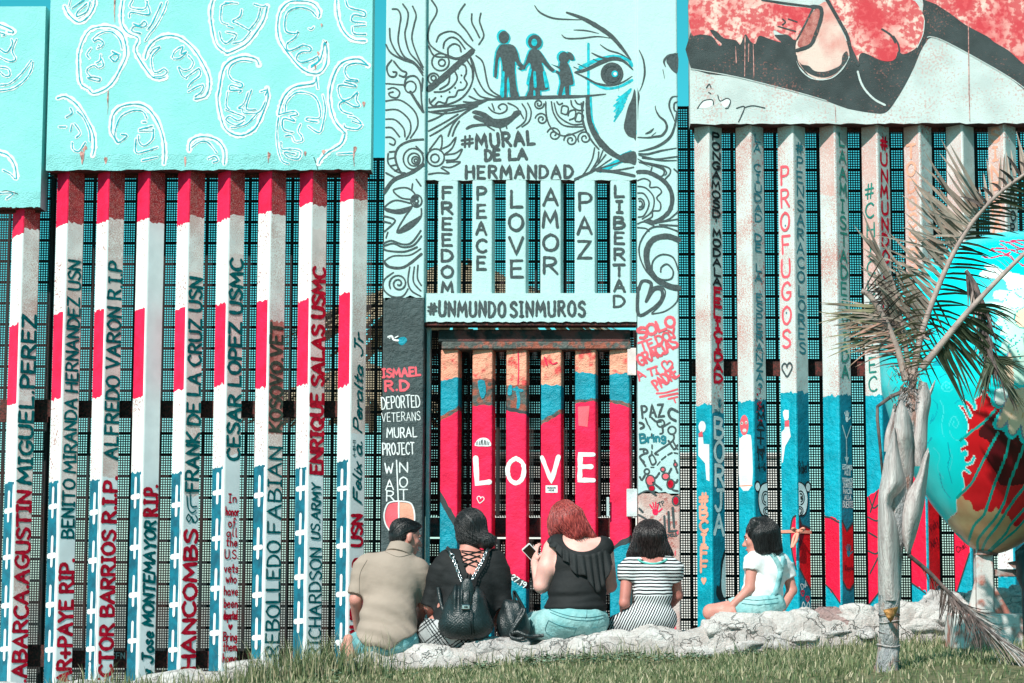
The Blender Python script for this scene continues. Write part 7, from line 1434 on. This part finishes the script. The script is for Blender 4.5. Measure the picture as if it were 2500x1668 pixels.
hq, hA = head(body, Pk(298, 165, .14), (-.55, .68, -.48), (.05, .45, 1), 1.0)
hand3(body, aL[2], (-.02, .15, 1), (-.75, -.55, .1), -1, .95, .5); hand3(body, aR[2], (-.6, .5, -.2), (.2, .2, .9), -1, .95)
sculpt('body', body, 'skin_fair', red); face_bits(hq, hA, 1.0, red, 'hair_red')
hp = [('el', Pk(288, 145, .12), (.096, .108, .105)), ('el', Pk(245, 200, .13), (.05, .085, .085)), ('rc', Pk(320, 165, .07), Pk(370, 248, .035), .085, .045), ('rc', Pk(350, 150, .08), Pk(448, 262, .05), .06, .022), ('rc', Pk(360, 200, .06), Pk(470, 272, .055), .04, .010), ('rc', Pk(300, 190, .05), Pk(325, 258, .045), .055, .03), ('rc', Pk(225, 190, .12), Pk(212, 250, .12), .04, .018)]
def rdisp(g): d = g - Pk(270, 60, .1).astype(np.float32); a = np.arctan2(d[..., 0], -d[..., 2]); return .0010*np.sin(70*a)
ho, hV, hF = sculpt('hair', hp, 'hair_red', red, h=.005, k=.03, disp=rdisp)
strands('locks', ho, hV, hF, [Pk(262, 60, .12), Pk(300, 150, .10), Pk(390, 272, .06)], 'hair_red', 520, 14, .0019, .05, 3)
top = [('el', Pk(355, 690, .035), (.198, .145, .105)), ('el', Pk(365, 600, .04), (.187, .135, .15)), ('el', Pk(380, 450, .06), (.188, .125, .17)), ('rc', Pk(245, 320, .07), Pk(515, 335, .07), .072, .076)]
def rcut(g, f):
    f = cut((Pk(360, 708), (.06, 0, 1)))(g, f); nk = sd(g, ('el', Pk(392, 268, .0), (.125, .20, .10))); f = np.maximum(f, -nk)
    return np.maximum(f, -sd(g, ('el', Pk(196, 395, .05), (.05, .16, .085))))
o, rV, rF = sculpt('black_top', top, 'black_knit', red, k=.045, post=rcut, disp=lambda g: folds(.005, 60, (.1, .1, 1), 5)(g) * np.clip((Pk(0, 520)[2] - g[..., 2])*9, .2, 1.5))
# ruffle: a pleated flounce hung from the neckline
mb = MB(); top_l = smooth(zpts('P', '205,275 250,310 290,345 340,368 400,378 460,370 510,350 545,310'), 10); bot_l = smooth(zpts('P', '185,300 230,350 290,410 345,480 420,520 490,605 530,540 578,440'), 10)
nr_, k = 12, len(top_l); ph_ = np.arange(k); vs = []
for i in range(nr_):
    t = i/(nr_-1)
    for j in range(k):
        p = top_l[j]*(1-t) + bot_l[j]*t; u = j/(k-1); pl_ = math.sin(u*62 + .8*math.sin(u*9)) * (.35 + .65*t); b_ = .10*math.cos((u - .52)*2.3)
        py_ = p[1] + (10*math.sin(u*31)/2.44*t)
        vs.append(at(p[0] + 2.2*pl_*t, py_, YB + .045 - b_ - .012 - .010*pl_ - .020*t + .10*abs(u - .5)**2*2))
mb.add(vs, [(i*k+j, i*k+j+1, (i+1)*k+j+1, (i+1)*k+j) for i in range(nr_-1) for j in range(k-1)], 'black_rib')
rf = mb.build('ruffle', red, smooth=True); sm_ = rf.modifiers.new('thick', 'SOLIDIFY'); sm_.thickness = .004
jeans = [('el', Pk(345, 765, .03), (.220, .17, .125)), ('rc', Pk(260, 790, .05), Pk(120, 800, .42), .125, .09), ('rc', Pk(430, 790, .05), Pk(420, 800, .45), .125, .09), ('rc', Pk(120, 800, .42), Pk(130, 1110, .43), .082, .06), ('rc', Pk(420, 800, .45), Pk(420, 1110, .45), .082, .06), ('rc', Pk(190, 800, .06), Pk(135, 815, .2), .10, .09)]
o, jV, jF = sculpt('jeans', jeans, 'denim_pale', red, post=cut((Pk(345, 672, .0), (.05, .0, -1))), disp=folds(.004, 48, (1, .3, .6), 4))
D = lambda t: drape(jV, jF, zpts('P', t))
line_tubes('jeans_seam', [D('200,705 300,738 420,752 530,735'), D('205,722 300,755 420,770 530,752'), D('195,768 270,800 360,812'), D('195,768 175,830 230,870'), D('360,812 345,850'), D('450,815 530,800'), D('412,755 408,840')], .0018, 'seam', red)
line_tubes('belt_loop', [D('232,672 230,712'), D('418,710 415,752')], .005, 'denim', red)
phn = thing('phone', Pk(105, 385, .2), 'white phone held up in the left hand of the red-haired woman', 'phone'); mat('phone_white', (.8, .82, .82), rough=.3, bump=0)
mb = MB(); c = Pk(97, 372, .20); ux, uy = nrm((.72, -.3, .62)), nrm((-.55, -.2, .80)); uy = nrm(uy - ux*np.dot(ux, uy)); uz = np.cross(ux, uy); hw, hh, ht = .035, .068, .0045
mb.add([c + ux*sx*hw + uy*sy*hh + uz*sz*ht for sz in (-1, 1) for sx, sy in ((-1, -.9), (-.85, -1), (.85, -1), (1, -.9), (1, .9), (.85, 1), (-.85, 1), (-1, .9))], [tuple(range(7, -1, -1)), tuple(range(8, 16))] + [(i, (i+1) % 8, 8+(i+1) % 8, 8+i) for i in range(8)], 'phone_white'); mb.build('casing', phn)
mb = MB(); mb.add([c + ux*sx*hw*.9 + uy*sy*hh*.88 + uz*(ht + .0006) for sx, sy in ((-1, -1), (1, -1), (1, 1), (-1, 1))], [(0, 1, 2, 3)], 'eye_dark'); mb.build('screen', phn)
# ================================================================ girl in the striped dress
gs = person('P', 790, 825, 'girl with dark bobbed hair in a black and white striped dress')
torso = [('el', Pk(800, 745, .03), (.150, .125, .10)), ('el', Pk(815, 610, .03), (.115, .09, .12)), ('el', Pk(805, 480, .05), (.128, .085, .12)), ('rc', Pk(710, 435, .05), Pk(895, 435, .05), .05, .05), ('rc', Pk(805, 430, .05), Pk(800, 360, .08), .048, .042)]
aL = [Pk(665, 455, .05), Pk(646, 665, .0), Pk(640, 715, .20)]; aR = [Pk(938, 455, .05), Pk(962, 620, .12), Pk(900, 700, .28)]
body = torso + [('rc', aL[0], aL[1], .040, .034), ('rc', aL[1], aL[2], .034, .024, {'k': .01}), ('rc', aR[0], aR[1], .040, .034), ('rc', aR[1], aR[2], .034, .024, {'k': .01}), ('rc', Pk(740, 770, .05), Pk(650, 780, .38), .085, .06), ('rc', Pk(860, 770, .05), Pk(850, 780, .40), .085, .06), ('rc', Pk(650, 780, .38), Pk(650, 1060, .38), .055, .034), ('rc', Pk(850, 780, .40), Pk(850, 1060, .40), .055, .034), ('rc', Pk(650, 1065, .37), Pk(645, 1080, .53), .034, .026), ('rc', Pk(850, 1065, .39), Pk(852, 1080, .55), .034, .026)]
hq, hA = head(body, Pk(795, 270, .10), (.02, .9, -.30), (.0, .3, 1), .93)
hand3(body, aL[2], (.4, .6, -.2), (-.4, .2, .8), 1, .8); hand3(body, aR[2], (-.4, .6, -.2), (.4, .2, .8), -1, .8)
sculpt('body', body, 'skin_brown', gs); face_bits(hq, hA, .93, gs, 'hair_brown')
hp = [('el', Pk(797, 255, .085), (.098, .105, .10)), ('rc', Pk(770, 265, .06), Pk(705, 372, .055), .075, .045), ('rc', Pk(820, 265, .06), Pk(885, 362, .055), .075, .045), ('rc', Pk(795, 280, .04), Pk(800, 372, .03), .085, .05), ('rc', Pk(715, 370, .06), Pk(672, 392, .06), .04, .012), ('rc', Pk(880, 360, .06), Pk(925, 378, .06), .04, .012), ('rc', Pk(845, 360, .03), Pk(855, 398, .03), .03, .014), ('rc', Pk(745, 365, .03), Pk(748, 392, .03), .03, .012)]
def gd(g): d = g - Pk(790, 150, .1).astype(np.float32); a = np.arctan2(d[..., 0], -d[..., 2]); return .0012*np.sin(60*a)
ho, hV, hF = sculpt('hair', hp, 'hair_brown', gs, h=.005, k=.03, disp=gd)
strands('locks', ho, hV, hF, [Pk(792, 158, .08), Pk(798, 270, .06), Pk(802, 405, .05)], 'hair_brown', 520, 14, .0019, .045, 4, sway=.06)
dress = [('el', Pk(800, 755, .03), (.162, .137, .105)), ('el', Pk(815, 610, .03), (.126, .10, .12)), ('el', Pk(805, 480, .05), (.139, .095, .12)), ('rc', Pk(710, 435, .05), Pk(895, 435, .05), .060, .060), ('rc', aL[0], aL[0] + (aL[1]-aL[0])*.12, .055, .055), ('rc', aR[0], aR[0] + (aR[1]-aR[0])*.12, .055, .055), ('cc', aL[0], aL[0] + (aL[1]-aL[0])*.36, .056, .052), ('cc', aR[0], aR[0] + (aR[1]-aR[0])*.42, .056, .052), ('rc', Pk(740, 770, .05), Pk(650, 780, .38), .098, .075), ('rc', Pk(860, 770, .05), Pk(850, 780, .40), .098, .075), ('rc', Pk(690, 780, .05), Pk(610, 800, .20), .085, .075)]
o, V_, F_ = sculpt('striped_dress', dress, 'dress_rows', gs, h=.005, k=.04, post=lambda g, f: np.maximum(f, -sd(g, ('el', Pk(812, 380, .02), (.078, .14, .052)))), disp=folds(.002, 50, (.2, .2, 1), 6))
zw = Pk(820, 625)[2]; xw = Pk(830, 0)[0]
recolor(o, V_, F_, [('dress_bias', lambda c: c[:, 2] <= zw)])
ring_ = [(812 + 88*math.cos(t), 395 + 36*math.sin(t)) for t in np.linspace(.25, math.pi - .25, 22)]
line_tubes('neck_trim', [drape(V_, F_, [zp('P', *p) for p in ring_], .002, 2)], .0065, 'mint', gs)
# ================================================================ girl in dungarees, sitting cross-legged
Qk = lambda x, y, dy=0: V3('Q', x, y, dy)
gq = person('Q', 400, 755, 'girl in white tee and pale dungarees sitting cross-legged, face turned left')
torso = [('el', Qk(400, 700, .03), (.150, .125, .09)), ('el', Qk(430, 590, .03), (.112, .09, .12)), ('el', Qk(455, 460, .03), (.118, .085, .12)), ('rc', Qk(385, 410, -.01), Qk(535, 425, .06), .05, .048), ('rc', Qk(455, 400, .03), Qk(440, 320, .04), .046, .042)]
aL = [Qk(368, 430, -.03), Qk(350, 590, -.05), Qk(245, 690, -.07)]; aR = [Qk(565, 450, .08), Qk(606, 600, .08), Qk(545, 715, -.02)]
body = torso + [('rc', aL[0], aL[1], .040, .034), ('rc', aL[1], aL[2], .034, .022, {'k': .01}), ('rc', aR[0], aR[1], .038, .034), ('rc', aR[1], aR[2], .033, .024, {'k': .01}),
     ('rc', Qk(340, 715, .0), Qk(115, 735, .0), .078, .052), ('rc', Qk(115, 735, .0), Qk(260, 770, .14), .050, .034, {'k': .015}), ('rc', Qk(260, 770, .14), Qk(310, 770, .2), .032, .026), ('rc', Qk(440, 720, .08), Qk(260, 735, .32), .078, .052), ('rc', Qk(260, 735, .32), Qk(380, 770, .26), .05, .032), ('rc', Qk(380, 770, .26), Qk(430, 775, .28), .03, .024)]
hq, hA = head(body, Qk(402, 285, .03), (-.96, .18, -.20), (-.08, .0, 1), .95)
hand3(body, aL[2], (-.55, -.05, -.75), (-.45, -.75, .35), 1, .95, .12); hand3(body, aR[2], (-.3, -.3, -.5), (.6, -.6, .3), -1, .8, .1)
sculpt('body', body, 'skin_tan', gq, h=.006); face_bits(hq, hA, .95, gq)
hp = [('el', Qk(425, 245, .03), (.102, .104, .098)), ('rc', Qk(450, 265, .0), Qk(490, 352, -.01), .085, .055), ('rc', Qk(430, 270, -.03), Qk(435, 350, -.045), .06, .04), ('rc', Qk(480, 280, .03), Qk(525, 362, .03), .06, .026), ('rc', Qk(400, 270, -.045), Qk(395, 352, -.05), .035, .016), ('rc', Qk(380, 190, -.03), Qk(345, 240, -.045), .036, .014), ('rc', Qk(470, 280, .07), Qk(470, 350, .07), .06, .03)]
def qd(g): d = g - Qk(410, 130, .0).astype(np.float32); a = np.arctan2(d[..., 0] + d[..., 1]*.6, -d[..., 2]); return .0010*np.sin(66*a)
ho, hV, hF = sculpt('hair', hp, 'hair_black', gq, h=.005, k=.028, disp=qd)
strands('locks', ho, hV, hF, [Qk(420, 146, .02), Qk(440, 260, .01), Qk(478, 368, .0)], 'hair_black', 480, 14, .0019, .03, 5)
tee = [('el', Qk(425, 625, .03), (.130, .108, .10)), ('el', Qk(432, 560, .03), (.126, .104, .12)), ('el', Qk(455, 460, .03), (.132, .098, .12)), ('rc', Qk(390, 412, -.01), Qk(535, 425, .06), .062, .058), ('cc', aL[0] + (aL[0]-aL[1])*.1, aL[0] + (aL[1]-aL[0])*.30, .060, .056), ('cc', aR[0], aR[0] + (aR[1]-aR[0])*.52, .056, .052)]
o, tV, tF = sculpt('tee_shirt', tee, 'tee_white', gq, h=.006, k=.04, post=lambda g, f: np.maximum(np.maximum(f, Qk(0, 655)[2] - g[..., 2]), -sd(g, ('el', Qk(452, 352, .03), (.062, .07, .03)))), disp=folds(.0045, 52, (.8, .2, 1), 7))
sh_ = [('el', Qk(400, 700, .03), (.165, .142, .10)), ('rc', Qk(340, 715, .0), Qk(240, 728, .0), .095, .085), ('rc', Qk(440, 720, .08), Qk(330, 735, .25), .095, .082), ('el', Qk(455, 680, .02), (.12, .12, .09))]
o, V_, F_ = sculpt('dungarees', sh_, 'denim_pale', gq, h=.006, post=cut((Qk(420, 632), (.06, 0, -1)), (Qk(228, 730), (1, .1, .12))), disp=folds(.006, 60, (1, .2, .4), 8))
line_tubes('dungaree_seam', [drape(V_, F_, zpts('Q', '310,655 400,662 520,650')), drape(V_, F_, zpts('Q', '300,680 400,690 520,676')), drape(V_, F_, zpts('Q', '470,690 500,740'))], .0016, 'seam', gq)
mb = MB(); strap(mb, drape(tV, tF, zpts('Q', '425,352 470,370 510,420 532,480 520,560 490,640'), .004, 2), .032, 'denim', .004); strap(mb, drape(tV, tF, zpts('Q', '548,395 545,440 525,520 505,600 480,650'), .005, 2), .03, 'denim', .004); mb.build('strap', gq, smooth=True)
mb = MB(); B = drape(tV, tF, zpts('Q', '478,372 500,396'), .010, 1); mb.tube(B, .008, 'chrome', 6); mb.build('buckle', gq)
# ================================================================ ribbon bow tied round the third post
bow = thing('ribbon', at(1955, 1300, 15.9), 'peach ribbon tied in a bow round the post with the red heart and pink capitals', 'ribbon'); mat('ribbon_peach', (.85, .34, .24), rough=.5, bump=.15)
P = posts_r[2][0]; J = lambda x, y, dy: at(*zp('J', x, y), dy); mb = MB(); yb = 900 + 1110/2.7976
c_ = [np.array(P.face_pt('l', u, yb + 1, .006)) for u in (-.05, .3, .6, .9)] + [np.array(P.face_pt('r', u, yb + 2, .006)) for u in (.1, .4, .7, 1.05)]
strap(mb, c_, .02, 'ribbon_peach', .003, (0, 0, 1)) if 0 else None
vs = []
for p in c_: vs += [p + np.array((0, 0, .011)), p - np.array((0, 0, .011))]
mb.add(vs, [(2*i, 2*i+1, 2*i+3, 2*i+2) for i in range(len(c_)-1)], 'ribbon_peach'); mb.build('band', bow)
mb = MB(); kx = J(808, 1112, 15.86)
for pts_ in ([(808, 1112, 0), (780, 1150, -.02), (768, 1200, -.03), (765, 1225, -.03)], [(808, 1112, 0), (798, 1160, -.03), (790, 1185, -.04), (770, 1222, -.04)]): strap(mb, [J(x, y, 15.85 + d) for x, y, d in pts_], .02, 'ribbon_peach', .002)
for sx in (-1, 1): strap(mb, [J(808, 1112, 15.86), J(808 + sx*28, 1092, 15.82), J(808 + sx*42, 1096, 15.82), J(808 + sx*30, 1108, 15.83), J(808, 1114, 15.85)], .016, 'ribbon_peach', .002)
mb.build('bow', bow, smooth=True); mb = MB(); mb.tube([kx + np.array((-.012, -.012, 0)), kx + np.array((.012, -.012, 0))], .014, 'ribbon_peach', 8); mb.build('knot', bow, smooth=True)
# ---------------------------------------------------------------- give single-mesh things their origin at their base
for o in list(COL.objects):
    if o.type == 'MESH' and o.parent is None and tuple(o.location) == (0, 0, 0) and len(o.data.vertices):
        n = len(o.data.vertices); co = np.empty(n*3); o.data.vertices.foreach_get('co', co); co = co.reshape(-1, 3)
        c = np.array([(co[:, 0].min() + co[:, 0].max())/2, (co[:, 1].min() + co[:, 1].max())/2, co[:, 2].min()])
        if o.get('kind') == 'structure': c[:] = 0
        o.data.vertices.foreach_set('co', (co - c).reshape(-1)); o.data.update(); o.location = Vector(c)
